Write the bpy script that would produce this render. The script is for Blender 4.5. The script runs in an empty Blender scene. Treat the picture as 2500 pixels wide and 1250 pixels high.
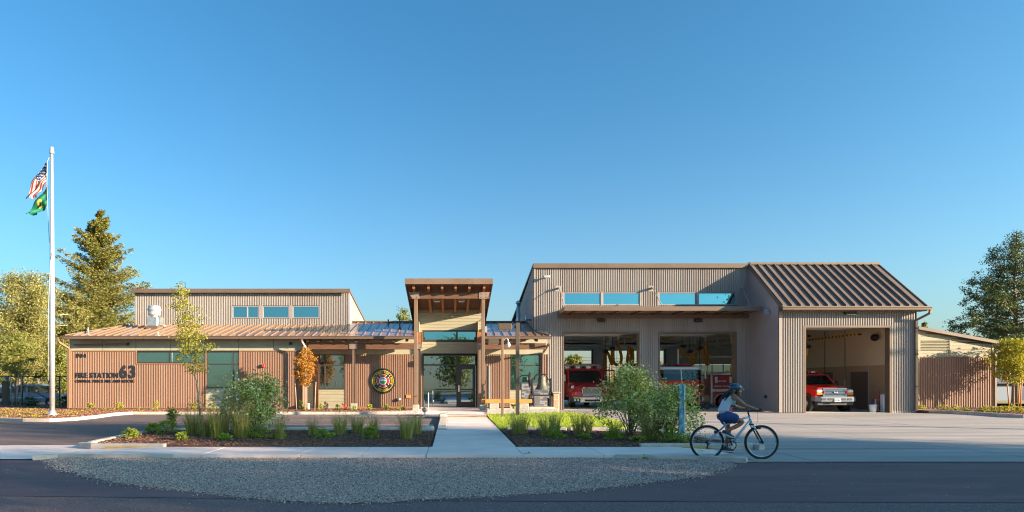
import bpy, math, random
import numpy as np
from mathutils import Vector, Matrix
random.seed(7); RNG = np.random.default_rng(7)
SC = bpy.context.scene
COL = SC.collection
R = math.radians
# ------------------------------------------------ camera, sky, sun, exposure
cam = bpy.data.cameras.new("camera"); cam_o = bpy.data.objects.new("camera", cam); COL.objects.link(cam_o)
cam_o.location = (0, 0, 1.6); cam_o.rotation_euler = (R(90), 0, 0)
cam.sensor_width = 36; cam.lens = 21.6; cam.shift_x = 0.06; cam.shift_y = 0.122
cam.clip_start = 0.1; cam.clip_end = 3000
SC.camera = cam_o
SUN_EL, SUN_AZ = R(14), R(112)          # azimuth clockwise from +Y
world = bpy.data.worlds.new("World"); SC.world = world; world.use_nodes = True
wn, wl = world.node_tree.nodes, world.node_tree.links
sky = wn.new('ShaderNodeTexSky'); sky.sky_type = 'NISHITA'; sky.sun_disc = False
sky.sun_elevation = SUN_EL; sky.sun_rotation = SUN_AZ
sky.altitude = 100; sky.air_density = 1.0; sky.dust_density = 3.5; sky.ozone_density = 6.0
tint = wn.new('ShaderNodeMixRGB'); tint.blend_type = 'MULTIPLY'; tint.inputs[0].default_value = 1.0
tint.inputs[2].default_value = (0.56, 0.97, 0.87, 1)
wl.new(sky.outputs[0], tint.inputs[1])
# pale haze low in the sky, the same all round the horizon
wtc = wn.new('ShaderNodeTexCoord'); wsx = wn.new('ShaderNodeSeparateXYZ'); wl.new(wtc.outputs['Generated'], wsx.inputs[0])
ab = wn.new('ShaderNodeMath'); ab.operation = 'ABSOLUTE'; wl.new(wsx.outputs['Z'], ab.inputs[0])
om = wn.new('ShaderNodeMath'); om.operation = 'SUBTRACT'; om.inputs[0].default_value = 1.0; wl.new(ab.outputs[0], om.inputs[1])
pw = wn.new('ShaderNodeMath'); pw.operation = 'POWER'; pw.inputs[1].default_value = 6.0; wl.new(om.outputs[0], pw.inputs[0])
hz_ = wn.new('ShaderNodeMixRGB'); hz_.blend_type = 'ADD'; hz_.inputs[2].default_value = (1.28, 0.99, 0.66, 1)
wl.new(pw.outputs[0], hz_.inputs[0]); wl.new(tint.outputs[0], hz_.inputs[1]); wl.new(hz_.outputs[0], wn['Background'].inputs[0])
wn['Background'].inputs[1].default_value = 0.092
sun_d = bpy.data.lights.new("sun", 'SUN'); sun_o = bpy.data.objects.new("sun", sun_d); COL.objects.link(sun_o)
sun_d.energy = 5.0; sun_d.angle = R(0.5); sun_d.color = (1.0, 0.80, 0.55)
sdir = Vector((math.sin(SUN_AZ)*math.cos(SUN_EL), math.cos(SUN_AZ)*math.cos(SUN_EL), math.sin(SUN_EL)))
sun_o.rotation_euler = sdir.to_track_quat('Z', 'Y').to_euler()
sun_o.location = (60, -20, 40)
SC.view_settings.view_transform = 'Standard'; SC.view_settings.look = 'None'
SC.view_settings.exposure = 1.87; SC.view_settings.gamma = 1.0
SC.render.engine = 'CYCLES'
SC.cycles.filter_width = 1.15; SC.cycles.max_bounces = 10; SC.cycles.transparent_max_bounces = 12
F = 1500.0
def PX(px, Y): return (px-1100)/F*Y
def PZ(py, Y): return 1.6-(py-930)/F*Y
def W(px, py, Y): return Vector((PX(px, Y), Y, PZ(py, Y)))
def G(px, py, z=0.0):
    Y = (1.6-z)*F/(py-930); return (PX(px, Y), Y)

# ------------------------------------------------ materials
MATS = {}
def mat(name, c, rough=0.7, metal=0.0, c2=None, scale=3.0, bump=0.0, bscale=None, coat=0.0, trans=0.0, spec=0.5,
        stretch=(1, 1, 1), detail=5.0, c3=None, scale3=0.4, amt3=0.5, emit=None):
    if name in MATS: return MATS[name]
    m = bpy.data.materials.new(name); m.use_nodes = True; MATS[name] = m
    n, l = m.node_tree.nodes, m.node_tree.links
    b = n['Principled BSDF']; out = n['Material Output']
    b.inputs['Base Color'].default_value = (*c, 1); b.inputs['Roughness'].default_value = rough
    b.inputs['Metallic'].default_value = metal; b.inputs['Specular IOR Level'].default_value = spec
    if coat: b.inputs['Coat Weight'].default_value = coat; b.inputs['Coat Roughness'].default_value = 0.06
    tc = n.new('ShaderNodeTexCoord'); mp = n.new('ShaderNodeMapping'); mp.inputs['Scale'].default_value = stretch
    l.new(tc.outputs['Object'], mp.inputs['Vector'])
    if c2 is not None:
        no = n.new('ShaderNodeTexNoise'); no.inputs['Scale'].default_value = scale; no.inputs['Detail'].default_value = detail
        l.new(mp.outputs[0], no.inputs['Vector'])
        rp = n.new('ShaderNodeValToRGB'); rp.color_ramp.elements[0].position = 0.36; rp.color_ramp.elements[1].position = 0.64
        rp.color_ramp.elements[0].color = (*c, 1); rp.color_ramp.elements[1].color = (*c2, 1)
        l.new(no.outputs[0], rp.inputs[0]); src = rp.outputs[0]
        if c3 is not None:
            n3 = n.new('ShaderNodeTexNoise'); n3.inputs['Scale'].default_value = scale3; n3.inputs['Detail'].default_value = 4
            l.new(mp.outputs[0], n3.inputs['Vector'])
            r3 = n.new('ShaderNodeValToRGB'); r3.color_ramp.elements[0].position = 0.45; r3.color_ramp.elements[1].position = 0.62
            r3.color_ramp.elements[0].color = (0, 0, 0, 1); r3.color_ramp.elements[1].color = (amt3, amt3, amt3, 1)
            l.new(n3.outputs[0], r3.inputs[0])
            mx = n.new('ShaderNodeMixRGB'); mx.inputs[2].default_value = (*c3, 1)
            l.new(r3.outputs[0], mx.inputs[0]); l.new(src, mx.inputs[1]); src = mx.outputs[0]
        l.new(src, b.inputs['Base Color'])
    if bump:
        nb = n.new('ShaderNodeTexNoise'); nb.inputs['Scale'].default_value = bscale or scale*6; nb.inputs['Detail'].default_value = 6
        l.new(mp.outputs[0], nb.inputs['Vector'])
        bp = n.new('ShaderNodeBump'); bp.inputs['Strength'].default_value = bump; bp.inputs['Distance'].default_value = 0.02
        l.new(nb.outputs[0], bp.inputs['Height']); l.new(bp.outputs[0], b.inputs['Normal'])
    if trans:
        t = n.new('ShaderNodeBsdfTranslucent'); t.inputs[0].default_value = (c[0]*1.3, c[1]*1.25, c[2]*0.7, 1)
        ms = n.new('ShaderNodeMixShader'); ms.inputs[0].default_value = trans
        l.new(b.outputs[0], ms.inputs[1]); l.new(t.outputs[0], ms.inputs[2]); l.new(ms.outputs[0], out.inputs[0])
    if emit:
        b.inputs['Emission Color'].default_value = (*c, 1); b.inputs['Emission Strength'].default_value = emit
    return m

def glass_mat(name, tintc, clear, base=(0.01, 0.03, 0.035), refl=None):
    if name in MATS: return MATS[name]
    m = bpy.data.materials.new(name); m.use_nodes = True; MATS[name] = m
    n, l = m.node_tree.nodes, m.node_tree.links
    n.remove(n['Principled BSDF']); out = n['Material Output']
    g = n.new('ShaderNodeBsdfGlossy'); g.inputs['Color'].default_value = (*tintc, 1); g.inputs['Roughness'].default_value = 0.015
    tc = n.new('ShaderNodeTexCoord'); no = n.new('ShaderNodeTexNoise'); no.inputs['Scale'].default_value = 0.9
    l.new(tc.outputs['Object'], no.inputs['Vector'])
    bp = n.new('ShaderNodeBump'); bp.inputs['Strength'].default_value = 0.05; bp.inputs['Distance'].default_value = 0.02
    l.new(no.outputs[0], bp.inputs['Height']); l.new(bp.outputs[0], g.inputs['Normal'])
    t = n.new('ShaderNodeBsdfTransparent'); t.inputs[0].default_value = (*[0.25+0.75*x for x in tintc], 1)
    d = n.new('ShaderNodeBsdfDiffuse'); d.inputs[0].default_value = (*base, 1)
    m1 = n.new('ShaderNodeMixShader'); m1.inputs[0].default_value = clear; l.new(d.outputs[0], m1.inputs[1]); l.new(t.outputs[0], m1.inputs[2])
    m2 = n.new('ShaderNodeMixShader'); m2.inputs[0].default_value = refl if refl is not None else (0.5 if clear > .3 else 0.72)
    l.new(m1.outputs[0], m2.inputs[1]); l.new(g.outputs[0], m2.inputs[2]); l.new(m2.outputs[0], out.inputs[0])
    return m

# ------------------------------------------------ mesh builder
class MB:
    def __init__(s): s.v = []; s.f = []; s.m = []; s.sm = []
    def add(s, vs, fs, mi=0, sm=False):
        b = len(s.v); s.v.extend([tuple(p) for p in vs])
        for f in fs: s.f.append(tuple(b+i for i in f)); s.m.append(mi); s.sm.append(sm)
        return s
    def box(s, x0, x1, y0, y1, z0, z1, mi=0):
        vs = [(x, y, z) for z in (z0, z1) for y in (y0, y1) for x in (x0, x1)]
        return s.add(vs, [(0, 2, 3, 1), (4, 5, 7, 6), (0, 1, 5, 4), (2, 6, 7, 3), (0, 4, 6, 2), (1, 3, 7, 5)], mi)
    def bbox(s, x0, x1, y0, y1, z0, z1, b=0.01, mi=0):   # box with bevelled vertical+horizontal front edges (chamfered all round)
        vs = []; 
        for z, i in ((z0, b), (z0+b, 0), (z1-b, 0), (z1, b)):
            k = b if i == 0 else 0
            a = i
            vs += [(x0+a+b, y0+a, z), (x1-a-b, y0+a, z), (x1-a, y0+a+b, z), (x1-a, y1-a-b, z), (x1-a-b, y1-a, z), (x0+a+b, y1-a, z), (x0+a, y1-a-b, z), (x0+a, y0+a+b, z)]
        fs = [tuple(range(7, -1, -1)), tuple(range(24, 32))]
        for r in range(3):
            for i in range(8):
                j = (i+1) % 8; fs.append((r*8+i, r*8+j, r*8+8+j, r*8+8+i))
        return s.add(vs, fs, mi)
    def hexa(s, p, mi=0):      # 8 points: bottom 4 ccw, top 4 ccw
        return s.add(p, [(3, 2, 1, 0), (4, 5, 6, 7), (0, 1, 5, 4), (1, 2, 6, 5), (2, 3, 7, 6), (3, 0, 4, 7)], mi)
    def quad(s, a, b, c, d, mi=0): return s.add([a, b, c, d], [(0, 1, 2, 3)], mi)
    def prism_x(s, prof, x0, x1, mi=0):      # profile of (y,z)
        n = len(prof); vs = [(x0, y, z) for y, z in prof]+[(x1, y, z) for y, z in prof]
        return s.add(vs, [tuple(range(n)), tuple(range(2*n-1, n-1, -1))]+[(i, i+n, (i+1) % n+n, (i+1) % n) for i in range(n)], mi)
    def prism_y(s, prof, y0, y1, mi=0):      # profile of (x,z)
        n = len(prof); vs = [(x, y0, z) for x, z in prof]+[(x, y1, z) for x, z in prof]
        return s.add(vs, [tuple(range(n)), tuple(range(2*n-1, n-1, -1))]+[(i, i+n, (i+1) % n+n, (i+1) % n) for i in range(n)], mi)
    def prism_z(s, prof, z0, z1, mi=0):
        n = len(prof); vs = [(x, y, z0) for x, y in prof]+[(x, y, z1) for x, y in prof]
        return s.add(vs, [tuple(range(n-1, -1, -1)), tuple(range(n, 2*n))]+[(i, (i+1) % n, (i+1) % n+n, i+n) for i in range(n)], mi)
    def tube(s, pts, r, n=8, mi=0, caps=True, sm=True):
        pts = [Vector(p) for p in pts]; rs = r if isinstance(r, (list, tuple)) else [r]*len(pts)
        vs = []; fs = []; prev = None
        for i, p in enumerate(pts):
            d = (pts[min(i+1, len(pts)-1)]-pts[max(i-1, 0)])
            if d.length < 1e-9: d = Vector((0, 0, 1))
            d.normalize()
            if prev is None:
                u = d.orthogonal().normalized()
            else:
                u = prev-d*prev.dot(d)
                u = u.normalized() if u.length > 1e-6 else d.orthogonal().normalized()
            prev = u; w = d.cross(u)
            for k in range(n):
                a = 2*math.pi*(k+0.5)/n
                vs.append(p+(u*math.cos(a)+w*math.sin(a))*rs[i])
        for i in range(len(pts)-1):
            for k in range(n):
                j = (k+1) % n; fs.append((i*n+k, i*n+j, i*n+n+j, i*n+n+k))
        s.add(vs, fs, mi, sm)
        if caps:
            b = len(s.v)-len(vs)
            s.f.append(tuple(b+k for k in range(n-1, -1, -1))); s.m.append(mi); s.sm.append(False)
            e = b+len(vs)-n
            s.f.append(tuple(e+k for k in range(n))); s.m.append(mi); s.sm.append(False)
        return s
    def lathe(s, prof, c, n=20, axis='z', mi=0, sm=True):    # prof (r, h)
        c = Vector(c); vs = []
        for r, h in prof:
            for k in range(n):
                a = 2*math.pi*k/n; p = (r*math.cos(a), r*math.sin(a), h)
                if axis == 'y': p = (p[0], p[2], p[1])
                if axis == 'x': p = (p[2], p[0], p[1])
                vs.append(c+Vector(p))
        fs = [(i*n+k, i*n+(k+1) % n, i*n+n+(k+1) % n, i*n+n+k) for i in range(len(prof)-1) for k in range(n)]
        return s.add(vs, fs, mi, sm)
    def bar(s, a, b, w, h, mi=0):       # rectangular bar from a to b; w across (horizontal), h in the other direction
        a = Vector(a); b = Vector(b); d = (b-a).normalized()
        u = d.cross(Vector((0, 0, 1)))
        u = u.normalized() if u.length > 1e-4 else Vector((1, 0, 0))
        v = u.cross(d)
        p = [e+u*sx*w/2+v*sy*h/2 for e in (a, b) for sx, sy in ((-1, -1), (1, -1), (1, 1), (-1, 1))]
        return s.hexa(p, mi)
    def sphere(s, c, r, n=12, m=8, mi=0, sc=(1, 1, 1)):
        prof = [(r*math.sin(math.pi*i/m), -r*math.cos(math.pi*i/m)) for i in range(m+1)]
        vs0 = len(s.v); s.lathe([(max(a, 1e-4), b) for a, b in prof], (0, 0, 0), n, 'z', mi)
        c = Vector(c)
        for i in range(vs0, len(s.v)):
            x, y, z = s.v[i]; s.v[i] = (c.x+x*sc[0], c.y+y*sc[1], c.z+z*sc[2])
        return s
    def build(s, name, mats, parent=None, local=False, label=None):
        me = bpy.data.meshes.new(name)
        off = Vector((0, 0, 0))
        if parent is not None and not local:
            off = parent.get('_w') or (0, 0, 0); off = Vector(off)
        me.from_pydata([(v[0]-off.x, v[1]-off.y, v[2]-off.z) for v in s.v], [], s.f)
        if not isinstance(mats, (list, tuple)): mats = [mats]
        for m in mats: me.materials.append(m)
        me.polygons.foreach_set('material_index', s.m); me.polygons.foreach_set('use_smooth', s.sm)
        me.validate(); me.update()
        o = bpy.data.objects.new(name, me); COL.objects.link(o)
        if parent is not None:
            o.parent = parent; o['_w'] = tuple(off)
        if label: o['label'] = label
        return o
def thing(name, label, cat, loc=(0, 0, 0), rz=0, group=None):
    o = bpy.data.objects.new(name, None); COL.objects.link(o); o.location = loc; o.rotation_euler = (0, 0, rz)
    o['_w'] = tuple(loc); o['label'] = label; o['category'] = cat; o.empty_display_size = 0.3
    if group: o['group'] = group
    return o
def tag(o, label, cat, group=None):
    o['label'] = label; o['category'] = cat
    if group: o['group'] = group
    return o
def kind(o, k): o['kind'] = k; return o
def copy_tree(o, parent=None):
    c = o.copy(); COL.objects.link(c); c.parent = parent
    for ch in list(o.children): copy_tree(ch, c)
    return c
def raw_mesh(name, V, Fq, mi, mats, parent=None, smooth=False):
    """V (n,3) array, Fq (m,k) array of one face size"""
    me = bpy.data.meshes.new(name); k = Fq.shape[1]
    off = np.array(parent.get('_w') if parent is not None and parent.get('_w') is not None else (0, 0, 0), dtype=float)
    me.vertices.add(len(V)); me.vertices.foreach_set('co', (V-off).astype(np.float32).ravel())
    me.loops.add(Fq.size); me.loops.foreach_set('vertex_index', Fq.astype(np.int32).ravel())
    me.polygons.add(len(Fq)); me.polygons.foreach_set('loop_start', np.arange(0, Fq.size, k, dtype=np.int32))
    me.polygons.foreach_set('material_index', mi.astype(np.int32))
    if smooth: me.polygons.foreach_set('use_smooth', np.ones(len(Fq), dtype=bool))
    for m in mats: me.materials.append(m)
    me.update(calc_edges=True); me.validate()
    o = bpy.data.objects.new(name, me); COL.objects.link(o)
    if parent is not None: o.parent = parent; o['_w'] = tuple(off)
    return o
def leaves(name, C, size, mats, parent, up=0.3, aspect=0.55, rng=RNG, hang=0.0, dirs=None):
    """diamond leaves of two triangles bent along the midrib"""
    n = len(C); C = np.asarray(C, float)
    a = rng.normal(size=(n, 3)); 
    if dirs is not None: a = a*0.55+dirs
    a[:, 2] -= hang; a /= np.linalg.norm(a, axis=1)[:, None]+1e-9
    b = rng.normal(size=(n, 3)); b -= a*(a*b).sum(1)[:, None]; b /= np.linalg.norm(b, axis=1)[:, None]+1e-9
    nn = np.cross(a, b)
    L = (size*rng.uniform(0.6, 1.3, n))[:, None]
    tip = C+a*L*0.5; tail = C-a*L*0.5; lift = nn*L*0.10
    V = np.stack([tail, C+b*L*aspect*0.5+lift, tip, C-b*L*aspect*0.5+lift], 1).reshape(-1, 3)
    Fq = np.arange(n*4).reshape(n, 4)
    Fq = np.concatenate([Fq[:, [0, 1, 2]], Fq[:, [0, 2, 3]]], 0)
    mi = rng.integers(0, len(mats), n); mi = np.concatenate([mi, mi])
    return raw_mesh(name, V, Fq, mi, mats, parent)

# palette
M_conc = mat('concrete_paving', (0.78, 0.57, 0.52), 0.85, c2=(0.84, 0.65, 0.60), scale=1.3, bump=0.25, bscale=60, c3=(0.62, 0.47, 0.42), scale3=0.5, amt3=0.5, stretch=(1, 1.6, 1))
M_apron = mat('apron_concrete', (0.30, 0.25, 0.24), 0.8, c2=(0.40, 0.34, 0.325), scale=1.1, bump=0.2, bscale=50, c3=(0.25, 0.22, 0.215), scale3=1.0, amt3=0.9, stretch=(0.12, 1.5, 1))
M_kerb = mat('kerb_concrete', (0.48, 0.385, 0.33), 0.85, c2=(0.60, 0.49, 0.42), scale=4, bump=0.3, bscale=70)
M_block = mat('rough_concrete', (0.40, 0.37, 0.32), 0.9, c2=(0.30, 0.28, 0.25), scale=9, bump=0.6, bscale=60)
M_asph = mat('old_asphalt', (0.095, 0.054, 0.056), 0.9, c2=(0.25, 0.155, 0.15), scale=55, bump=0.7, bscale=90, detail=3)
M_asph2 = mat('new_asphalt', (0.135, 0.062, 0.066), 0.85, c2=(0.165, 0.080, 0.083), scale=7, bump=0.35, bscale=120, c3=(0.20, 0.105, 0.105), scale3=0.9, amt3=0.7, stretch=(0.2, 1.2, 1))
M_lot = mat('lot_asphalt', (0.105, 0.068, 0.068), 0.85, c2=(0.15, 0.10, 0.095), scale=3, bump=0.35, bscale=90, stretch=(0.4, 1.5, 1))
M_gravbase = mat('gravel_bed', (0.32, 0.21, 0.19), 0.95, c2=(0.55, 0.38, 0.34), scale=38, bump=1.0, bscale=60, detail=3)
M_mulch = mat('bark_mulch', (0.08, 0.034, 0.026), 0.95, c2=(0.19, 0.08, 0.05), scale=22, bump=1.0, bscale=50)
M_ground = mat('far_ground', (0.10, 0.105, 0.05), 0.95, c2=(0.20, 0.17, 0.08), scale=0.6, bump=0.4, bscale=8)
M_lawn = mat('lawn_soil', (0.06, 0.11, 0.015), 0.95, c2=(0.10, 0.15, 0.02), scale=12)
M_white = mat('road_paint', (0.62, 0.62, 0.60), 0.7, c2=(0.45, 0.45, 0.44), scale=14)
M_yell = mat('yellow_tactile', (0.55, 0.32, 0.06), 0.75, c2=(0.40, 0.24, 0.05), scale=20)
M_taupe = mat('taupe_corrugated_metal', (0.28, 0.243, 0.228), 0.55, c2=(0.325, 0.285, 0.268), scale3=0.3, c3=(0.24, 0.19, 0.175), amt3=0.6, stretch=(3, 1, 0.25), scale=1.2)
M_taupef = mat('taupe_flat_metal', (0.27, 0.23, 0.235), 0.5, c2=(0.30, 0.26, 0.265), scale=0.7)
M_terra = mat('terracotta_corrugated_metal', (0.255, 0.145, 0.10), 0.55, c2=(0.305, 0.175, 0.125), scale3=0.3, c3=(0.22, 0.12, 0.085), amt3=0.6, stretch=(3, 1, 0.25), scale=1.2)
M_terraf = mat('terracotta_flashing', (0.28, 0.14, 0.085), 0.5)
M_trim = mat('brown_trim_metal', (0.13, 0.085, 0.062), 0.42, c2=(0.15, 0.10, 0.075), scale=0.9)
M_roof = mat('brown_standing_seam', (0.26, 0.145, 0.09), 0.20, c2=(0.28, 0.16, 0.10), scale=0.8, spec=0.9, coat=0.25)
M_roofd = mat('dark_brown_standing_seam', (0.145, 0.10, 0.08), 0.42, c2=(0.175, 0.125, 0.10), scale=0.8)
M_siding = mat('khaki_siding', (0.29, 0.26, 0.185), 0.75, c2=(0.33, 0.295, 0.21), scale=2, stretch=(0.6, 1, 6), bump=0.1, bscale=30)
M_panelg = mat('grey_green_panel', (0.34, 0.32, 0.24), 0.7, c2=(0.37, 0.35, 0.27), scale=2)
M_timber = mat('stained_timber', (0.10, 0.042, 0.022), 0.65, c2=(0.155, 0.068, 0.034), scale=3, stretch=(0.5, 4, 8), bump=0.2, bscale=20)
M_rafter = mat('rafter_timber', (0.26, 0.09, 0.03), 0.65, c2=(0.33, 0.125, 0.04), scale=3, stretch=(6, 0.5, 4))
M_soffit = mat('soffit_boards', (0.085, 0.034, 0.02), 0.7, c2=(0.12, 0.05, 0.028), scale=2, stretch=(8, 0.5, 1), bump=0.2, bscale=12)
M_plate = mat('steel_plate', (0.27, 0.19, 0.155), 0.5, 0.2)
M_post = mat('brown_painted_steel', (0.17, 0.105, 0.07), 0.45, c2=(0.2, 0.125, 0.085), scale=1.5)
M_dark = mat('dark_bronze_frame', (0.045, 0.036, 0.036), 0.4)
M_black = mat('black_satin', (0.018, 0.018, 0.02), 0.45)
M_rubber = mat('black_rubber', (0.016, 0.016, 0.017), 0.8)
M_chrome = mat('chrome', (0.75, 0.76, 0.78), 0.12, 1.0)
M_galv = mat('galvanised_steel', (0.62, 0.64, 0.66), 0.35, 0.8, c2=(0.5, 0.52, 0.54), scale=5)
M_alum = mat('brushed_aluminium', (0.56, 0.57, 0.60), 0.42, 0.6, c2=(0.50, 0.51, 0.54), scale=2, stretch=(1, 1, 0.2))
M_lumber = mat('orange_bench_wood', (0.62, 0.27, 0.06), 0.6, c2=(0.50, 0.20, 0.045), scale=3, stretch=(0.8, 6, 10))
M_brownpole = mat('dark_brown_pole', (0.085, 0.058, 0.045), 0.5)
M_letter = mat('black_letter', (0.022, 0.022, 0.03), 0.5)
M_inwall = mat('interior_grey_wall', (0.76, 0.75, 0.72), 0.85, c2=(0.8, 0.8, 0.77), scale=0.6)
M_inbeige = mat('interior_beige_wall', (0.82, 0.66, 0.46), 0.85, c2=(0.85, 0.70, 0.50), scale=0.6)
M_intan = mat('interior_tan_wainscot', (0.58, 0.39, 0.23), 0.8, c2=(0.62, 0.42, 0.26), scale=0.8)
M_infloor = mat('bay_floor', (0.50, 0.46, 0.43), 0.5, c2=(0.58, 0.54, 0.50), scale=1.2)
M_deck = mat('ceiling_deck', (0.78, 0.78, 0.78), 0.7)
M_truss = mat('white_steel_truss', (0.55, 0.53, 0.48), 0.6)
M_yhose = mat('yellow_hose', (0.62, 0.33, 0.03), 0.6, c2=(0.5, 0.25, 0.02), scale=30, stretch=(1, 1, 6))
M_ystr = mat('yellow_stripe', (0.68, 0.45, 0.06), 0.6)
G_high = glass_mat('tinted_clerestory_glass', (0.26, 0.60, 0.72), 0.0)
G_low = glass_mat('tinted_window_glass', (0.38, 0.66, 0.66), 0.55, base=(0.04, 0.10, 0.10), refl=0.55)
G_door = glass_mat('door_glass', (0.40, 0.52, 0.60), 0.2)
M_blind = mat('window_blind', (0.50, 0.58, 0.45), 0.8)
M_blind2 = mat('blind_edge', (0.55, 0.60, 0.42), 0.8)
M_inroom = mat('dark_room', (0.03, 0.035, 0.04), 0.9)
# ================================================= GROUND AND PAVING
def sheet(name, poly, z, m, depth=0.0):
    b = MB()
    if depth: b.prism_z(poly, z-depth, z)
    else: b.add([(x, y, z) for x, y in poly], [tuple(range(len(poly)))])
    return kind(b.build(name, m), 'structure')
def ccw(p):
    a = sum(p[i][0]*p[(i+1) % len(p)][1]-p[(i+1) % len(p)][0]*p[i][1] for i in range(len(p)))
    return p if a > 0 else p[::-1]
sheet('ground', [(-900, -300), (900, -300), (900, 1500), (-900, 1500)], -0.62, M_ground)
sheet('site_pad', [(-60, -40), (90, -40), (90, 39.5), (-23, 39.5), (-60, 39.5)], -0.035, M_ground, 0.6)
sheet('road', [(-60, -9), (90, -9), (90, 12.3), (-60, 12.8)], -0.006, M_asph)
# new asphalt patch between old road and driveways
kx = lambda x: 8.35-0.034*x+0.0
sheet('road_widening', ccw([(-60, kx(-6)+1.6), (-6.3, 8.57), (0, 8.2), (7.6, 8.08), (90, 6.0), (90, 12.0), (-60, 12.5)]), 0.000, M_asph2)
lens = [(110, 1122), (150, 1143), (220, 1163), (300, 1178), (400, 1190), (500, 1200), (600, 1211), (700, 1221), (820, 1225), (960, 1222), (1084, 1214), (1200, 1209), (1300, 1203), (1400, 1196), (1500, 1186), (1600, 1174), (1700, 1163), (1754, 1150), (1793, 1134)]
lp = [G(*p, z=0.012) for p in lens]
lens_poly = ccw(lp+[(5.3, 12.45), (5.0, 12.64), (-8.2, 12.72)])
sheet('gravel_strip', lens_poly, 0.012, M_gravbase)
# sidewalk with dropped ends
SWF, SWB = 12.66, 14.15
def kprof(x0, x1, za, zb, y0, y1, b):
    b.hexa([(x0, y0, -0.3), (x1, y0, -0.3), (x1, y1, -0.3), (x0, y1, -0.3), (x0, y0, za), (x1, y0, zb), (x1, y1, zb), (x0, y1, za)])
b = MB(); b.box(-60, 90, 11.9, 12.0, -0.3, -0.2)
walk = MB()
segs = []
x = -6.35
joints = [-7.0, -5.15, -3.1, -1.85, -0.50, 1.49, 3.15, 5.2]
root_sw = MB().box(-7.0, 5.2, SWF+0.02, SWB-0.02, -0.3, 0.05).build('sidewalk', M_conc); kind(root_sw, 'structure')
for i in range(len(joints)-1):
    x0, x1 = joints[i]+0.008, joints[i+1]-0.008
    f = SWF-0.02 if i == 4 else SWF
    MB().bbox(x0, x1, f, SWB, -0.1, 0.082 if i != 4 else 0.084, 0.006).build('slab', M_conc, root_sw)
# ramped kerb ends of the sidewalk
for (xa, xb, za, zb) in ((-8.35, -7.0, 0.03, 0.082), (5.2, 6.0, 0.082, 0.03)):
    q = MB(); kprof(xa, xb, za, zb, 12.78, SWB, q); q.build('slab', M_conc, root_sw)
q = MB(); q.prism_z(ccw([(-8.45, 12.42), (-8.1, 12.66), (-5.7, 12.62), (-5.7, 12.655), (-7.0, 12.77), (-8.2, 12.77)]), -0.2, 0.088)
q.build('kerb', M_kerb, root_sw)
q = MB(); q.prism_z(ccw([(3.4, 12.60), (5.0, 12.36), (5.75, 11.95), (5.9, 12.2), (5.75, 12.77), (5.2, 12.77), (5.2, 12.655), (3.4, 12.655)]), -0.2, 0.088)
q.build('kerb', M_kerb, root_sw)
# driveway aprons
left_apron = ccw([(-60, 12.45), (-8.5, 12.45), (-8.30, 12.9), (-8.3, 14.6), (-8.9, 15.1), (-60, 15.1)])
sheet('driveway_apron', left_apron, 0.018, M_conc)
lot = ccw([(-60, 15.1), (-8.3, 15.1), (-7.9, 15.4), (1.0, 19.3), (0.2, 19.3), (0.2, 29.9), (-30, 30.5), (-60, 30.5)])
sheet('parking_lot', ccw([(-60, 15.1), (-8.9, 15.1), (-8.2, 14.1), (0.3, 14.1), (0.3, 31.0), (-60, 31.0)]), 0.004, M_lot)
apron_poly = ccw([(5.7, 12.0), (90, 11.9), (90, 30.0), (44, 30.3), (24, 33.7), (1.4, 33.7), (1.4, 18.6), (6.9, 14.4), (5.8, 14.1)])
ap = sheet('apron', apron_poly, 0.012, M_apron)
# saw-cut joints of the apron as recessed strips are too thin to cut: separate slabs proud of the sheet
xs = [7.2, 11.9, 16.5, 21.1, 25.7, 30.3, 35]
kind(MB().add([(7.31, 12.06, 0.015), (34.9, 12.06, 0.015), (34.9, 22.2, 0.015), (7.31, 22.2, 0.015)], [(0, 1, 2, 3)]).build('joint_filler', mat('joint_dark', (0.05, 0.045, 0.045), 0.9)), 'structure')
for ya_, yb_ in ((12.05, 13.55), (13.55, 14.12)): MB().box(6.02, 7.18, ya_+0.016, yb_-0.016, 0.0, 0.021).build('slab', M_apron, ap)
ys = [12.05, 13.55, 14.35, 18.0, 22.2, 26.4, 30.3]
random.seed(3)
for j in range(len(ys)-1):
    for i in range(len(xs)-1):
        y0, y1 = ys[j]+0.016, ys[j+1]-0.016
        x0, x1 = xs[i]+0.012, xs[i+1]-0.012
        if y1 > 27 and x0 > 21: continue
        MB().box(x0, x1, y0, y1, 0.0, 0.020+random.uniform(0, 0.004)).build('slab', M_apron, ap)
# entrance walkway
WL, WR = -0.42, 1.52
ww = MB().box(WL+0.02, WR-0.02, SWB+0.01, 29.8, -0.2, 0.04).build('entrance_walkway', M_conc); kind(ww, 'structure')
yy = [SWB+0.004, 16.4, 17.7, 19.1, 22.4, 25.85]
for i in range(len(yy)-1):
    MB().bbox(WL+(0.30 if i >= 3 else 0), WR, yy[i]+0.006, yy[i+1]-0.006, -0.05, 0.078+0.003*i, 0.005).build('slab', M_conc, ww)
MB().bbox(WL, WL+0.29, 19.1, 25.9, -0.05, 0.105, 0.01).build('kerb', M_kerb, ww)
MB().bbox(WL-0.05, WL+0.25, 25.95, 27.3, -0.05, 0.20, 0.02).build('kerb', M_kerb, ww)
tm = MB().box(WL+0.3, WR, 25.87, 26.55, 0.0, 0.098); 
for i in range(22):
    for j in range(7):
        cx = WL+0.35+i*0.074; cy = 25.93+j*0.09
        tm.lathe([(0.02, 0.098), (0.014, 0.106), (0.001, 0.106)], (cx, cy, 0), 6)
tm.build('tactile_strip', M_yell, ww)
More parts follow.
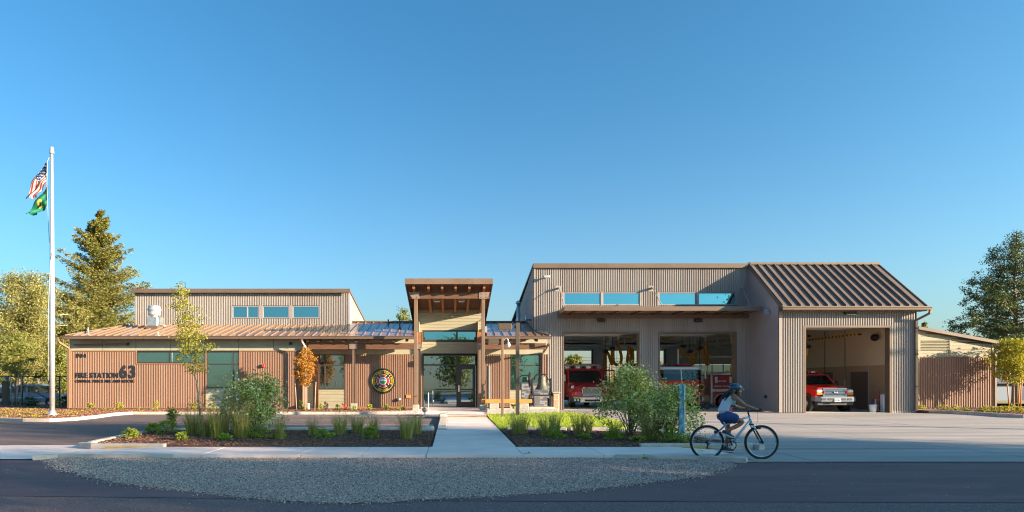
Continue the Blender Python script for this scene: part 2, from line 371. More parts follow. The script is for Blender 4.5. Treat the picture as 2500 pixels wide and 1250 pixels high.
MB().hexa([(WL+0.26, 26.57, 0), (WR, 26.57, 0), (WR, 29.4, 0), (WL+0.26, 29.4, 0), (WL+0.26, 26.57, 0.09), (WR, 26.57, 0.09), (WR, 29.4, 0.115), (WL+0.26, 29.4, 0.115)]).build('slab', M_conc, ww)
# entry plaza slab
pz = MB().prism_z(ccw([(-3.9, 29.8), (-1.9, 29.4), (4.9, 29.4), (4.9, 34.6), (-1.9, 34.6), (-1.9, 33.5), (-1.9, 30.9)]), -0.2, 0.12).build('entry_plaza', M_conc); kind(pz, 'structure')
# ------------- kerbs
def kerb(name, pts, w=0.15, h=0.13, seg=3.0, z0=0.0):
    """kerb of stones laid end to end along a line, each stone a part"""
    pts = [Vector((p[0], p[1], 0)) for p in pts]
    dense = []
    for a, c in zip(pts, pts[1:]):
        n = max(1, int((c-a).length/0.5))
        dense += [a.lerp(c, k/n) for k in range(n)]
    dense.append(pts[-1])
    L = [0]
    for a, c in zip(dense, dense[1:]): L.append(L[-1]+(c-a).length)
    nor = []
    for i in range(len(dense)):
        d = (dense[min(i+1, len(dense)-1)]-dense[max(i-1, 0)]).normalized(); nor.append(Vector((-d.y, d.x, 0)))
    root = None; i = 0
    while i < len(dense)-1:
        j = i
        while j < len(dense)-1 and L[j]-L[i] < seg: j += 1
        b = MB(); vs = []; fs = []
        for k in range(i, j+1):
            t = 0.0
            p = dense[k]; 
            if k == j: p = p-(dense[k]-dense[k-1]).normalized()*0.012
            n = nor[k]
            for o_, z in ((-w/2, -0.1), (-w/2, h-0.02+z0), (-w/2+0.02, h+z0), (w/2-0.01, h+z0), (w/2, h-0.01+z0), (w/2, -0.1)):
                vs.append(p+n*o_+Vector((0, 0, z)))
        m = j-i+1
        for k in range(m-1):
            for q in range(5): fs.append((k*6+q, k*6+q+1, k*6+q+7, k*6+q+6))
        fs += [tuple(range(5, -1, -1)), tuple(range((m-1)*6, m*6))]
        b.add(vs, [f[::-1] for f in fs]); 
        if root is None: root = b.build(name, M_kerb); kind(root, 'structure')
        else: b.build('kerbstone', M_kerb, root)
        i = j
    return root
kl = [(-60, 25.0), (-24, 24.8)]+[G(p, q, 0.0) for p, q in ((0, 1027), (60, 1029.5), (120, 1030), (180, 1027), (235, 1021), (280, 1014.5))]+[(-15.2, 29.35), (-6, 29.3), (-2.1, 29.3)]
kerb('kerb', kl)
kf = [G(p, q, 0.0) for p, q in ((205, 1096), (240, 1086), (290, 1075), (350, 1063), (405, 1057), (460, 1054.5))]+[(-4.0, 19.2), (-0.85, 19.3)]
kerb('kerb', kf)
kerb('kerb', [(-8.75, 14.55), (-8.3, 14.28), (-6.6, 14.22)], h=0.15)
kerb('kerb', [(4.4, 14.25), (6.2, 14.25), (7.0, 14.28)], h=0.15)
kerb('kerb', [(7.15, 14.1), (6.9, 14.9), (6.5, 16.6), (6.1, 18.3)], h=0.14)
kr = [(23.4, 29.95), (26, 30.2), (30, 29.0), (34, 27.3), (60, 24)]
kr = [G(p, q, 0.0) for p, q in ((2178, 1005.5), (2250, 1007), (2340, 1011), (2420, 1016), (2500, 1022))]
kr = kr+[(40, 22.6), (60, 20)]
kerb('kerb', kr, h=0.16)
for (p, q, r_) in ((0, 0, 0), (1, 1, 1)): pass
# yellow warning paint glimpsed at both sidewalk ends
sheet('yellow_marking', [(-7.9, 14.03), (-6.9, 14.03), (-6.9, 14.13), (-7.9, 14.13)], 0.088, M_yell, 0.06)
sheet('yellow_marking', [(5.3, 14.03), (5.95, 14.03), (5.95, 14.13), (5.3, 14.13)], 0.088, M_yell, 0.06)
# parking paint
for a, c, wd in (((-9.5, 27.2), (-0.5, 27.2), 0.10), ((-9.5, 25.0), (-0.5, 25.0), 0.10), ((-9.3, 27.2), (-5.8, 28.8), 0.10), ((-6.3, 28.7), (-0.5, 28.7), 0.10), ((-6.2, 28.2), (-0.5, 28.2), 0.10), ((-6.0, 27.7), (-0.5, 27.7), 0.1), ((-6.0, 22.3), (-0.6, 22.3), 0.1), ((-4.0, 20.6), (-0.6, 20.6), 0.1)):
    d = Vector((c[0]-a[0], c[1]-a[1])).normalized(); n = Vector((-d.y, d.x))*wd/2
    sheet('painted_line', ccw([(a[0]-n.x, a[1]-n.y), (c[0]-n.x, c[1]-n.y), (c[0]+n.x, c[1]+n.y), (a[0]+n.x, a[1]+n.y)]), 0.008, M_white)
# ------------- planting beds
bedL = ccw([(-8.1, 14.30), (-0.5, 14.2), (-0.5, 19.2), (-4, 19.12)]+[G(p, q, 0.0) for p, q in ((460, 1056), (405, 1058.5), (350, 1065), (290, 1077), (240, 1087))])
sheet('mulch_bed', bedL, 0.085, M_mulch, 0.08)
bedR = ccw([(1.58, 14.2), (6.95, 14.33), (6.75, 14.9), (6.35, 16.6), (5.95, 18.2), (1.58, 19.2)])
sheet('mulch_bed', bedR, 0.085, M_mulch, 0.08)
bedB = ccw([(-60, 25.2), (-24, 24.95)]+[(a_, b_+0.06) for a_, b_ in (G(p, q, 0.0) for p, q in ((0, 1027), (60, 1029.5), (120, 1030), (180, 1027), (235, 1021), (280, 1014.5)))]+[(-15.2, 29.45), (-2.2, 29.45), (-1.92, 33.6), (-20.6, 33.6), (-21, 39), (-60, 39)])
sheet('mulch_bed', bedB, 0.10, M_mulch, 0.1)
bedRR = ccw([(23.35, 30.0)]+[(x+0.05, y+0.12) for x, y in kr]+[(60, 34.5), (23.35, 34.5)])
sheet('mulch_bed', bedRR, 0.12, M_mulch, 0.1)
lawn = ccw([(1.56, 19.35), (4.9, 19.35), (5.9, 20.6), (6.3, 23), (6.2, 26), (5.6, 29.3), (1.6, 27.4)])
lw = sheet('lawn', lawn, 0.075, M_lawn, 0.08)
# low concrete path edging between bed and lawn, cut into blocks
for (x0, x1) in ((1.75, 2.65), (2.75, 3.6), (3.7, 4.9)):
    kind(MB().bbox(x0, x1, 19.0, 19.32, -0.05, 0.16, 0.02).build('kerb_block', M_kerb), 'structure')
for (p0, p1) in ((700, 752), (795, 862), (925, 978)):
    kind(MB().bbox(PX(p0, 19.0), PX(p1, 19.0), 18.85, 19.15, -0.05, 0.17, 0.03).build('kerb_block', M_kerb), 'structure')
kind(MB().bbox(PX(1027, 19.3), PX(1060, 19.3), 18.6, 19.5, -0.05, 0.19, 0.05).build('kerb_block', M_kerb), 'structure')

def in_poly(P, poly):
    x, y = P[:, 0], P[:, 1]; ins = np.zeros(len(P), bool); n = len(poly)
    for i in range(n):
        x1, y1 = poly[i]; x2, y2 = poly[(i+1) % n]
        c = ((y1 > y) != (y2 > y)) & (x < (x2-x1)*(y-y1)/(y2-y1+1e-12)+x1); ins ^= c
    return ins
def scatter(poly, n, rng=RNG, bias=None):
    xs = [p[0] for p in poly]; ys = [p[1] for p in poly]; out = []
    tot = 0
    while tot < n:
        P = np.stack([rng.uniform(min(xs), max(xs), n*2), rng.uniform(min(ys), max(ys), n*2)], 1)
        P = P[in_poly(P, poly)]; 
        if bias is not None: P = P[bias(P)]
        out.append(P); tot += len(P)
    return np.concatenate(out)[:n]
# gravel stones: squashed irregular octahedra
def stones(name, P, z, smin, smax, mats, flat=0.6, rng=RNG, stretch=1.0):
    n = len(P); base = np.array([[1, 0, 0], [0, 1, 0], [-1, 0, 0], [0, -1, 0], [0, 0, 1], [0, 0, -1.]])
    V = base[None]*rng.uniform(0.6, 1.15, (n, 6, 1)); V = V+rng.normal(0, 0.12, (n, 6, 3))
    V[:, :, 2] *= flat; V[:, :, 0] *= stretch
    a = rng.uniform(0, 6.28, n); ca, sa = np.cos(a)[:, None], np.sin(a)[:, None]
    X = V[:, :, 0]*ca-V[:, :, 1]*sa; Yv = V[:, :, 0]*sa+V[:, :, 1]*ca
    V = np.stack([X, Yv, V[:, :, 2]], 2)*(rng.uniform(smin, smax, n)**1.0)[:, None, None]/2
    V[:, :, 0] += P[:, 0:1]; V[:, :, 1] += P[:, 1:2]; V[:, :, 2] += z+rng.uniform(0, 0.012, n)[:, None]
    tri = np.array([[0, 1, 4], [1, 2, 4], [2, 3, 4], [3, 0, 4], [1, 0, 5], [2, 1, 5], [3, 2, 5], [0, 3, 5]])
    Fq = (tri[None]+np.arange(n)[:, None, None]*6).reshape(-1, 3)
    mi = np.repeat(rng.integers(0, len(mats), n), 8)
    return kind(raw_mesh(name, V.reshape(-1, 3), Fq, mi, mats), 'stuff')
gm = [mat('stone_a', (0.62, 0.44, 0.40), 0.8), mat('stone_b', (0.36, 0.25, 0.23), 0.8), mat('stone_c', (0.78, 0.60, 0.53), 0.8), mat('stone_d', (0.13, 0.09, 0.09), 0.8), mat('stone_e', (0.56, 0.35, 0.27), 0.8), mat('stone_f', (0.46, 0.33, 0.30), 0.8)]
stones('gravel', scatter(lens_poly, 75000), 0.014, 0.010, 0.034, gm)
edge = np.array(lp); seg_ = RNG.integers(0, len(edge)-1, 5200); tt_ = RNG.uniform(0, 1, (5200, 1))
strayP = edge[seg_]*(1-tt_)+edge[seg_+1]*tt_+np.stack([RNG.normal(0, 0.05, 5200), -np.abs(RNG.exponential(0.055, 5200))+0.02], 1)
stones('stray_gravel', strayP, 0.004, 0.010, 0.036, gm)
stones('road_grit', np.stack([RNG.uniform(-9, 16, 420), RNG.uniform(7.4, 12, 420)], 1), 0.002, 0.008, 0.022, gm)
cm = [mat('bark_a', (0.24, 0.095, 0.055), 0.9), mat('bark_b', (0.14, 0.06, 0.04), 0.9), mat('bark_c', (0.34, 0.16, 0.095), 0.9), mat('bark_d', (0.075, 0.035, 0.026), 0.9)]
stones('mulch_chips', scatter(bedL, 13000), 0.092, 0.02, 0.055, cm, 0.35, stretch=2.4)
stones('mulch_chips', scatter(bedR, 9000), 0.092, 0.02, 0.055, cm, 0.35, stretch=2.4)
visB = ccw([(-24.5, 24.95)]+[(a_, b_+0.06) for a_, b_ in (G(p, q, 0.0) for p, q in ((0, 1027), (60, 1029.5), (120, 1030), (180, 1027), (235, 1021), (280, 1014.5)))]+[(-15.2, 29.45), (-2.2, 29.45), (-2, 33.4), (-20.6, 33.4), (-26, 36)])
stones('mulch_chips', scatter(visB, 16000), 0.108, 0.03, 0.08, cm, 0.35, stretch=2.4)
stones('mulch_chips', scatter(bedRR, 5000, bias=lambda P: P[:, 0] < 36), 0.128, 0.03, 0.08, cm, 0.35, stretch=2.4)
# lawn blades
def blades(name, P, z, h, mats, w=0.012, lean=0.35, rng=RNG, parent=None):
    n = len(P); hh = rng.uniform(0.5, 1.2, n)*h; a = rng.uniform(0, 6.28, n); l = rng.uniform(0, lean, n)*hh; d = rng.uniform(0, 6.28, n)
    b = np.stack([P[:, 0], P[:, 1], np.full(n, z)], 1)
    wv = np.stack([np.cos(a), np.sin(a), np.zeros(n)], 1)*w/2
    tip = b+np.stack([np.cos(d)*l, np.sin(d)*l, hh], 1)
    V = np.stack([b-wv, b+wv, tip], 1).reshape(-1, 3)
    return raw_mesh(name, V, np.arange(n*3).reshape(n, 3), rng.integers(0, len(mats), n), mats, parent)
lm = [mat('grass_a', (0.30, 0.38, 0.025), 0.6, trans=0.3), mat('grass_b', (0.38, 0.44, 0.035), 0.6, trans=0.3), mat('grass_c', (0.17, 0.25, 0.02), 0.6, trans=0.3)]
kind(blades('grass', scatter(lawn, 42000), 0.07, 0.09, lm, 0.018), 'stuff')
# ================================================= THE STATION BUILDING
ST = thing('fire_station', 'long single storey fire station with brown metal roofs, corrugated walls and open vehicle bays', 'fire station')
def corr(name, x0, x1, z0, ztop, holes, Y, m, pitch=0.085, amp=0.024, axis='x', parent=None, label=None, flip=False):
    """a corrugated sheet, split into separate parts by openings of its full height; in the plane y=Y (or x=Y when axis is 'y'); ztop number or function of x"""
    zt = ztop if callable(ztop) else (lambda x: ztop)
    for h in holes:
        if h[2] <= z0 and h[3] >= zt((h[0]+h[1])/2) and h[0] > x0+0.01 and h[1] < x1-0.01:
            rest = [q for q in holes if q is not h]
            corr(name, x0, h[0], z0, ztop, rest, Y, m, pitch, amp, axis, parent, label, flip)
            return corr(name, h[1], x1, z0, ztop, rest, Y, m, pitch, amp, axis, parent, label, flip)
        if h[2] <= z0 and h[3] >= zt(x0) and h[0] <= x0+0.01 and h[1] > x0+0.01:
            return corr(name, h[1], x1, z0, ztop, [q for q in holes if q is not h], Y, m, pitch, amp, axis, parent, label, flip)
    xs = set([x0, x1]); n = int((x1-x0)/pitch)+1
    for i in range(n+1):
        for f in (0.0, 0.18, 0.32, 0.68, 0.82):
            x = x0+(i+f)*pitch
            if x0 < x < x1: xs.add(x)
    for h in holes:
        for x in h[:2]:
            if x0 < x < x1: xs.add(x)
    xs = sorted(xs)
    xs = [x for i, x in enumerate(xs) if i == 0 or x-xs[i-1] > 1e-5]
    def dep(x):
        t = ((x-x0)/pitch) % 1.0
        if t < 0.18: v = 1
        elif t < 0.32: v = 1-(t-0.18)/0.14
        elif t < 0.68: v = 0
        elif t < 0.82: v = (t-0.68)/0.14
        else: v = 1
        return v*amp
    b = MB(); sg = -1 if not flip else 1
    for xa, xb in zip(xs, xs[1:]):
        xm = (xa+xb)/2; iv = [(z0, None)]
        hs = sorted([(h[2], h[3]) for h in holes if h[0] < xm < h[1]])
        segs = []; cur = z0
        for ha, hb in hs:
            if ha > cur: segs.append((cur, ha, ha))
            cur = max(cur, hb)
        if cur < min(zt(xa), zt(xb)): segs.append((cur, zt(xa), zt(xb)))
        for s0, sa, sb in segs:
            pa, pb = Y+sg*dep(xa+1e-7), Y+sg*dep(xb-1e-7)
            if axis == 'x': b.quad((xa, pa, s0), (xb, pb, s0), (xb, pb, sb), (xa, pa, sa))
            else: b.quad((pa, xa, s0), (pb, xb, s0), (pb, xb, sb), (pa, xa, sa))
    return b.build(name, m, parent or ST, label=label)
def boards(x0, x1, z0, z1, Y, h, m, parent, zt=None, yb=0.06):
    """lapped boards, each one a part; zt(x) cuts the top on a slope"""
    z = z0
    while z < z1-0.01:
        zz = min(z+h, z1)
        b = MB(); a0, a1 = zz, zz
        if zt: a0, a1 = min(zz, zt(x0)), min(zz, zt(x1))
        xa, xb = x0, x1
        if zt and a0 < z+0.005 and a1 < z+0.005: z += h; continue
        if zt and a1 < z+0.005:        # slope crosses the board
            xb = x0+(x1-x0)*(zt(x0)-z)/(zt(x0)-zt(x1)); a1 = z+0.005
        b.hexa([(xa, Y-0.022, z), (xb, Y-0.022, z), (xb, Y+yb, z), (xa, Y+yb, z), (xa, Y-0.006, a0-0.004), (xb, Y-0.006, a1-0.004), (xb, Y+yb, a1-0.004), (xa, Y+yb, a0-0.004)])
        b.build('siding_board', m, parent); z += h
def window(x0, x1, z0, z1, Y, glass, frame=M_dark, vx=(), hz=(), fw=0.06, dep=0.10, blind=False, inset=0.03, name='window', skip=()):
    b = MB()
    b.box(x0, x1, Y-0.02, Y+dep, z0, z0+fw); b.box(x0, x1, Y-0.02, Y+dep, z1-fw, z1)
    b.box(x0, x0+fw, Y-0.02, Y+dep, z0+fw, z1-fw); b.box(x1-fw, x1, Y-0.02, Y+dep, z0+fw, z1-fw)
    X = [x0+fw]+[v for v in vx]+[x1-fw]; Zs = [z0+fw]+[v for v in hz]+[z1-fw]
    for v in hz: b.box(x0+fw, x1-fw, Y-0.015, Y+dep, v-fw/2, v+fw/2)
    for v in vx:
        for j in range(len(Zs)-1):
            b.box(v-fw/2, v+fw/2, Y-0.018, Y+dep, Zs[j]+(fw/2 if j else 0), Zs[j+1]-(fw/2 if j < len(Zs)-2 else 0))
    w = b.build(name, frame, ST)
    for i in range(len(X)-1):
        for j in range(len(Zs)-1):
            if (i, j) in skip: continue
            xa = X[i]+(fw/2 if i else 0); xb = X[i+1]-(fw/2 if i < len(X)-2 else 0)
            za = Zs[j]+(fw/2 if j else 0); zb = Zs[j+1]-(fw/2 if j < len(Zs)-2 else 0)
            MB().box(xa, xb, Y+inset, Y+inset+0.012, za, zb).build('pane', glass, w)
    if blind:
        MB().box(x0+0.01, x1-0.01, Y+0.32, Y+0.34, z0, z1).build('blind', M_blind, w)
        bb = MB(); x = x0+0.35
        while x < x1-0.1:
            bb.box(x, x+0.025, Y+0.30, Y+0.318, z0+0.05, z1-0.05); x += 0.55
        kind(bb.build('blind_cord', M_blind2, w), 'stuff')
    return w
def part(name, m, parent=None, **k):      # box part
    return MB().box(*k['b']).build(name, m, parent or ST)
def bx(name, m, x0, x1, y0, y1, z0, z1, bev=0.0, parent=None):
    b = MB()
    if bev: b.bbox(x0, x1, y0, y1, z0, z1, bev)
    else: b.box(x0, x1, y0, y1, z0, z1)
    return b.build(name, m, parent or ST)
YL, YP, YT, YM, YW = 32.7, 33.55, 34.5, 33.7, 30.63
def XL(p): return PX(p, YL)
def ZL(p): return PZ(p, YL)
# ---- left wing
zb = 0.17
zt = ZL(858); xl = XL(172); x_end = XL(738)
holes = [(XL(334), XL(503), ZL(887), zt+1), (XL(503), XL(585), 0, zt+1)]
corr('corrugated_wall', xl+0.06, XL(727), zb, zt, holes, YL, M_terra, 0.09, 0.032)
bx('foundation', M_kerb, xl, x_end, YL+0.03, YL+0.3, -0.1, zb-0.02)
bx('base_flashing', M_terraf, xl, XL(503), YL-0.05, YL+0.02, zb-0.03, zb+0.02)
bx('base_flashing', M_terraf, XL(585), x_end, YL-0.05, YL+0.02, zb-0.03, zb+0.02)
bx('corner_trim', M_terraf, xl-0.02, xl+0.08, YL-0.06, YL+0.05, zb, zt)
bx('top_flashing', M_terraf, xl, XL(334), YL-0.055, YL+0.02, zt, zt+0.05)
bx('top_flashing', M_terraf, XL(585), XL(727), YL-0.055, YL+0.02, zt, zt+0.05)
bx('window_surround', M_terraf, XL(334), XL(503), YL-0.045, YL+0.02, ZL(887)-0.05, ZL(887))
bx('window_surround', M_terraf, XL(334)-0.05, XL(334), YL-0.045, YL+0.02, ZL(887)-0.05, zt)
bx('window_surround', M_terraf, XL(503)-0.02, XL(503)+0.03, YL-0.05, YL+0.02, zb, zt)
bx('window_surround', M_terraf, XL(585)-0.02, XL(585)+0.06, YL-0.05, YL+0.02, zb, zt)
window(XL(334), XL(503), ZL(887), zt, YL, G_low, vx=(XL(415.5), ), blind=True)
window(XL(503)+0.03, XL(585), ZL(948), zt, YL, G_low, vx=(XL(570),), hz=(ZL(889),), blind=True)
boards(XL(503)+0.03, XL(585)-0.02, zb-0.02, ZL(948), YL, 0.2, M_panelg, ST)
# panels under the eave
px_ = [172, 251, 332, 416, 499, 583, 668, 740]
for a, c in zip(px_, px_[1:]):
    for za, zc in ((zt+0.05, zt+0.335), (zt+0.345, zt+0.78)):
        bx('fascia_panel', M_panelg, XL(a)+0.012, XL(c)-0.012, YL-0.02, YL+0.05, za, zc)
bx('wall_backing', M_dark, xl+0.02, XL(334), YL+0.03, YL+0.06, zt, zt+0.8)
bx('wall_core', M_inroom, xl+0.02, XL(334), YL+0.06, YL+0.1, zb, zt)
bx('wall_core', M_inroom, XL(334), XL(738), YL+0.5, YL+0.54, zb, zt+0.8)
corr('end_wall', YL, 42.0, zb, 3.9, [], xl, M_terra, 0.085, axis='y')
corr('end_wall', YL, YP, zb, 3.9, [], XL(738), M_terra, 0.071, axis='y', flip=True)
bx('corner_trim', M_terraf, XL(727), XL(738)+0.03, YL-0.06, YL+0.02, zb, zt)
# ---- porch
XP = lambda p: PX(p, YP)
ZP = lambda p: PZ(p, YP)
ztp = ZP(865)
corr('corrugated_wall', XP(738), XP(1022), zb, ztp, [(XP(778), XP(842), 0, 9)], YP, M_terra, 0.10, 0.034)
corr('corrugated_wall', XP(1168), XP(1335), zb, ztp, [(XP(1245), XP(1318), 0, 9)], YP, M_terra, 0.10, 0.034)
bx('porch_frieze', M_panelg, XP(738), XP(1012), YP-0.03, YP+0.1, ztp+0.0, 4.3)
bx('porch_frieze', M_panelg, XP(1180), XP(1337), YP-0.03, YP+0.1, ztp+0.0, 4.3)
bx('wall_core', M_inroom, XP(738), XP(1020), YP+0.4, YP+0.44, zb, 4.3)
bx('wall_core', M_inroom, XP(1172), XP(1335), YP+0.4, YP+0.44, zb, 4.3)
bx('base_flashing', M_terraf, XP(842), XP(1012), YP-0.05, YP+0.02, 0.1, zb+0.03)
window(XP(778), XP(842), ZP(951), ztp, YP, G_door, vx=(XP(793),), hz=(ZP(892),))
boards(XP(778), XP(842), 0.1, ZP(951), YP, 0.19, M_siding, ST)
bx('corner_trim', M_rafter, XP(771), XP(778), YP-0.07, YP+0.05, 0.1, ztp)
bx('porch_panel', M_siding, XP(751), XP(764), YP-0.06, YP, 0.1, ZP(935))
window(XP(1245), XP(1318), ZP(952), ztp, YP, G_low, hz=(ZP(892),), blind=True)
boards(XP(1245), XP(1318), 0.12, ZP(952), YP, 0.19, M_siding, ST)
# ---- low roof, of standing seam panels, each a part
EY, EZ = 32.1, PZ(820, 32.1)
sl = 0.25
def rz(y): return EZ+sl*(y-EY)
def roof_panels(xs, f_lo, f_hi, zf, parent, m, th=0.03, rib=0.045, ribw=0.035):
    """xs edges; f_lo(x), f_hi(x) give the y limits; zf(y) height"""
    for xa, xb in zip(xs, xs[1:]):
        b = MB(); g = 0.004
        ya0, yb0, ya1, yb1 = f_lo(xa), f_lo(xb), f_hi(xa), f_hi(xb)
        if min(ya1-ya0, yb1-yb0) < -0.01: continue
        b.hexa([(xa+g, ya0, zf(ya0)-th), (xb-g, yb0, zf(yb0)-th), (xb-g, yb1, zf(yb1)-th), (xa+g, ya1, zf(ya1)-th), (xa+g, ya0, zf(ya0)), (xb-g, yb0, zf(yb0)), (xb-g, yb1, zf(yb1)), (xa+g, ya1, zf(ya1))])
        b.hexa([(xa+g, ya0, zf(ya0)), (xa+g+ribw, ya0, zf(ya0)), (xa+g+ribw, ya1, zf(ya1)), (xa+g, ya1, zf(ya1)), (xa+g, ya0, zf(ya0)+rib), (xa+g+ribw, ya0, zf(ya0)+rib), (xa+g+ribw, ya1, zf(ya1)+rib), (xa+g, ya1, zf(ya1)+rib)])
        b.build('roof_panel', m, parent)
xE0, xE1 = PX(157, EY), PX(1343, EY)
CY, CZ = 35.8, rz(35.8)                 # foot of the clerestory wall
RY = 36.7
def f_hi(x):
    if x < -18.5: return EY+(x-xE0)/(-18.5-xE0)*(CY-EY)+0.02
    if x < -5.95: return CY
    if x < 4.5: return RY
    return EY+(xE1-x)/(xE1-4.45)*1.55+0.05
def linsp(a, c, step):
    n = max(1, round((c-a)/step)); return [a+(c-a)*i/n for i in range(n+1)]
xs = linsp(xE0, -18.5, 0.44)+linsp(-18.5, -5.95, 0.44)[1:]
def split_roof(xs):
    roof_panels(xs, lambda x: EY, f_hi, rz, ST, M_roof)
split_roof(xs)
roof_panels(linsp(-5.95, -1.95, 0.44), lambda x: EY, lambda x: RY, rz, ST, M_roof)
roof_panels(linsp(1.9, 4.5, 0.44), lambda x: EY, lambda x: RY if x < 4.49 else RY, rz, ST, M_roof)
roof_panels(linsp(4.5, xE1, 0.4), lambda x: EY, lambda x: EY+(xE1-x)/(xE1-4.5)*1.5, rz, ST, M_roof)
# hip end and ridge cap, eave fascia and gutter
b = MB(); b.hexa([(xE0-0.05, EY, EZ-0.04), (-18.5, CY, CZ-0.04), (-18.5, 44, CZ-0.04), (xE0-0.05, 44, EZ-0.04), (xE0-0.05, EY, EZ+0.02), (-18.5, CY, CZ+0.03), (-18.5, 44, CZ+0.03), (xE0-0.05, 44, EZ+0.02)]); b.build('hip_roof', M_roof, ST)
b = MB(); b.bar((xE0, EY, EZ+0.04), (-18.5, CY, CZ+0.05), 0.14, 0.05); b.build('hip_cap', M_trim, ST)
b = MB(); b.hexa([(-5.95, RY, rz(RY)-0.03), (4.5, RY, rz(RY)-0.03), (4.5, 44, 3.4), (-5.95, 44, 3.4), (-5.95, RY, rz(RY)+0.03), (4.5, RY, rz(RY)+0.03), (4.5, 44, 3.5), (-5.95, 44, 3.5)]); b.build('rear_roof', M_roof, ST)
bx('ridge_cap', M_trim, -5.95, 4.5, RY-0.08, RY+0.08, rz(RY)+0.02, rz(RY)+0.075)
b = MB(); b.bar((4.5, RY, rz(RY)+0.03), (4.5, EY+1.5, rz(EY+1.5)+0.03), 0.1, 0.07); b.bar((4.5, EY+1.5, rz(EY+1.5)+0.03), (xE1, EY, EZ+0.03), 0.1, 0.07); b.build('rake_trim', M_trim, ST)
for i, (xa, xb) in enumerate(((xE0-0.04, -16.0), (-15.99, -11.0), (-10.99, -6.0), (-5.99, -1.88), (1.72, xE1+0.02))):
    g = MB(); pr = [(EY-0.13, EZ-0.01), (EY-0.13, EZ-0.035), (EY-0.11, EZ-0.04), (EY-0.10, EZ-0.16), (EY+0.0, EZ-0.18), (EY+0.0, EZ-0.01)]
    g.prism_x(pr, xa, xb); g.build('gutter', M_trim, ST)
bx('soffit', M_trim, xE0+0.1, x_end, EY, YL+0.05, EZ-0.10, EZ-0.05)
b = MB(); b.hexa([(x_end, EY, EZ-0.09), (-1.9, EY, EZ-0.09), (-1.9, YP+0.3, rz(YP)-0.09), (x_end, YP+0.3, rz(YP)-0.09), (x_end, EY, EZ-0.05), (-1.9, EY, EZ-0.05), (-1.9, YP+0.3, rz(YP)-0.05), (x_end, YP+0.3, rz(YP)-0.05)]); b.build('soffit', M_soffit, ST)
b = MB(); b.hexa([(1.8, EY, EZ-0.09), (xE1, EY, EZ-0.09), (xE1, YP+0.1, rz(YP)-0.09), (1.8, YP+0.3, rz(YP)-0.09), (1.8, EY, EZ-0.05), (xE1, EY, EZ-0.05), (xE1, YP+0.1, rz(YP)-0.05), (1.8, YP+0.3, rz(YP)-0.05)]); b.build('soffit', M_soffit, ST)
# porch beam, rafters' ends, posts
BY = 32.5
XB = lambda p: PX(p, BY)
ZB = lambda p: PZ(p, BY)
for xa, xb in ((XB(752), XB(1016)), (XB(1178), XB(1332))):
    bx('beam', M_timber, xa, xb, BY-0.09, BY+0.09, ZB(853), ZB(838), 0.01)
for p in (755, 780, 811, 841, 872, 902, 932, 963, 994, 1182, 1215, 1245, 1278, 1308):
    MB().hexa([(XB(p)-0.07, EY+0.08, EZ-0.30), (XB(p)+0.07, EY+0.08, EZ-0.30), (XB(p)+0.07, YP, rz(YP)-0.32), (XB(p)-0.07, YP, rz(YP)-0.32), (XB(p)-0.07, EY+0.08, EZ-0.10), (XB(p)+0.07, EY+0.08, EZ-0.10), (XB(p)+0.07, YP, rz(YP)-0.10), (XB(p)-0.07, YP, rz(YP)-0.10)]).build('rafter', M_timber, ST)
def post(xc, y, z0, z1, w=0.15, pad=0.34, padz=0.42):
    p = bx('post', M_post, xc-w/2, xc+w/2, y-w/2, y+w/2, z0, z1, 0.008)
    MB().bbox(xc-pad/2, xc+pad/2, y-pad/2, y+pad/2, -0.05, padz, 0.02).build('footing', M_block, p)
    return p
def plate(x0, x1, y, z0, z1, par=None, bolts=3):
    pl = bx('steel_plate', M_plate, x0, x1, y-0.012, y, z0, z1, parent=par)
    b = MB()
    for i in range(bolts):
        for xx in (x0+0.07, x1-0.07):
            b.lathe([(0.016, 0), (0.016, -0.02), (0.001, -0.022)], (xx, y-0.012, z0+(z1-z0)*(i+0.5)/bolts), 6, 'y')
    kind(b.build('bolts', M_dark, pl), 'stuff')
    return pl
p_ = post(XB(864), BY, 0.4, ZB(853)); plate(XB(853), XB(873), BY-0.1, ZB(852), ZB(836))
p_ = post(XB(747), BY-0.0, 0.15, ZB(838), 0.12)
# downspouts
def pipe(name, pts, r, m, parent=None, n=8):
    b = MB(); b.tube(pts, r, n); return b.build(name, m, parent or ST)
def rectpipe(name, pts, w, m, parent=None):
    b = MB()
    for a, c in zip(pts, pts[1:]): b.bar(a, c, w, w*0.8)
    return b.build(name, m, parent or ST)
rectpipe('downspout', [(XL(159), EY-0.03, EZ-0.12), (XL(161), EY-0.03, EZ-0.32), (XL(174)-0.06, YL-0.12, EZ-0.62), (XL(174)-0.06, YL-0.12, 0.15)], 0.12, M_post)
rectpipe('downspout', [(XB(742), EY-0.03, EZ-0.15), (XB(742), EY-0.03, EZ-0.3), (XB(749), EY+0.1, EZ-0.6), (XB(749), EY+0.1, 0.15)], 0.09, M_plate)
rectpipe('downspout', [(XB(1337), EY-0.03, EZ-0.15), (XB(1337), EY-0.03, EZ-0.4), (XB(1333), YP-0.1, EZ-0.8), (XB(1333)-0.02, YP-0.1, 0.15)], 0.10, M_plate)
# vents on the low roof
def vent(px, y, h, r=0.045, cap=False):
    x = PX(px, y); b = MB(); b.tube([(x, y, rz(y)-0.02), (x, y, rz(y)+h)], r, 8); b.lathe([(r*2.4, 0), (r*1.2, 0.06)], (x, y, rz(y)), 10)
    if cap: b.lathe([(r*1.8, 0), (r*1.8, 0.05), (0.01, 0.1)], (x, y, rz(y)+h), 10)
    b.build('vent_pipe', M_galv if px < 500 else M_dark, ST)
for v in ((215, 33.0, 0.32), (316, 35.0, 0.25), (402, 34.9, 0.14), (948, 36.2, 0.25), (976, 34.2, 0.6)): vent(*v)
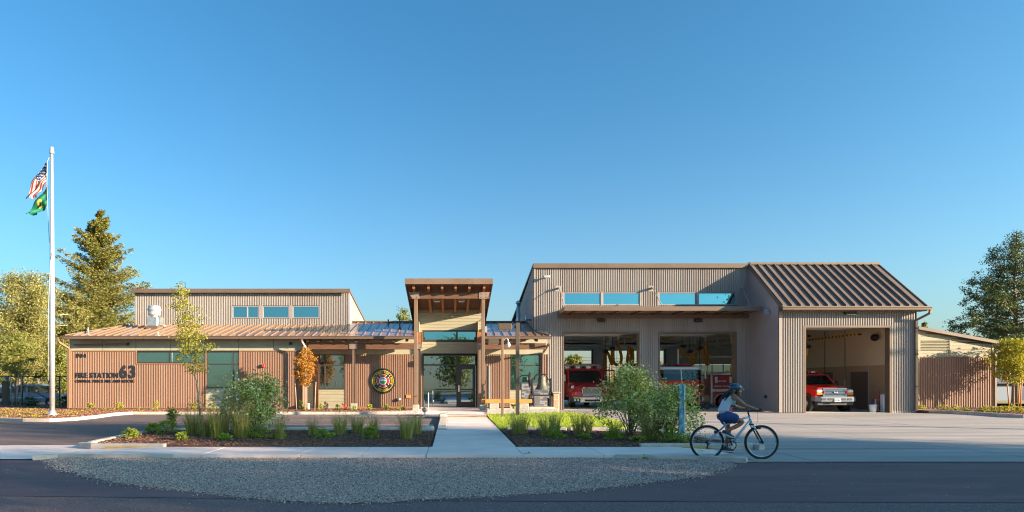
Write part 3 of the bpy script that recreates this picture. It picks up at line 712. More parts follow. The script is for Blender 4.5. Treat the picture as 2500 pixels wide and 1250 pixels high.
# roof exhaust fan
fx = PX(377, 34.6); fy = 34.6
ef = MB().box(fx-0.32, fx+0.32, fy-0.32, fy+0.32, rz(fy)-0.12, rz(fy)+0.1).build('exhaust_fan', M_trim, ST)
MB().bbox(fx-0.29, fx+0.29, fy-0.29, fy+0.29, rz(fy)+0.1, rz(fy)+0.60, 0.015).build('fan_curb', M_galv, ef)
MB().lathe([(0.16, 0.6), (0.16, 0.68), (0.34, 0.72), (0.36, 0.78), (0.34, 0.84), (0.33, 0.98), (0.38, 1.0), (0.37, 1.06), (0.33, 1.10), (0.30, 1.24), (0.14, 1.28), (0.01, 1.28)], (fx, fy, rz(fy)), 24).build('fan_hood', M_alum, ef)
bx('fan_motor', M_galv, fx+0.3, fx+0.42, fy-0.2, fy+0.2, rz(fy)+0.15, rz(fy)+0.6, parent=ef)
# ---- clerestory
YC = CY
XC = lambda p: PX(p, YC)
ZC = lambda p: PZ(p, YC)
wins = [(567, 632), (641, 706), (714, 780)]
corr('clerestory_wall', XC(330)+0.1, XC(853), CZ-0.05, ZC(716), [(XC(565), XC(782), ZC(778), ZC(746))], YC, M_taupe, 0.10, 0.034)
bx('corner_trim', M_taupef, XC(330), XC(333)+0.03, YC-0.05, YC+0.05, CZ, ZC(716))
bx('corner_trim', M_taupef, XC(849), XC(854), YC-0.05, YC+0.05, CZ, ZC(716))
for a, c in wins:
    window(XC(a), XC(c), ZC(777), ZC(747), YC, G_high, M_taupef, fw=0.05, vx=((XC(604),) if a == 567 else ()))
for a, c in ((565, 567), (632, 641), (706, 714), (780, 782)):
    bx('window_jamb', M_taupef, XC(a), XC(c), YC-0.03, YC+0.08, ZC(778), ZC(746))
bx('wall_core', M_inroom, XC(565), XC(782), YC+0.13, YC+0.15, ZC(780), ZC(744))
xcr = XC(853); cb = 42.1; zct = ZC(712)
csl = -(zct-5.67)/(cb-YC)
corr('clerestory_end_wall', YC, cb+1.5, 3.8, lambda y: zct+csl*(y-YC), [], xcr, M_taupe, 0.085, axis='y')
corr('clerestory_end_wall', YC, cb+1.5, 3.8, lambda y: zct+csl*(y-YC), [], XC(330), M_taupe, 0.085, axis='y')
b = MB(); b.hexa([(XC(326), YC-0.25, zct-0.03+0.05), (xcr+0.06, YC-0.25, zct-0.03+0.05), (xcr+0.06, cb+1.6, zct+csl*(cb+1.6-YC)), (XC(326), cb+1.6, zct+csl*(cb+1.6-YC)),
               (XC(326), YC-0.25, zct+0.12), (xcr+0.06, YC-0.25, zct+0.12), (xcr+0.06, cb+1.6, zct+0.1+csl*(cb+1.6-YC)), (XC(326), cb+1.6, zct+0.1+csl*(cb+1.6-YC))]); b.build('clerestory_roof', M_trim, ST)
bx('fascia', M_trim, XC(325), xcr+0.09, YC-0.30, YC-0.25, zct-0.10, zct+0.13)
bx('rake_box', M_taupef, xcr-0.01, xcr+0.02, YC, YC+1.1, CZ-0.2, zct-0.4)
# ---- entrance tower
sT = 0.21
TF = 30.5
zroof = lambda y: 6.50-sT*(y-TF)
tx0, tx1 = PX(990, TF), PX(1202, TF)
b = MB(); b.hexa([(tx0, TF, zroof(TF)), (tx1, TF, zroof(TF)), (tx1, 39, zroof(39)), (tx0, 39, zroof(39)), (tx0, TF, zroof(TF)+0.16), (tx1, TF, zroof(TF)+0.16), (tx1, 39, zroof(39)+0.16), (tx0, 39, zroof(39)+0.16)]); b.build('tower_roof', M_trim, ST)
MB().box(tx0-0.02, PX(1153, TF), TF-0.06, TF-0.002, 6.40, 6.68).box(PX(1153, TF)+0.006, tx1+0.02, TF-0.06, TF-0.002, 6.40, 6.68).build('fascia', M_post, ST)
for sx in (tx0-0.03, tx1-0.02):
    b = MB(); b.hexa([(sx, TF, zroof(TF)-0.10), (sx+0.05, TF, zroof(TF)-0.10), (sx+0.05, 39, zroof(39)-0.10), (sx, 39, zroof(39)-0.10), (sx, TF, zroof(TF)+0.17), (sx+0.05, TF, zroof(TF)+0.17), (sx+0.05, 39, zroof(39)+0.17), (sx, 39, zroof(39)+0.17)]); b.build('rake_board', M_trim, ST)
n = 10
for i in range(n):                       # soffit planks
    xa = tx0+0.03+(tx1-tx0-0.06)*i/n; xb = tx0+0.03+(tx1-tx0-0.06)*(i+1)/n-0.01
    b = MB(); b.hexa([(xa, TF+0.01, zroof(TF)-0.05), (xb, TF+0.01, zroof(TF)-0.05), (xb, YT, zroof(YT)-0.05), (xa, YT, zroof(YT)-0.05), (xa, TF+0.01, zroof(TF)-0.003), (xb, TF+0.01, zroof(TF)-0.003), (xb, YT, zroof(YT)-0.003), (xa, YT, zroof(YT)-0.003)]); b.build('soffit_board', M_soffit, ST)
for p in (1010, 1046, 1079.5, 1112.5, 1146, 1182):
    x = PX(p, TF+0.15); b = MB(); y0, y1 = TF+0.12, YT
    b.hexa([(x-0.06, y0, zroof(y0)-0.27), (x+0.06, y0, zroof(y0)-0.27), (x+0.06, y1, zroof(y1)-0.27), (x-0.06, y1, zroof(y1)-0.27), (x-0.06, y0, zroof(y0)-0.055), (x+0.06, y0, zroof(y0)-0.055), (x+0.06, y1, zroof(y1)-0.055), (x-0.06, y1, zroof(y1)-0.055)]); b.build('rafter', M_rafter, ST)
TP = 31.2
XT = lambda p: PX(p, TP)
for p in (1015, 1179.5): post(XT(p), TP, 0.4, 6.05-0.31+0.0, 0.17, 0.34, 0.40)
bx('beam', M_timber, XT(1000), XT(1194), TP-0.10, TP+0.10, 5.76, 6.08, 0.012)
for a, c, s in ((998, 1024, 1), (1169, 1196, -1)):
    xa, xc = XT(a), XT(c)
    b = MB(); e = 0.17
    if s == 1: b.prism_y([(xa-0.0, 6.09), (xa+e, 5.76), (xc, 5.76), (xc, 6.09)], TP-0.125, TP-0.105)
    else: b.prism_y([(xa, 5.76), (xc-e, 5.76), (xc, 6.09), (xa, 6.09)], TP-0.125, TP-0.105)
    pl = b.build('steel_plate', M_plate, ST); b = MB()
    for i in range(2):
        for xx in ((xa+xc)/2-0.12+s*0.03, (xa+xc)/2+0.12+s*0.03): b.lathe([(0.02, 0), (0.02, -0.02), (0.001, -0.022)], (xx, TP-0.125, 5.84+0.16*i), 6, 'y')
    kind(b.build('bolts', M_dark, pl), 'stuff')
# soffit lamps and camera
for p in (1067, 1127):
    x = PX(p, 32.6); z = zroof(32.6)-0.1
    l = MB().box(x-0.2, x+0.2, 32.4, 32.8, z-0.10, z+0.03).build('soffit_lamp', M_taupef, ST)
    MB().bbox(x-0.15, x+0.15, 32.45, 32.75, z-0.17, z-0.10, 0.02).build('lamp_lens', M_alum, l)
b = MB(); b.sphere((PX(1104, YT-0.05), YT-0.05, PZ(772, YT)), 0.07); b.build('security_camera', M_alum, ST)
# tower wall
XW = lambda p: PX(p, YT)
ZW = lambda p: PZ(p, YT)
boards(XW(1018), XW(1176), ZW(806), zroof(YT)-0.02, YT, 0.165, M_siding, ST)
boards(XW(1029), XW(1166), ZW(863), ZW(834), YT, 0.165, M_siding, ST)
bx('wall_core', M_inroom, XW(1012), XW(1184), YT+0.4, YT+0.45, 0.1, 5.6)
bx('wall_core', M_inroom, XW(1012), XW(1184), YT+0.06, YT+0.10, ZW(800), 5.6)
for a, c in ((1018, 1031), (1165, 1176)):
    bx('corner_board', M_siding, XW(a), XW(c), YT-0.03, YT+0.05, ZW(866), ZW(804))
    corr('corrugated_wall', XW(a), XW(c), 0.12, ZW(866), [], YT, M_terra, 0.085)
for xx, f in ((XP(1022), False), (XP(1168), True)):
    corr('return_wall', YP, YT, 0.12, 4.9, [], xx, M_siding, 0.17, 0.012, axis='y', flip=not f)
window(XW(1031), XW(1165), ZW(833), ZW(806), YT, G_high, vx=(XW(1115.5),), fw=0.09)
window(XW(1031), XW(1163), ZW(996.5), ZW(866), YT, G_door, vx=(XW(1116),), hz=(ZW(950.5), ZW(891)), fw=0.08, blind=False, name='entrance_window', skip=((1, 0), (1, 1)))
bx('interior_screen', M_blind, XW(1035), XW(1112), YT+0.3, YT+0.32, 0.2, ZW(895))
dr = MB(); DX0, DX1 = XW(1117.5), XW(1161); dz0, dz1 = 0.13, ZW(892.5)
dr.box(DX0+0.02, DX0+0.19, YT-0.03, YT+0.03, dz0, dz1).box(DX1-0.17, DX1-0.02, YT-0.03, YT+0.03, dz0, dz1).box(DX0+0.19, DX1-0.17, YT-0.03, YT+0.03, dz0, dz0+0.30).box(DX0+0.19, DX1-0.17, YT-0.03, YT+0.03, dz1-0.20, dz1)
door = dr.build('entrance_door', M_dark, ST)
MB().box(DX0+0.19, DX1-0.17, YT-0.006, YT+0.006, dz0+0.3, dz1-0.2).build('pane', G_door, door)
MB().box(DX0+0.19, DX1-0.15, YT+0.05, YT+0.09, 1.02, 1.10).build('push_bar', M_chrome, door)
h = MB().bbox(DX0+0.04, DX0+0.14, YT-0.05, YT-0.03, 0.98, 1.36, 0.01); h.tube([(DX0+0.09, YT-0.05, 1.2), (DX0+0.09, YT-0.12, 1.2), (DX0+0.27, YT-0.12, 1.2)], 0.014, 6); h.lathe([(0.035, 0), (0.03, -0.04), (0.001, -0.04)], (DX0+0.09, YT-0.05, 1.3), 10, 'y'); h.build('door_handle', M_chrome, door)
MB().box(DX1-0.008, DX1+0.026, YT-0.055, YT-0.03, dz0, dz1).build('door_edge', M_galv, door)
# mid side posts with stub beams (where porch beams meet the tower)
for p in (1023.5, 1171):
    post(PX(p, BY), BY, 0.12, 4.1, 0.14, 0.16, 0.14)
for p0, p1 in ((1018, 1030), (1165, 1180)):
    z0 = PZ(852, BY)
    bx('beam_end', M_rafter, PX(p0, BY), PX(p1, BY), BY-0.12, BY+0.4, PZ(838, BY), PZ(811, BY))
    plate(PX(p0-1, BY), PX(p1+1, BY), BY-0.13, z0, PZ(839, BY), bolts=2)
bx('wall_spout', M_alum, PX(1184, 32.0), PX(1189, 32.0), 31.9, 32.1, PZ(812, 32), PZ(797, 32))
# sensor, keypad, letterbox, hose boxes on porch walls
bx('card_reader', M_black, XP(1179), XP(1186), YP-0.10, YP-0.02, ZP(938), ZP(928), 0.01)
bx('thermometer_strip', M_alum, XP(1193), XP(1197), YP-0.07, YP-0.02, ZP(980), ZP(893))
bx('fire_connection', M_lumber, XP(992), XP(1003), YP-0.07, YP-0.02, ZP(972), ZP(964))
MB().lathe([(0.09, 0), (0.09, -0.12), (0.05, -0.16), (0.001, -0.16)], (XP(975), YP-0.02, ZP(975)), 14, 'y').build('valve_cap', M_galv, ST)
bx('alarm_base', mat('alarm_red', (0.5, 0.03, 0.03), 0.5), XL(641), XL(648.5), YL-0.16, YL-0.03, ZL(896.5), ZL(889), 0.015)
# eave lamp tube and round lamps
pipe('tube_lamp', [(XL(188), YL-0.24, ZL(842.5)), (XL(316), YL-0.12, ZL(840.5))], 0.045, M_trim)
b = MB(); b.sphere((XL(316), YL-0.12, ZL(840.5)), 0.085); b.sphere((XL(711), YL-0.12, ZL(839)), 0.085); 
b.build('round_lamp', M_black, ST)
# ---- apparatus bays: main hall
XM = lambda p: PX(p, YM)
ZM = lambda p: PZ(p, YM)
mx0, mx1 = XM(1303), XM(1828)
D1 = (XM(1373), XM(1562), -0.1, ZM(810)); D2 = (XM(1607), XM(1798), -0.1, ZM(810))
whl = [(XM(1376)-0.06, XM(1562)+0.06, ZM(746), ZM(713)), (XM(1608)-0.06, XM(1797)+0.06, ZM(746), ZM(713))]
corr('corrugated_wall', mx0+0.07, mx1-0.02, 0.02, ZM(654), [D1, D2]+whl, YM, M_taupe, 0.12, 0.038, label='tall taupe ribbed front wall of the vehicle bays')
bx('corner_trim', M_taupe, mx0, mx0+0.1, YM-0.06, YM+0.05, 3.5, ZM(654))
bx('corner_trim', M_taupef, mx1-0.12, mx1, YM-0.06, YM+0.02, 0.02, ZM(654))
bx('fascia', M_trim, mx0-0.04, mx1+0.02, YM-0.16, YM+0.02, ZM(655), ZM(645)+0.02)
for k, (wa, wb, ws) in enumerate(((1376, 1562, 1468.5), (1608, 1797, 1702))):
    for a, c in ((wa, ws-2), (ws+2, wb)):
        window(XM(a), XM(c), ZM(746)+0.02, ZM(714), YM, G_high, M_taupef, fw=0.05)
    bx('window_jamb', M_taupe, XM(ws-2), XM(ws+2), YM-0.04, YM+0.08, ZM(746), ZM(713))
    bx('window_jamb', M_taupe, XM(wa)-0.08, XM(wa), YM-0.04, YM+0.08, ZM(746), ZM(713))
    bx('window_jamb', M_taupe, XM(wb), XM(wb)+0.08, YM-0.04, YM+0.08, ZM(746), ZM(713))
    bx('wall_core', M_inroom, XM(wa)-0.08, XM(wb)+0.08, YM+0.14, YM+0.16, ZM(748), ZM(710))
# left side wall and shed roof falling to the back
zr = ZM(645); msl = -0.215
corr('side_wall', YM, 52.0, 3.0, lambda y: zr-0.15+msl*(y-YM), [], mx0, M_taupe, 0.30, 0.03, axis='y')
b = MB(); b.hexa([(mx0-0.06, YM-0.1, zr-0.1), (mx1+6.9, YM-0.1, zr-0.1), (mx1+6.9, 52, zr-0.1+msl*14.0), (mx0-0.06, 52, zr-0.1+msl*14.0), (mx0-0.06, YM-0.1, zr+0.0), (mx1+6.9, YM-0.1, zr+0.0), (mx1+6.9, 52, zr+msl*14.0), (mx0-0.06, 52, zr+msl*14.0)]); b.build('rear_roof', M_trim, ST)
# canopy over the doors
cy0, cy1 = YM-1.85, YM-0.03
cx0, cx1 = PX(1378, cy0), PX(1860, cy0)
czt, czb = PZ(748, cy0), PZ(758.5, cy0)
can = MB().box(cx0, cx1, cy0, cy0+0.08, czb, czt).box(cx0, cx0+0.08, cy0+0.08, cy1, czb, czt).box(cx1-0.08, cx1, cy0+0.08, cy1, czb, czt).build('canopy', M_trim, ST)
MB().box(cx0+0.08, cx1-0.08, cy0+0.08, cy1, czb+0.03, czb+0.10).build('canopy_deck', M_roof, can)
for i in range(9):
    x = cx0+0.6+(cx1-cx0-1.2)*i/8
    MB().box(x-0.03, x+0.03, cy0+0.09, cy1, czb-0.03, czb+0.028).build('canopy_rib', M_dark, can)
MB().box(cx0, mx1-0.05, YM-0.14, YM-0.03, czb-0.22, czb-0.0).build('ledger', M_trim, can)
for pb, pf in ((1362, 1379), (1589, 1617), (1806, 1832)):
    pl = bx('bracket_plate', M_taupe, XM(pb)-0.15, XM(pb)+0.15, YM-0.05, YM-0.03, ZM(712), ZM(698))
    MB().box(XM(pb)-0.02, XM(pb)+0.03, YM-0.32, YM-0.05, ZM(707), ZM(702)).build('bracket_lug', M_taupef, pl)
    pipe('tie_rod', [(XM(pb)+0.01, YM-0.28, ZM(704)), (PX(pf, cy0+0.1), cy0+0.1, czt+0.03)], 0.02, M_taupef)
for p in (1467, 1703):
    b = MB(); b.bbox(XM(p)-0.2, XM(p)+0.2, YM-0.22, YM-0.03, ZM(787), ZM(779), 0.02).box(XM(p)-0.06, XM(p)+0.06, YM-0.12, YM-0.03, ZM(779), ZM(775)); b.build('wall_lamp', M_black, ST)
# door jambs
for D in (D1, D2):
    for x in (D[0], D[1]):
        s = 1 if x == D[0] else -1
        b = MB(); xa, xb = sorted((x, x+s*0.08)); b.box(xa, xb, YM-0.05, YM+0.35, 0.0, D[3]); b.build('door_jamb', M_trim, ST)
    bx('door_head', M_trim, D[0]+0.08, D[1]-0.08, YM-0.05, YM+0.35, D[3]-0.1, D[3])
for D in (D1, D2):
    for k in range(6): MB().bbox(D[0]+0.1, D[1]-0.1, YM+0.45+k*0.62, YM+1.03+k*0.62, D[3]+0.05, D[3]+0.11, 0.01).build('raised_door_panel', M_inwall, ST)
for k in range(5): MB().bbox(17.7, 21.8, 30.63+0.45+k*0.62, 30.63+1.03+k*0.62, 4.42, 4.48, 0.01).build('raised_door_panel', M_inwall, ST)
# security camera on wall, speaker on the side
b = MB(); b.box(XM(1331)-0.02, XM(1331)+0.02, YM-0.3, YM-0.02, ZM(680), ZM(677)); b.bbox(XM(1325), XM(1340), YM-0.42, YM-0.26, ZM(681), ZM(675), 0.02); b.build('security_camera', M_alum, ST)
b = MB(); sx = mx0; b.prism_x([(YM+0.6, 5.05), (YM+1.0, 5.35), (YM+1.0, 5.0)], sx-0.35, sx-0.02); b.build('horn_speaker', M_alum, ST)
# ---- projecting right bay
XQ = lambda p: PX(p, YW)
ZQ = lambda p: PZ(p, YW)
wx0, wx1 = mx1+0.0, 23.24
D3 = (XQ(1962), XQ(2175), -0.1, ZQ(795))
REY, REZ = 30.15, PZ(749, 30.15)
wsl = (zr+0.02-REZ)/(YM-REY)
wz = lambda y: REZ+wsl*(y-REY)
corr('corrugated_wall', wx0+0.14, wx1-0.1, 0.03, wz(YW)-0.15, [D3], YW, M_taupe, 0.12, 0.038, label='sunlit taupe ribbed wall around the right bay')
bx('corner_trim', M_taupe, wx0, wx0+0.16, YW-0.05, YW+0.03, 0.03, wz(YW)-0.12)
b = MB(); b.add([(wx0-0.02, YW, 0.03), (wx0-0.02, YM+0.0, 0.03), (wx0-0.02, YM, wz(YM)-0.05), (wx0-0.02, YW, wz(YW)-0.05)], [(0, 1, 2, 3)]); b.build('flat_side_wall', M_taupef, ST)
b = MB(); b.add([(wx1, YW, 0.03), (wx1, 50.0, 0.03), (wx1, 50.0, 4.6), (wx1, YM, wz(YM)-0.05), (wx1, YW, wz(YW)-0.05)], [(0, 1, 2, 3, 4)]); b.build('flat_side_wall', M_taupef, ST)
xsr = linsp(wx0-0.05, wx1+0.16, 0.432)
roof_panels(xsr, lambda x: REY, lambda x: YM-0.02, wz, ST, M_roofd, th=0.03, rib=0.11, ribw=0.05)
bx('ridge_cap', M_trim, mx1, wx1+0.2, YM-0.18, YM+0.06, zr-0.05, zr+0.07)
for sx in (wx0-0.09, wx1+0.16):
    b = MB(); b.hexa([(sx, REY, wz(REY)-0.16), (sx+0.04, REY, wz(REY)-0.16), (sx+0.04, YM, wz(YM)-0.16), (sx, YM, wz(YM)-0.16), (sx, REY, wz(REY)+0.06), (sx+0.04, REY, wz(REY)+0.06), (sx+0.04, YM, wz(YM)+0.06), (sx, YM, wz(YM)+0.06)]); b.build('rake_board', M_trim, ST)
g = MB(); g.prism_x([(REY-0.14, REZ+0.02), (REY-0.14, REZ-0.03), (REY-0.11, REZ-0.05), (REY-0.10, REZ-0.15), (REY, REZ-0.17), (REY, REZ+0.02)], wx0-0.1, wx1+0.3); g.build('gutter', M_trim, ST)
b = MB(); b.hexa([(wx0, REY, REZ-0.2), (wx1+0.15, REY, REZ-0.2), (wx1+0.15, YW, REZ-0.2), (wx0, YW, REZ-0.2), (wx0, REY, REZ-0.15), (wx1+0.15, REY, REZ-0.15), (wx1+0.15, YW, REZ-0.15), (wx0, YW, REZ-0.15)]); b.build('soffit', M_trim, ST)
bx('wall_lamp', M_black, XQ(2058), XQ(2085), YW-0.24, YW-0.03, ZQ(768), ZQ(757), 0.02)
bx('lamp_lens', mat('warm_lens', (0.6, 0.5, 0.35), 0.4), XQ(2064), XQ(2084), YW-0.2, YW-0.05, ZQ(769.5), ZQ(768))
b = MB(); b.prism_x([(31.5, 5.0), (31.5, 5.3), (31.32, 5.0)], wx0-0.3, wx0-0.05); b.build('horn_speaker', M_alum, ST)
bx('wall_outlet', M_dark, wx0-0.09, wx0-0.03, 31.7, 31.9, 0.72, 0.86)
for x, s in ((D3[0], 1), (D3[1], -1)):
    b = MB(); xa, xb = sorted((x, x+s*0.09)); b.box(xa, xb, YW-0.05, YW+0.3, 0.0, D3[3]); b.build('door_jamb', M_trim, ST)
bx('door_head', M_trim, D3[0]+0.09, D3[1]-0.09, YW-0.05, YW+0.3, D3[3]-0.1, D3[3])
rectpipe('downspout', [(XQ(2252), REY-0.05, REZ-0.16), (XQ(2250), REY-0.05, REZ-0.32), (XQ(2233), YW-0.1, REZ-0.62), (XQ(2233), YW-0.1, 0.12)], 0.12, M_post)
b = MB()
for z in (1.3, 2.9, 4.2): b.box(XQ(2230), XQ(2236.5), YW-0.17, YW-0.05, z, z+0.05)
kind(b.build('pipe_clamp', M_dark, ST), 'stuff')
bx('plinth', M_kerb, XQ(2176), wx1+0.1, YW-0.02, YW+0.02, -0.1, 0.12)
# ---- shed at the right end
YS = 33.7
XS = lambda p: PX(p, YS)
ZS = lambda p: PZ(p, YS)
sx0, sx1 = XS(2238), XS(2424)
szt = lambda x: ZS(804)+(ZS(838)-ZS(804))*(x-XS(2240))/(XS(2425)-XS(2240))
zsm = ZS(873)
corr('corrugated_wall', sx0, sx1-0.02, 0.15, zsm, [], YS, M_terra, 0.13, 0.04, label='terracotta ribbed wall of the low right shed')
bx('corner_trim', M_terraf, sx1-0.06, sx1+0.06, YS-0.05, YS+0.05, 0.15, zsm)
bx('corner_trim', M_terraf, sx0, sx0+0.08, YS-0.05, YS+0.05, 0.15, zsm)
bx('top_flashing', M_terraf, sx0, sx1+0.06, YS-0.05, YS+0.03, zsm, zsm+0.04)
bx('plinth', M_kerb, sx0, sx1, YS+0.0, YS+0.1, -0.1, 0.15)
boards(sx0, XS(2318), zsm+0.045, ZS(856), YS, 0.2, M_siding, ST)
boards(XS(2245), XS(2318), ZS(831)+0.02, ZS(800), YS, 0.2, M_siding, ST, zt=lambda x: szt(x)-0.05)
boards(XS(2320), sx1-0.05, zsm+0.045, ZS(804), YS, 0.2, M_siding, ST, zt=lambda x: szt(x)-0.05)
bx('vertical_trim', M_siding, XS(2317), XS(2321), YS-0.04, YS+0.03, zsm+0.04, szt(XS(2319))-0.08)
bx('vertical_trim', M_siding, sx1-0.07, sx1+0.02, YS-0.04, YS+0.03, zsm+0.04, szt(sx1)-0.05)
bx('vertical_trim', M_siding, sx0, XS(2246), YS-0.04, YS+0.03, ZS(856), szt(sx0)-0.1)
for i in range(7):
    z = ZS(855)+i*0.085
    MB().hexa([(XS(2247), YS-0.03, z), (XS(2316), YS-0.03, z), (XS(2316), YS+0.06, z+0.06), (XS(2247), YS+0.06, z+0.06), (XS(2247), YS-0.03, z+0.02), (XS(2316), YS-0.03, z+0.02), (XS(2316), YS+0.06, z+0.08), (XS(2247), YS+0.06, z+0.08)]).build('louvre_blade', M_siding, ST)
bx('louvre_backing', M_black, XS(2246), XS(2317), YS+0.07, YS+0.1, ZS(857), ZS(826))
b = MB(); xr = XS(2452); so = 0.14
b.prism_y([(sx0-0.05, szt(sx0)-0.03), (xr, szt(xr)-0.03), (xr, szt(xr)+so), (sx0-0.05, szt(sx0)+so)], YS-0.25, 44); b.build('shed_roof', M_trim, ST)
b = MB(); b.add([(sx1, YS, 0.15), (sx1, 43.5, 0.15), (sx1, 43.5, szt(sx1)), (sx1, YS, szt(sx1))], [(0, 1, 2, 3)]); b.build('shed_side_wall', M_terra, ST)
rectpipe('downspout', [(XS(2446), YS-0.1, szt(xr)-0.05), (XS(2445), YS-0.1, szt(xr)-0.2), (XS(2428), YS-0.05, szt(xr)-0.42), (XS(2428), YS-0.05, 0.15)], 0.10, M_post)
# ---- stack on the left of the hall roof
bp = 37.5
pipe('flue_pipe', [(PX(1265, bp), bp, 4.0), (PX(1265, bp), bp, PZ(742, bp))], 0.10, M_galv)
MB().lathe([(0.10, 0), (0.16, 0.02), (0.16, 0.1), (0.05, 0.2), (0.01, 0.2)], (PX(1265, bp), bp, PZ(742, bp)), 14).build('flue_cap', M_alum, ST)
pipe('conduit', [(PX(1262, 38.5), 38.5, 4.5), (PX(1270, 38.5), 38.5, PZ(765, 38.5))], 0.04, M_alum)

# ================= interior of the bays
BK = 50.0
sB = F/BK
XI = lambda p: PX(p, BK)
ZI = lambda p: PZ(p, BK)
IN = ST
kind(MB().box(mx0+0.1, wx1-0.05, YM-0.0, BK+0.2, -0.1, 0.016).build('bay_floor', M_infloor), 'structure')
kind(MB().box(D3[0]-0.4, wx1-0.05, YW+0.02, YM-0.01, -0.1, 0.0165).build('bay_floor', M_infloor), 'structure')
o1 = (XI(1330), XI(1445)); o2 = (XI(1479), XI(1622)); zh = ZI(853)
w_in = MB()
w_in.box(mx0, o1[0], BK, BK+0.25, 0, 5.5).box(o1[1], o2[0], BK, BK+0.25, 0, zh).box(o2[1], XI(1655), BK, BK+0.25, 0, zh).box(o1[0], wx1, BK, BK+0.25, zh, 5.5)
w_in.build('rear_wall', M_inwall, ST)
for o in (o1, o2):      # door frames and hoisted rear doors
    [bx('door_track', M_dark, q-0.06, q+0.06, BK-0.12, BK-0.01, 0, zh) for q in o]
    for k in range(6):
        MB().bbox(o[0]+0.08, o[1]-0.08, BK-0.75-k*0.62, BK-0.17-k*0.62, zh+0.12, zh+0.18, 0.01).build('raised_door_panel', M_inwall, ST)
    bx('raised_door_panel', M_inwall, o[0]+0.08, o[1]-0.08, BK-0.10, BK-0.05, zh-0.12, zh+0.05)
# third rear door, closed, with a window row
x3a, x3b = XI(1655), wx1-0.1
for i, (za, zb_) in enumerate(((0, 0.62), (0.63, 1.25), (1.26, 1.88), (2.95, 3.55), (3.56, 4.2))):
    bx('rear_door_panel', M_inwall, x3a+0.05, x3b, BK+0.02, BK+0.07, za, zb_)
n = 5
for i in range(n+1):
    xx = x3a+0.05+(x3b-x3a-0.12)*i/n; bx('rear_door_rail', M_inwall, xx, xx+0.07, BK+0.02, BK+0.07, 1.89, 2.94)
G_clear = glass_mat('clear_glass', (0.75, 0.9, 0.9), 0.97)
bx('rear_door_glass', G_clear, x3a+0.1, x3b-0.05, BK+0.035, BK+0.045, 1.92, 2.92)
# inner side walls
bx('inner_wall', M_inwall, mx0+0.12, mx0+0.2, YM+0.2, BK, 0, 5.4)
ys = [YW+0.12, 33.9, 34.0, 36.2, 36.3, 38.5, 38.6, 44, BK]
xi = wx1-0.08
doors = [(31.55, 32.55), (34.05, 35.6), (37.2, 38.3)]
wl_ = MB(); wl_.box(xi, xi+0.06, YW+0.1, BK, 2.45, 5.35); wl_.build('inner_wall', M_inbeige, ST, label='upper beige wall seen inside the right bay')
wt = MB(); cur = YW+0.1
for da, db in doors:
    wt.box(xi-0.02, xi+0.06, cur, da, 0, 2.449); wt.box(xi-0.02, xi+0.06, da, db, 2.12, 2.449); cur = db
wt.box(xi-0.02, xi+0.06, cur, BK, 0, 2.449); wt.build('wainscot_wall', M_intan, ST)
mdoor = mat('grey_steel_door', (0.05, 0.055, 0.065), 0.5)
for k, (da, db) in enumerate(doors):
    d = bx('side_door', mdoor if k != 1 else mat('brown_sliding_door', (0.20, 0.125, 0.085), 0.6), xi+0.0, xi+0.04, da+0.04, db-0.04, 0.0, 2.1)
    if k == 0:
        MB().box(xi-0.12, xi-0.0, da+0.2, da+0.6, 2.0, 2.07).build('door_closer', M_alum, d); MB().box(xi-0.05, xi, db-0.2, db-0.12, 0.95, 1.15).build('door_handle', M_chrome, d)
for y in (36.0, 33.95): bx('wall_post', M_alum, xi-0.06, xi-0.02, y, y+0.06, 0, 2.5)
bx('switch_plate', M_alum, xi-0.06, xi-0.02, 31.0, 31.35, 1.1, 1.3)
b = MB(); b.sphere((xi-0.25, 33.2, 3.95), 0.22, sc=(0.8, 1.1, 0.9)); b.build('wall_speaker', M_black, ST)
for y in (35.3, 37.2): pipe('hanging_cord', [(xi-0.5, y, 4.6), (xi-0.5, y, 1.6)], 0.02, M_dark)
# ceiling deck, joists and trusses
cz_ = lambda y: 5.45-0.075*(y-YM)
b = MB(); b.hexa([(mx0+0.1, YM+0.05, cz_(YM)), (wx1-0.05, YM+0.05, cz_(YM)), (wx1-0.05, BK+0.2, cz_(BK)), (mx0+0.1, BK+0.2, cz_(BK)), (mx0+0.1, YM+0.05, cz_(YM)+0.05), (wx1-0.05, YM+0.05, cz_(YM)+0.05), (wx1-0.05, BK+0.2, cz_(BK)+0.05), (mx0+0.1, BK+0.2, cz_(BK)+0.05)]); b.build('ceiling', M_deck, ST)
bx('ceiling', M_deck, D3[0]-0.5, wx1-0.05, YW+0.1, YM+0.04, 5.0, 5.05)
for y in np.arange(35.0, BK, 2.6):
    MB().box(mx0+0.2, wx1-0.1, y-0.05, y+0.05, cz_(y)-0.14, cz_(y)-0.01).build('joist', M_truss, ST)
for (px, py0, py1, Yt) in ((1473, 815, 843, 42), (1489, 815, 838, 41), (1509, 815, 832, 40), (1525, 817, 843, 43), (1671, 818, 845, 42), (1696, 818, 840, 41), (1722, 818, 835, 40), (1751, 818, 846, 42), (1787, 816, 840, 38), (2024, 803, 822, 36), (1965, 803, 832, 35.5)):
    x = PX(px, Yt); b = MB(); b.box(x-0.06, x+0.06, Yt-0.06, Yt+0.06, PZ(py1, Yt), 5.3)
    b.bar((x, Yt, PZ(py1, Yt)+0.45), (x-0.55, Yt, 5.25), 0.06, 0.06); b.build('truss_strut', M_truss, ST)
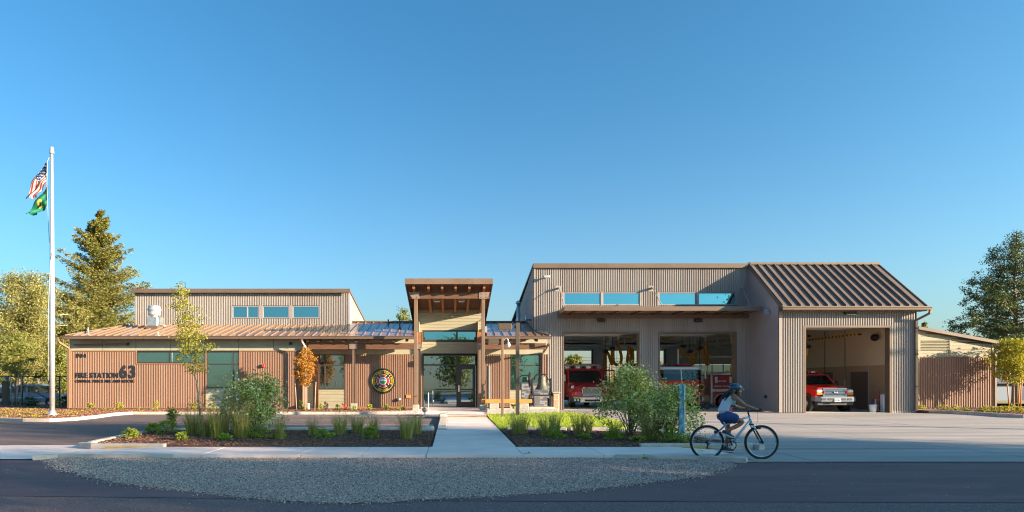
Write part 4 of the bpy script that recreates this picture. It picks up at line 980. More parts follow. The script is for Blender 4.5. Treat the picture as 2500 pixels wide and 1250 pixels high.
# overhead exhaust rails, striped, and hoses
def rail(x, z, ya, yb, stripes=True):
    r = MB().box(x-0.10, x+0.10, ya, yb, z, z+0.10).build('exhaust_rail', M_galv if not stripes else M_black, ST)
    y = ya; b = MB()
    while y < yb-0.1:
        b.box(x-0.115, x+0.105, y, y+0.16, z-0.006, z+0.106); y += 0.32
    kind(b.build('rail_stripe', M_ystr, r), 'stuff')
rail(12.4, 4.45, 37.5, 49, True); rail(14.7, 4.45, 38, 48.5); rail(18.6, 4.35, 37.5, 49); rail(21.6, 4.25, 37, 47); rail(21.9, 4.05, 32.9, 39.5)
def hose(pts, Yh, r=0.10):
    P = [W(a, c, Yh+(d[0] if d else 0)) for a, c, *d in pts]
    # smooth
    Q = []
    for i in range(len(P)-1):
        p0 = P[max(i-1, 0)]; p1 = P[i]; p2 = P[i+1]; p3 = P[min(i+2, len(P)-1)]
        for k in range(6):
            t = k/6; Q.append(0.5*((2*p1)+(p2-p0)*t+(2*p0-5*p1+4*p2-p3)*t*t+(3*p1-p0-3*p2+p3)*t**3))
    Q.append(P[-1])
    # ribbed: alternate radius
    b = MB(); b.tube(Q, [r*(1.06 if i % 2 else 0.94) for i in range(len(Q))], 8)
    h = tag(b.build('exhaust_hose', M_yhose), '', 'hose', 'yellow exhaust hoses hanging in the bays')
    return h
def lab(o, s): o['label'] = s; return o
lab(hose([(1478, 860), (1484, 862), (1489, 875), (1493, 888), (1495, 884), (1494, 852)], 41.5), 'short yellow exhaust hose loop nearest the ambulance roof')
lab(hose([(1497, 850), (1497, 870), (1499, 885), (1507, 891), (1515, 886), (1517, 870), (1512, 850), (1509, 838)], 41.5), 'wide U shaped yellow exhaust hose in the left bay')
lab(hose([(1531, 893), (1532, 875), (1537, 845), (1538, 870), (1541, 888), (1545, 880), (1544, 855), (1540, 851)], 41.8, 0.1), 'tangled yellow exhaust hose near the bay pillar')
lab(hose([(1541, 888), (1541, 910), (1542, 935), (1545, 955)], 41.8, 0.07), 'thin yellow hose hanging straight down to the floor by the pillar')
lab(hose([(1475, 862), (1476, 885), (1476, 920)], 41.9, 0.10), 'straight yellow hose beside the ambulance box')
lab(hose([(1667, 843), (1664, 855), (1667, 867), (1676, 869), (1683, 862), (1687, 875), (1690, 890), (1695, 880), (1700, 862), (1706, 852)], 40.5), 'zigzag yellow exhaust hose above the fire engine cab')
lab(hose([(1714, 852), (1719, 872), (1724, 887), (1730, 888), (1729, 872), (1724, 855), (1720, 840)], 40.2), 'V shaped yellow exhaust hose right of the fire engine')
lab(hose([(1795, 858), (1790, 880), (1786, 905), (1790, 918)], 36, 0.085), 'yellow hose end against the right door jamb')
lab(hose([(1971, 848), (1970, 862), (1964, 885), (1962, 900)], 34.5, 0.06), 'yellow hose behind the red pickup cab')
def blk(px, py, Y, s=0.16):
    b = MB(); b.bbox(PX(px, Y)-s, PX(px, Y)+s, Y-s, Y+s, PZ(py, Y)-s*0.6, PZ(py, Y)+s*0.6, 0.03); b.tube([(PX(px, Y), Y, PZ(py, Y)), (PX(px, Y), Y, 4.9)], 0.015, 5); return b.build('hose_balancer', M_black, ST)
for a in ((1495, 851, 41.5), (1667, 845, 40.5), (1710, 851, 40.3), (1683, 858, 40.5), (1970, 846, 34.5), (1478, 858, 41.5)): blk(*a)
for px, Y in ((1506, 41.3), (1708, 40.0), (1727, 39.8)): pipe('hanging_cord', [(PX(px, Y), Y, 4.9), (PX(px, Y), Y, 1.2)], 0.012, M_dark)

# ================= lettering and emblem (flat cut-out letters with thickness)
def text_mesh(name, s, size, depth, m, parent, loc, off=0.0, rot=None, space=1.0, align='LEFT', sx=1.0):
    cu = bpy.data.curves.new(name, 'FONT'); cu.body = s; cu.size = size; cu.extrude = depth/2; cu.offset = off; cu.space_character = space; cu.align_x = align
    cu.resolution_u = 3
    t = bpy.data.objects.new('tmp', cu); COL.objects.link(t)
    dg = bpy.context.evaluated_depsgraph_get(); me = bpy.data.meshes.new_from_object(t.evaluated_get(dg))
    bpy.data.objects.remove(t)
    M = Matrix.Translation(Vector(loc)) @ (rot or Matrix.Rotation(R(90), 4, 'X')) @ Matrix.Diagonal((sx, 1, 1, 1))
    if parent is not None: M = Matrix.Translation(-Vector(parent['_w'])) @ M
    me.transform(M); me.materials.clear(); me.materials.append(m)
    o = bpy.data.objects.new(name, me); COL.objects.link(o)
    if parent is not None: o.parent = parent; o['_w'] = tuple(parent['_w'])
    return o
YLt = YL-0.045
def word(lb, s, px0, px1, py_base, cap_px, off, cat='lettering', depth=0.025, space=1.0):
    """letters fitted between two picture columns; each letter a part"""
    x0, x1 = XL(px0), XL(px1); h = cap_px/45.87; size = h/0.69
    root = thing('wall_lettering', lb, cat, (x0, YLt, PZ(py_base, YLt)))
    ws = []
    for ch in s:
        if ch == ' ': ws.append(0.42); continue
        cu = bpy.data.curves.new('m', 'FONT'); cu.body = ch; cu.size = 1.0
        t = bpy.data.objects.new('tmp', cu); COL.objects.link(t); bpy.context.view_layer.update()
        ws.append(t.dimensions.x+0.14); bpy.data.objects.remove(t)
    k = (x1-x0)/(sum(ws)-0.14); x = x0
    for ch, w_ in zip(s, ws):
        if ch != ' ':
            text_mesh('letter', ch, size, depth, M_letter, root, (x, YLt, PZ(py_base, YLt)), off=off*size, sx=k/size)
        x += w_*k
    return root
word('small black house number 1704 high on the left wall', '1704', 185.5, 211.5, 873, 9.5, 0.012)
word('black letters reading FIRE STATION on the terracotta wall', 'FIRE STATION', 185.5, 288.5, 922, 12.0, 0.018)
word('large black number 63 after the words FIRE STATION', '63', 293, 328.5, 922, 29, 0.03)
word('smallest black line CENTRAL PIERCE FIRE AND RESCUE below the station name', 'CENTRAL PIERCE FIRE AND RESCUE', 185.5, 328.5, 933.5, 6.3, 0.01)
ec = Vector((XP(935.5), YP-0.10, ZP(930)))
er = 31.0/ (F/(YP-0.1))
EM = thing('round_emblem', 'round black gear edged fire and rescue emblem with yellow ring and red cross', 'emblem', tuple(ec))
mY = mat('emblem_yellow', (0.75, 0.52, 0.02), 0.5); mRd = mat('emblem_red', (0.55, 0.03, 0.04), 0.5); mWh = mat('emblem_white', (0.8, 0.8, 0.78), 0.5); mGr = mat('emblem_green', (0.05, 0.22, 0.06), 0.6, c2=(0.10, 0.32, 0.08), scale=12); mBl = mat('emblem_blue', (0.05, 0.25, 0.5), 0.5)
b = MB(); prof = []
for i in range(36):
    a0 = 2*math.pi*i/36
    for f, rr in ((0.0, 0.93), (0.5, 0.93), (0.5, 1.0), (0.99, 1.0)):
        a = a0+f*2*math.pi/36; prof.append((ec.x+er*rr*math.cos(a), ec.z+er*rr*math.sin(a)))
b.prism_y(prof, ec.y, ec.y+0.07); b.build('disc', M_letter, EM)
def ring(r0, r1, y, m, nm, n=48, cz=0.0):
    b = MB(); vs = []
    for i in range(n):
        a = 2*math.pi*i/n
        vs += [(ec.x+r0*math.cos(a), y, ec.z+cz+r0*math.sin(a)), (ec.x+r1*math.cos(a), y, ec.z+cz+r1*math.sin(a))]
    b.add(vs, [(2*i, 2*i+1, (2*i+3) % (2*n), (2*i+2) % (2*n)) for i in range(n)]); return b.build(nm, m, EM)
ring(er*0.80, er*0.835, ec.y-0.004, mY, 'ring')
def cross_arm(ang, sc, y, m):
    pts = []
    for r_, h_ in ((0.24, 0.13), (0.42, 0.30), (0.50, 0.31)): pts.append((r_, h_))
    pr = [(0.22, -0.12), (0.44, -0.32), (0.50, -0.16), (0.52, 0), (0.50, 0.16), (0.44, 0.32), (0.22, 0.12)]
    P = []
    for r_, h_ in pr:
        r2 = 0.22+(r_-0.22)*sc + (0 if sc == 1 else 0.012); h2 = h_*sc
        P.append((ec.x+er*(r2*math.cos(ang)-h2*math.sin(ang)), ec.z+er*(r2*math.sin(ang)+h2*math.cos(ang))))
    b = MB(); b.prism_y(P, y, y+0.004); return b.build('cross_arm', m, EM)
for k in range(4):
    cross_arm(k*math.pi/2, 1.0, ec.y-0.006, mWh); cross_arm(k*math.pi/2, 0.88, ec.y-0.012, mRd)
ring(0.0, er*0.30, ec.y-0.015, mWh, 'centre'); 
def halfdisc(r_, a0, a1, y, m, n=20):
    b = MB(); P = [(ec.x+r_*math.cos(a0+(a1-a0)*i/n), y, ec.z+r_*math.sin(a0+(a1-a0)*i/n)) for i in range(n+1)]
    b.add(P, [tuple(range(n+1))]); return b.build('scenery', m, EM)
halfdisc(er*0.26, R(0), R(180), ec.y-0.018, mBl); halfdisc(er*0.26, R(180), R(360), ec.y-0.018, mGr)
b = MB(); q = er*0.26; b.add([(ec.x-q*0.97, ec.y-0.021, ec.z), (ec.x-q*0.4, ec.y-0.021, ec.z+q*0.45), (ec.x-q*0.1, ec.y-0.021, ec.z+q*0.72), (ec.x+q*0.15, ec.y-0.021, ec.z+q*0.68), (ec.x+q*0.5, ec.y-0.021, ec.z+q*0.35), (ec.x+q*0.97, ec.y-0.021, ec.z)], [(0, 5, 4, 3, 2, 1)]); b.build('mountain', mWh, EM)
def arc_text(s, r_, a0, a1, size, inward=False):
    n = len(s)
    for i, ch in enumerate(s):
        if ch == ' ': continue
        a = a0+(a1-a0)*(i+0.5)/n
        rot = Matrix.Rotation(R(90), 4, 'X') @ Matrix.Rotation(a-math.pi/2+(math.pi if inward else 0), 4, 'Z')
        rr = r_
        loc = (ec.x+rr*math.cos(a), ec.y-0.008, ec.z+rr*math.sin(a))
        text_mesh('letter', ch, size, 0.006, mY, EM, loc, off=0.01*size, rot=rot, align='CENTER')
arc_text('CENTRAL PIERCE FIRE & RESCUE', er*0.62, R(205), R(-25), er*0.20)
arc_text('STATION 63', er*0.77, R(235), R(305), er*0.20, True)
# ================================================= VEHICLES
M_red = mat('fire_red_paint', (0.66, 0.02, 0.02), 0.28, coat=0.8)
M_dkred = mat('deep_red_paint', (0.45, 0.016, 0.03), 0.3, coat=0.7)
M_bred = mat('bright_red_paint', (0.80, 0.025, 0.015), 0.28, coat=0.8)
M_wpaint = mat('white_paint', (0.72, 0.72, 0.72), 0.3, coat=0.5)
M_wind = glass_mat('windscreen_glass', (0.45, 0.55, 0.60), 0.55, (0.01, 0.015, 0.018), refl=0.07)
M_blue = mat('blue_grey_metal', (0.08, 0.13, 0.20), 0.4, 0.3)
M_bump = mat('grey_bumper', (0.27, 0.30, 0.36), 0.35, 0.6)
M_plastic = mat('dark_grey_plastic', (0.035, 0.035, 0.04), 0.6)
M_amber = mat('amber_lens', (0.75, 0.28, 0.02), 0.25)
M_rlens = mat('red_lens', (0.55, 0.01, 0.02), 0.2, coat=1)
M_hlens = mat('clear_lamp_lens', (0.72, 0.78, 0.82), 0.12, 0.4)
M_seat = mat('seat_cloth', (0.16, 0.15, 0.12), 0.9)
M_papers = mat('blue_dash_mats', (0.06, 0.30, 0.55), 0.6)
def wheel(parent, x, y, z, r, w, side=1, rim=0.6, name='wheel', rimm=None):
    """axle along x; side = which way the hub faces"""
    w_ = MB(); w_.lathe([(r*rim, -w/2), (r*0.93, -w/2), (r, -w*0.36), (r, w*0.36), (r*0.93, w/2), (r*rim, w/2), (r*rim, -w/2)], (x, y, z), 28, 'x')
    t = w_.build(name, M_rubber, parent, local=True)
    b = MB(); s = side
    b.lathe([(r*rim, s*w*0.42), (r*rim*0.92, s*w*0.40), (r*rim*0.88, s*w*0.2), (r*0.30, s*w*0.25), (r*0.26, s*w*0.46), (r*0.16, s*w*0.5), (0.001, s*w*0.5)], (x, y, z), 20, 'x')
    for k in range(8):
        a = 2*math.pi*k/8; b.lathe([(r*0.05, s*w*0.2), (r*0.05, s*w*0.33), (0.001, s*w*0.33)], (x, y+r*0.4*math.cos(a), z+r*0.4*math.sin(a)), 6, 'x')
    b.build('rim', rimm or M_alum, t, local=True)
    return t
# ---- ambulance with long bonnet, local frame: front bumper at y=0, looking to -y
Ya = 36.0; sa = F/Ya
AM = thing('ambulance', 'dark red ambulance with chrome grille and open cab doors in the left bay', 'ambulance', (PX(1444, Ya), Ya, 0.016))
u = lambda px: (px-1444)/sa
v = lambda py: 1.584-(py-930)/sa
vb = lambda py: 1.584-(py-930)/F*39.0
def LB(name, m, f, parent, **k):
    b = MB(); f(b); return b.build(name, m, parent, local=True, **k)
LB('chassis', M_plastic, lambda b: b.box(-0.85, 0.85, 0.2, 6.6, 0.35, 0.75), AM)
hoodp = [(-1.12, 0.30), (-1.0, 0.02), (-0.62, -0.02), (0.62, -0.02), (1.0, 0.02), (1.12, 0.30), (1.14, 1.75), (-1.14, 1.75)]
def hood_f(b):
    lev = [(0.62, 1.0, 0.0), (0.95, 0.99, 0.03), (1.12, 0.93, 0.12), (1.24, 0.80, 0.25), (1.36, 0.60, 0.55), (1.47, 0.52, 1.0)]
    n = len(hoodp); vs = []
    for z, k, sh in lev:
        for i, (x, y) in enumerate(hoodp):
            back = i >= 6
            vs.append((x*(k if not back else 0.6+0.4*k), (y+sh) if not back else 1.75, z+(0.10*max(0, z-0.95) if back else 0)))
    fs = [(i*n+k, i*n+(k+1) % n, (i+1)*n+(k+1) % n, (i+1)*n+k) for i in range(len(lev)-1) for k in range(n)]+[tuple(range((len(lev)-1)*n, len(lev)*n))]
    b.add(vs, fs, 0, False)
hood = LB('hood', M_dkred, hood_f, AM)
cab = LB('cab', M_dkred, lambda b: b.hexa([(-1.08, 1.60, 0.6), (1.10, 1.60, 0.6), (1.12, 3.0, 0.6), (-1.08, 3.0, 0.6), (-1.06, 1.60, 1.48), (1.08, 1.60, 1.48), (1.12, 3.0, 1.48), (-1.08, 3.0, 1.48)]).hexa([(-1.0, 1.98, 2.22), (1.06, 1.98, 2.22), (1.06, 3.0, 2.25), (-1.0, 3.0, 2.25), (-0.94, 2.1, 2.36), (1.0, 2.1, 2.36), (1.0, 3.0, 2.36), (-0.94, 3.0, 2.36)]).bar((-1.04, 1.65, 1.46), (-0.97, 2.02, 2.26), 0.10, 0.10).bar((1.06, 1.65, 1.46), (1.02, 2.02, 2.26), 0.10, 0.10), AM)
LB('windscreen', M_wind, lambda b: b.hexa([(-0.97, 1.60, 1.48), (1.0, 1.60, 1.48), (1.0, 1.63, 1.48), (-0.97, 1.63, 1.48), (-0.92, 1.98, 2.22), (0.98, 1.98, 2.22), (0.98, 2.01, 2.22), (-0.92, 2.01, 2.22)]), AM)
LB('seat', M_seat, lambda b: b.bbox(-0.72, -0.25, 2.5, 2.8, 1.2, 2.0, 0.05), AM)
LB('seat', M_seat, lambda b: b.bbox(0.25, 0.72, 2.5, 2.8, 1.2, 2.0, 0.05), AM)
LB('steering_wheel', M_plastic, lambda b: b.tube([(0.48+0.2*math.cos(a), 2.0+0.1*math.sin(a), 1.62+0.18*math.sin(a)) for a in [i*math.pi/8 for i in range(17)]], 0.015, 6), AM)
bo = 0.16
box = LB('patient_box', M_dkred, lambda b: b.bbox(-1.26+bo, 1.26+bo, 3.05, 6.9, 0.6, vb(887.5), 0.05), AM)
LB('white_band', M_wpaint, lambda b: b.box(-1.18+bo, 1.18+bo, 3.035, 3.052, vb(892), vb(890.2)), box)
for i in range(7):
    xx = -1.02+bo+i*0.34; w_ = 0.145 if i % 2 == 0 else 0.10
    zz0, zz1 = vb(900.5), vb(893.5)
    bz = LB('light_bezel', M_chrome, lambda b: b.bbox(xx-w_-0.02, xx+w_+0.02, 3.0, 3.045, zz0-0.02, zz1+0.02, 0.015), box)
    LB('warning_light', M_hlens if i % 2 == 0 else M_plastic, lambda b: b.bbox(xx-w_, xx+w_, 2.96, 3.0, zz0, zz1, 0.02), bz)
LB('roof_antenna', M_black, lambda b: b.bbox(0.0, 0.15, 3.4, 3.6, vb(887.5), vb(884), 0.01), box)
for s in (-1, 1): LB('clearance_lamp', M_amber, lambda b: b.bbox(bo+s*0.6-0.05, bo+s*0.6+0.05, 3.02, 3.05, vb(889.8), vb(888.6), 0.005), box)
LB('grille', M_plastic, lambda b: b.bbox(-0.53, 0.53, -0.06, 0.02, v(965), v(948), 0.02), AM)
gr = LB('grille_frame', M_chrome, lambda b: b.tube([(-0.50, -0.08, v(947)), (0.50, -0.08, v(947)), (0.565, -0.08, v(949.5)), (0.52, -0.08, v(965)), (-0.52, -0.08, v(965)), (-0.565, -0.08, v(949.5)), (-0.50, -0.08, v(947))], 0.032, 6), AM)
for k in range(6):
    z = v(963)+k*0.062
    LB('grille_bar', M_chrome, lambda b: b.box(-0.51, 0.51, -0.10, -0.06, z, z+0.024), gr)
for s in (-1, 1):
    hl_b = LB('headlight', M_hlens, lambda b: b.hexa([(min(s*0.70, s*1.08), 0.0 if s > 0 else 0.16, v(964)), (max(s*0.70, s*1.08), 0.16 if s > 0 else 0.0, v(964)), (max(s*0.70, s*1.08), 0.3, v(964)), (min(s*0.70, s*1.08), 0.3, v(964)), (min(s*0.72, s*1.02), 0.03 if s > 0 else 0.2, v(956)), (max(s*0.72, s*1.02), 0.2 if s > 0 else 0.03, v(956)), (max(s*0.72, s*1.02), 0.3, v(956)), (min(s*0.72, s*1.02), 0.3, v(956))]), AM)
    LB('turn_lamp', M_amber, lambda b: b.bbox(s*0.92-0.05, s*0.92+0.05, 0.0, 0.1, v(962.5), v(958.5), 0.01), hl_b)
    LB('side_marker', M_chrome, lambda b: b.lathe([(0.10, 0.62), (0.09, 0.57), (0.05, 0.57), (0.001, 0.6)], (s*0.98, 0, v(945)), 14, 'y'), AM)
bp_ = LB('bumper', M_chrome, lambda b: b.prism_z([(-1.15, 0.2), (-1.08, -0.12), (-0.6, -0.22), (0.6, -0.22), (1.08, -0.12), (1.15, 0.2)], v(981.5), v(970)), AM)
LB('bumper_recess', M_plastic, lambda b: b.bbox(-0.44, 0.46, -0.24, -0.2, v(980), v(975), 0.01), bp_)
for s in (-1, 1):
    LB('bumper_end', M_plastic, lambda b: b.bbox(s*0.93-0.24, s*0.93+0.24, -0.23, 0.1, v(982.5), v(972.5), 0.03), AM)
    for q in (-0.08, 0.1): LB('marker_lamp', M_hlens, lambda b: b.box(s*0.93+q-0.05, s*0.93+q+0.05, -0.25, -0.23, v(979), v(974.5)), AM)
for s in (-1, 1): wheel(AM, s*0.95, 1.0, 0.46, 0.46, 0.26, s, 0.55); wheel(AM, s*0.95, 5.4, 0.46, 0.46, 0.4, s, 0.55)
def cab_door(x, s):
    """door swung square to the cab side"""
    xa, xb = sorted((x, x+s*0.80)); y = 2.0
    def f(b):
        b.box(xa, xb, y, y+0.07, 0.75, 1.48)
        i_, o_ = (xa, xb) if s > 0 else (xb, xa)
        b.bar((i_+s*0.04, y+0.035, 1.46), (i_+s*0.16, y+0.035, 2.22), 0.07, 0.07).bar((o_-s*0.04, y+0.035, 1.46), (o_-s*0.08, y+0.035, 2.22), 0.07, 0.07).box(min(i_+s*0.13, o_-s*0.05), max(i_+s*0.13, o_-s*0.05), y, y+0.07, 2.18, 2.27)
    d = LB('cab_door', M_dkred, f, AM, label='open cab door of the ambulance')
    LB('mirror', M_chrome, lambda b: b.bbox(x+s*0.15-0.09, x+s*0.15+0.09, y-0.25, y-0.17, 1.55, 2.0, 0.02), d)
cab_door(1.14, 1); cab_door(-1.12, -1)
LB('emblem', mY, lambda b: b.lathe([(0.2, -0.02), (0.2, 0.0), (0.16, -0.025), (0.0001, -0.025)], (-1.45, 1.98, 1.1), 20, 'y'), AM)
# ---- fire engine
Ye = 34.6; se = F/Ye
FE = thing('fire_engine', 'red fire engine with white cab roof and red light bar in the middle bay', 'fire engine', (PX(1664, Ye), Ye, 0.016))
u = lambda px: (px-1664)/se
v = lambda py: 1.584-(py-930)/se
hw = 1.27
cabp = [(-hw, 0.38), (-hw+0.28, 0.05), (hw-0.28, 0.05), (hw, 0.38), (hw, 2.9), (-hw, 2.9)]
LB('cab', M_red, lambda b: b.prism_z(cabp, 0.62, v(929)), FE)
LB('cab_pillars', M_wpaint, lambda b: [b.box(x-0.05, x+0.05, y, y+0.1, v(929), v(901)) for x, y in ((-hw+0.06, 0.42), (hw-0.06, 0.42), (-hw+0.06, 1.5), (hw-0.06, 1.5), (-hw+0.06, 2.7), (hw-0.06, 2.7))][0] and None, FE)
roofp = [(-hw, 0.40), (-hw+0.28, 0.10), (hw-0.28, 0.10), (hw, 0.40), (hw, 2.9), (-hw, 2.9)]
LB('cab_roof', M_wpaint, lambda b: b.prism_z(roofp, v(902), v(896.5)).hexa([(-hw, 0.40, v(896.5)), (hw, 0.40, v(896.5)), (hw, 2.9, v(896.5)), (-hw, 2.9, v(896.5)), (-hw+0.12, 0.55, v(893)), (hw-0.12, 0.55, v(893)), (hw-0.12, 2.9, v(893)), (-hw+0.12, 2.9, v(893))]), FE)
ws = LB('windscreen', M_wind, lambda b: b.hexa([(-hw+0.30, 0.07, v(928.5)), (-0.03, 0.03, v(928.5)), (-0.03, 0.06, v(928.5)), (-hw+0.30, 0.10, v(928.5)), (-hw+0.30, 0.14, v(902)), (-0.03, 0.10, v(902)), (-0.03, 0.13, v(902)), (-hw+0.30, 0.17, v(902))]).hexa([(0.03, 0.03, v(928.5)), (hw-0.30, 0.07, v(928.5)), (hw-0.30, 0.10, v(928.5)), (0.03, 0.06, v(928.5)), (0.03, 0.10, v(902)), (hw-0.30, 0.14, v(902)), (hw-0.30, 0.17, v(902)), (0.03, 0.13, v(902))]), FE)
LB('windscreen_divider', M_alum, lambda b: b.hexa([(-0.025, 0.01, v(928.5)), (0.025, 0.01, v(928.5)), (0.025, 0.07, v(928.5)), (-0.025, 0.07, v(928.5)), (-0.025, 0.08, v(902)), (0.025, 0.08, v(902)), (0.025, 0.14, v(902)), (-0.025, 0.14, v(902))]), FE)
for s in (-1, 1):
    LB('corner_glass', M_wind, lambda b: b.hexa([(s*(hw-0.29), 0.07, v(928)), (s*(hw-0.02), 0.37, v(928)), (s*(hw-0.04), 0.39, v(928)), (s*(hw-0.31), 0.09, v(928)), (s*(hw-0.29), 0.13, v(903)), (s*(hw-0.02), 0.41, v(903)), (s*(hw-0.04), 0.43, v(903)), (s*(hw-0.31), 0.15, v(903))]), FE)
for c in (-0.45, 0.42): LB('dash_mat', M_papers, lambda b: b.hexa([(c-0.33, 0.22, v(928)), (c+0.33, 0.22, v(928)), (c+0.25, 0.7, v(928)), (c-0.25, 0.7, v(928)), (c-0.3, 0.26, v(923)), (c+0.3, 0.26, v(923)), (c+0.22, 0.7, v(919)), (c-0.22, 0.7, v(919))]), FE)
LB('cab_seats', M_seat, lambda b: b.bbox(-0.8, -0.3, 1.0, 1.25, 1.3, 2.0, 0.04).bbox(0.3, 0.8, 1.0, 1.25, 1.3, 2.0, 0.04), FE)
lbp = (1607, 1618, 1626, 1636, 1647, 1655, 1664, 1675, 1684, 1699)
bar = LB('light_bar', M_black, lambda b: b.bbox(u(1606), u(1699), 0.45, 0.75, v(894), v(892.6), 0.01), FE)
for i, (a, c) in enumerate(zip(lbp, lbp[1:])):
    LB('lamp', (M_rlens, M_hlens, M_rlens, M_plastic, M_rlens, M_black, M_rlens, M_rlens, M_rlens)[i], lambda b: b.bbox(u(a)+0.01, u(c)-0.01, 0.47, 0.72, v(892.6), v(888.5), 0.02), bar)
LB('front_panel', M_blue, lambda b: b.bbox(u(1645), u(1664), -0.0, 0.06, v(965), v(937), 0.02), FE)
for k in range(6): LB('grille_louvre', M_chrome, lambda b: b.bbox(u(1671), u(1681), 0.0, 0.06, v(962-k*4.6), v(959.0-k*4.6), 0.008), FE)
for pa, pb in ((1624, 1641), (1689, 1706)):
    for (za, zc, m) in ((946, 939, M_rlens), (956, 949, M_hlens)):
        h = LB('lamp_bezel', M_chrome, lambda b: b.bbox(u(pa), u(pb), 0.0, 0.06, v(za), v(zc), 0.015), FE)
        n = 2 if m is M_rlens else 3
        for i in range(n):
            x0 = u(pa)+0.03+(u(pb)-u(pa)-0.06)*i/n; x1 = u(pa)+0.03+(u(pb)-u(pa)-0.06)*(i+1)/n-0.02
            LB('lens', (M_amber if (i and m is M_rlens) else m), lambda b: b.bbox(x0, x1, -0.02, 0.0, v(za-1.2), v(zc+1.2), 0.008), h)
bmp = LB('bumper', M_chrome, lambda b: b.prism_z([(-hw+0.02, 0.2), (-hw+0.2, -0.35), (hw-0.2, -0.35), (hw-0.02, 0.2)], v(977), v(969.5)), FE)
for p in (1696, 1705, 1625): LB('horn', M_plastic, lambda b: b.lathe([(0.09, -0.37), (0.095, -0.39), (0.06, -0.39), (0.04, -0.36), (0.001, -0.36)], (u(p), 0, v(973.3)), 14, 'y'), bmp)
LB('front_skirt', M_red, lambda b: b.box(-hw+0.1, hw-0.1, 0.08, 0.5, v(985), v(977)), FE)
LB('tow_gear', M_plastic, lambda b: b.box(-0.5, 0.5, -0.3, 0.1, v(969), v(966)).box(-1.0, 1.0, 0.3, 6.5, 0.4, 0.62), FE)
for s in (-1, 1):
    wheel(FE, s*1.05, 1.3, 0.52, 0.52, 0.32, s, 0.5); wheel(FE, s*1.0, 5.6, 0.52, 0.52, 0.5, s, 0.5)
    LB('mirror', M_chrome, lambda b: b.bbox(s*(hw+0.12)-0.07, s*(hw+0.12)+0.07, 0.0, 0.1, v(925), v(906), 0.02), FE)
LB('crew_door', M_red, lambda b: b.bbox(-hw-0.02, -hw+0.01, 1.6, 2.6, 0.75, v(929), 0.01), FE)
LB('pump_body', M_red, lambda b: b.box(-hw, hw, 3.0, 7.0, 0.62, 2.0).box(-hw, -hw+0.1, 3.0, 7.0, 2.0, 2.35).box(hw-0.1, hw, 3.0, 7.0, 2.0, 2.35), FE)
lad = LB('ladder_rack', M_galv, lambda b: b.box(-hw-0.16, -hw-0.10, 2.9, 7.1, 2.42, 2.50).box(-hw-0.16, -hw-0.10, 2.9, 7.1, 2.05, 2.13), FE)
for k in range(5): LB('side_locker', M_galv, lambda b: b.bbox(-hw-0.06, -hw-0.005, 3.05+k*0.8, 3.78+k*0.8, 0.8, 1.9, 0.02), FE)
for k in range(9): LB('ladder_rung', M_galv, lambda b: b.box(-hw-0.155, -hw-0.105, 3.0+k*0.48, 3.04+k*0.48, 2.13, 2.42), lad)
LB('hard_suction_hose', M_black, lambda b: b.tube([(-hw-0.15, 3.0, 2.58), (-hw-0.15, 7.0, 2.62)], 0.08, 8).tube([(-hw+0.1, 3.0, 2.62), (-hw+0.1, 7.0, 2.65)], 0.08, 8), FE)
LB('crest', mY, lambda b: b.lathe([(0.17, -0.0), (0.17, -0.012), (0.001, -0.012)], (u(1718)-0.04, 0.20, v(945)), 20, 'y'), FE)
LB('crest_centre', M_plastic, lambda b: b.lathe([(0.12, -0.0), (0.12, -0.02), (0.001, -0.02)], (u(1718)-0.04, 0.195, v(945)), 16, 'y'), FE)
# boots and gear left beside the engine
gb = MB()
for k, px in enumerate((1703, 1709, 1715, 1722, 1727)):
    gb.sphere((PX(px, 34.3), 34.3, 0.12), 0.12, 10, 6, sc=(1.1, 1.3, 0.9+0.3*(k % 2))); gb.tube([(PX(px, 34.3), 34.35, 0.1), (PX(px, 34.3)+0.03, 34.4, 0.38-0.08*(k % 3))], 0.07, 7)
tag(gb.build('turnout_gear', mat('tan_gear', (0.12, 0.10, 0.07), 0.9, c2=(0.03, 0.03, 0.03), scale=7)), 'heap of dark boots and tan turnout gear on the floor beside the fire engine', 'firefighting gear')
# ---- special operations trailer
Yt = 37.0
TR = thing('equipment_trailer', 'dark red box trailer lettered SPECIAL OPERATIONS behind the cyclist', 'trailer', (PX(1737, Yt), Yt+0.0, 0.016))
tl = PX(1900, Yt)-PX(1737, Yt); th = 0
zt0, zt1 = 1.584-(985-930)/F*Yt, 1.584-(915-930)/F*Yt
tb = LB('body', mat('trailer_red', (0.36, 0.016, 0.025), 0.35, coat=0.4), lambda b: b.bbox(0, tl, 0, 2.3, zt0, zt1, 0.04), TR)
LB('roof_edge', M_galv, lambda b: b.hexa([(-0.04, -0.05, zt1), (tl, -0.05, zt1), (tl, 2.3, zt1), (-0.04, 2.3, zt1), (0.0, 0.0, zt1+0.14), (tl, 0.0, zt1+0.32), (tl, 2.3, zt1+0.32), (0, 2.3, zt1+0.14)]), TR)
LB('trim_band', M_galv, lambda b: b.box(0.02, tl, -0.015, 0.0, zt0+0.72, zt0+0.86), TR)
LB('corner_post', M_galv, lambda b: b.box(-0.03, 0.05, -0.02, 0.1, zt0, zt1), TR)
LB('fender', M_galv, lambda b: b.lathe([(0.45, -0.03), (0.48, -0.03), (0.48, 0.2), (0.45, 0.2)], (0.62, 0, 0.36), 20, 'y'), TR)
MBw = MB().lathe([(0.2, 0.0), (0.36, 0.0), (0.37, 0.03), (0.37, 0.2), (0.2, 0.2), (0.2, 0.0)], (0.62, 0, 0.37), 24, 'y').build('wheel', M_rubber, TR, local=True)
for x in (0.28, 1.15): LB('side_window', M_wpaint, lambda b: b.bbox(x-0.08, x+0.08, -0.03, -0.005, zt1-0.5, zt1-0.12, 0.01), TR)
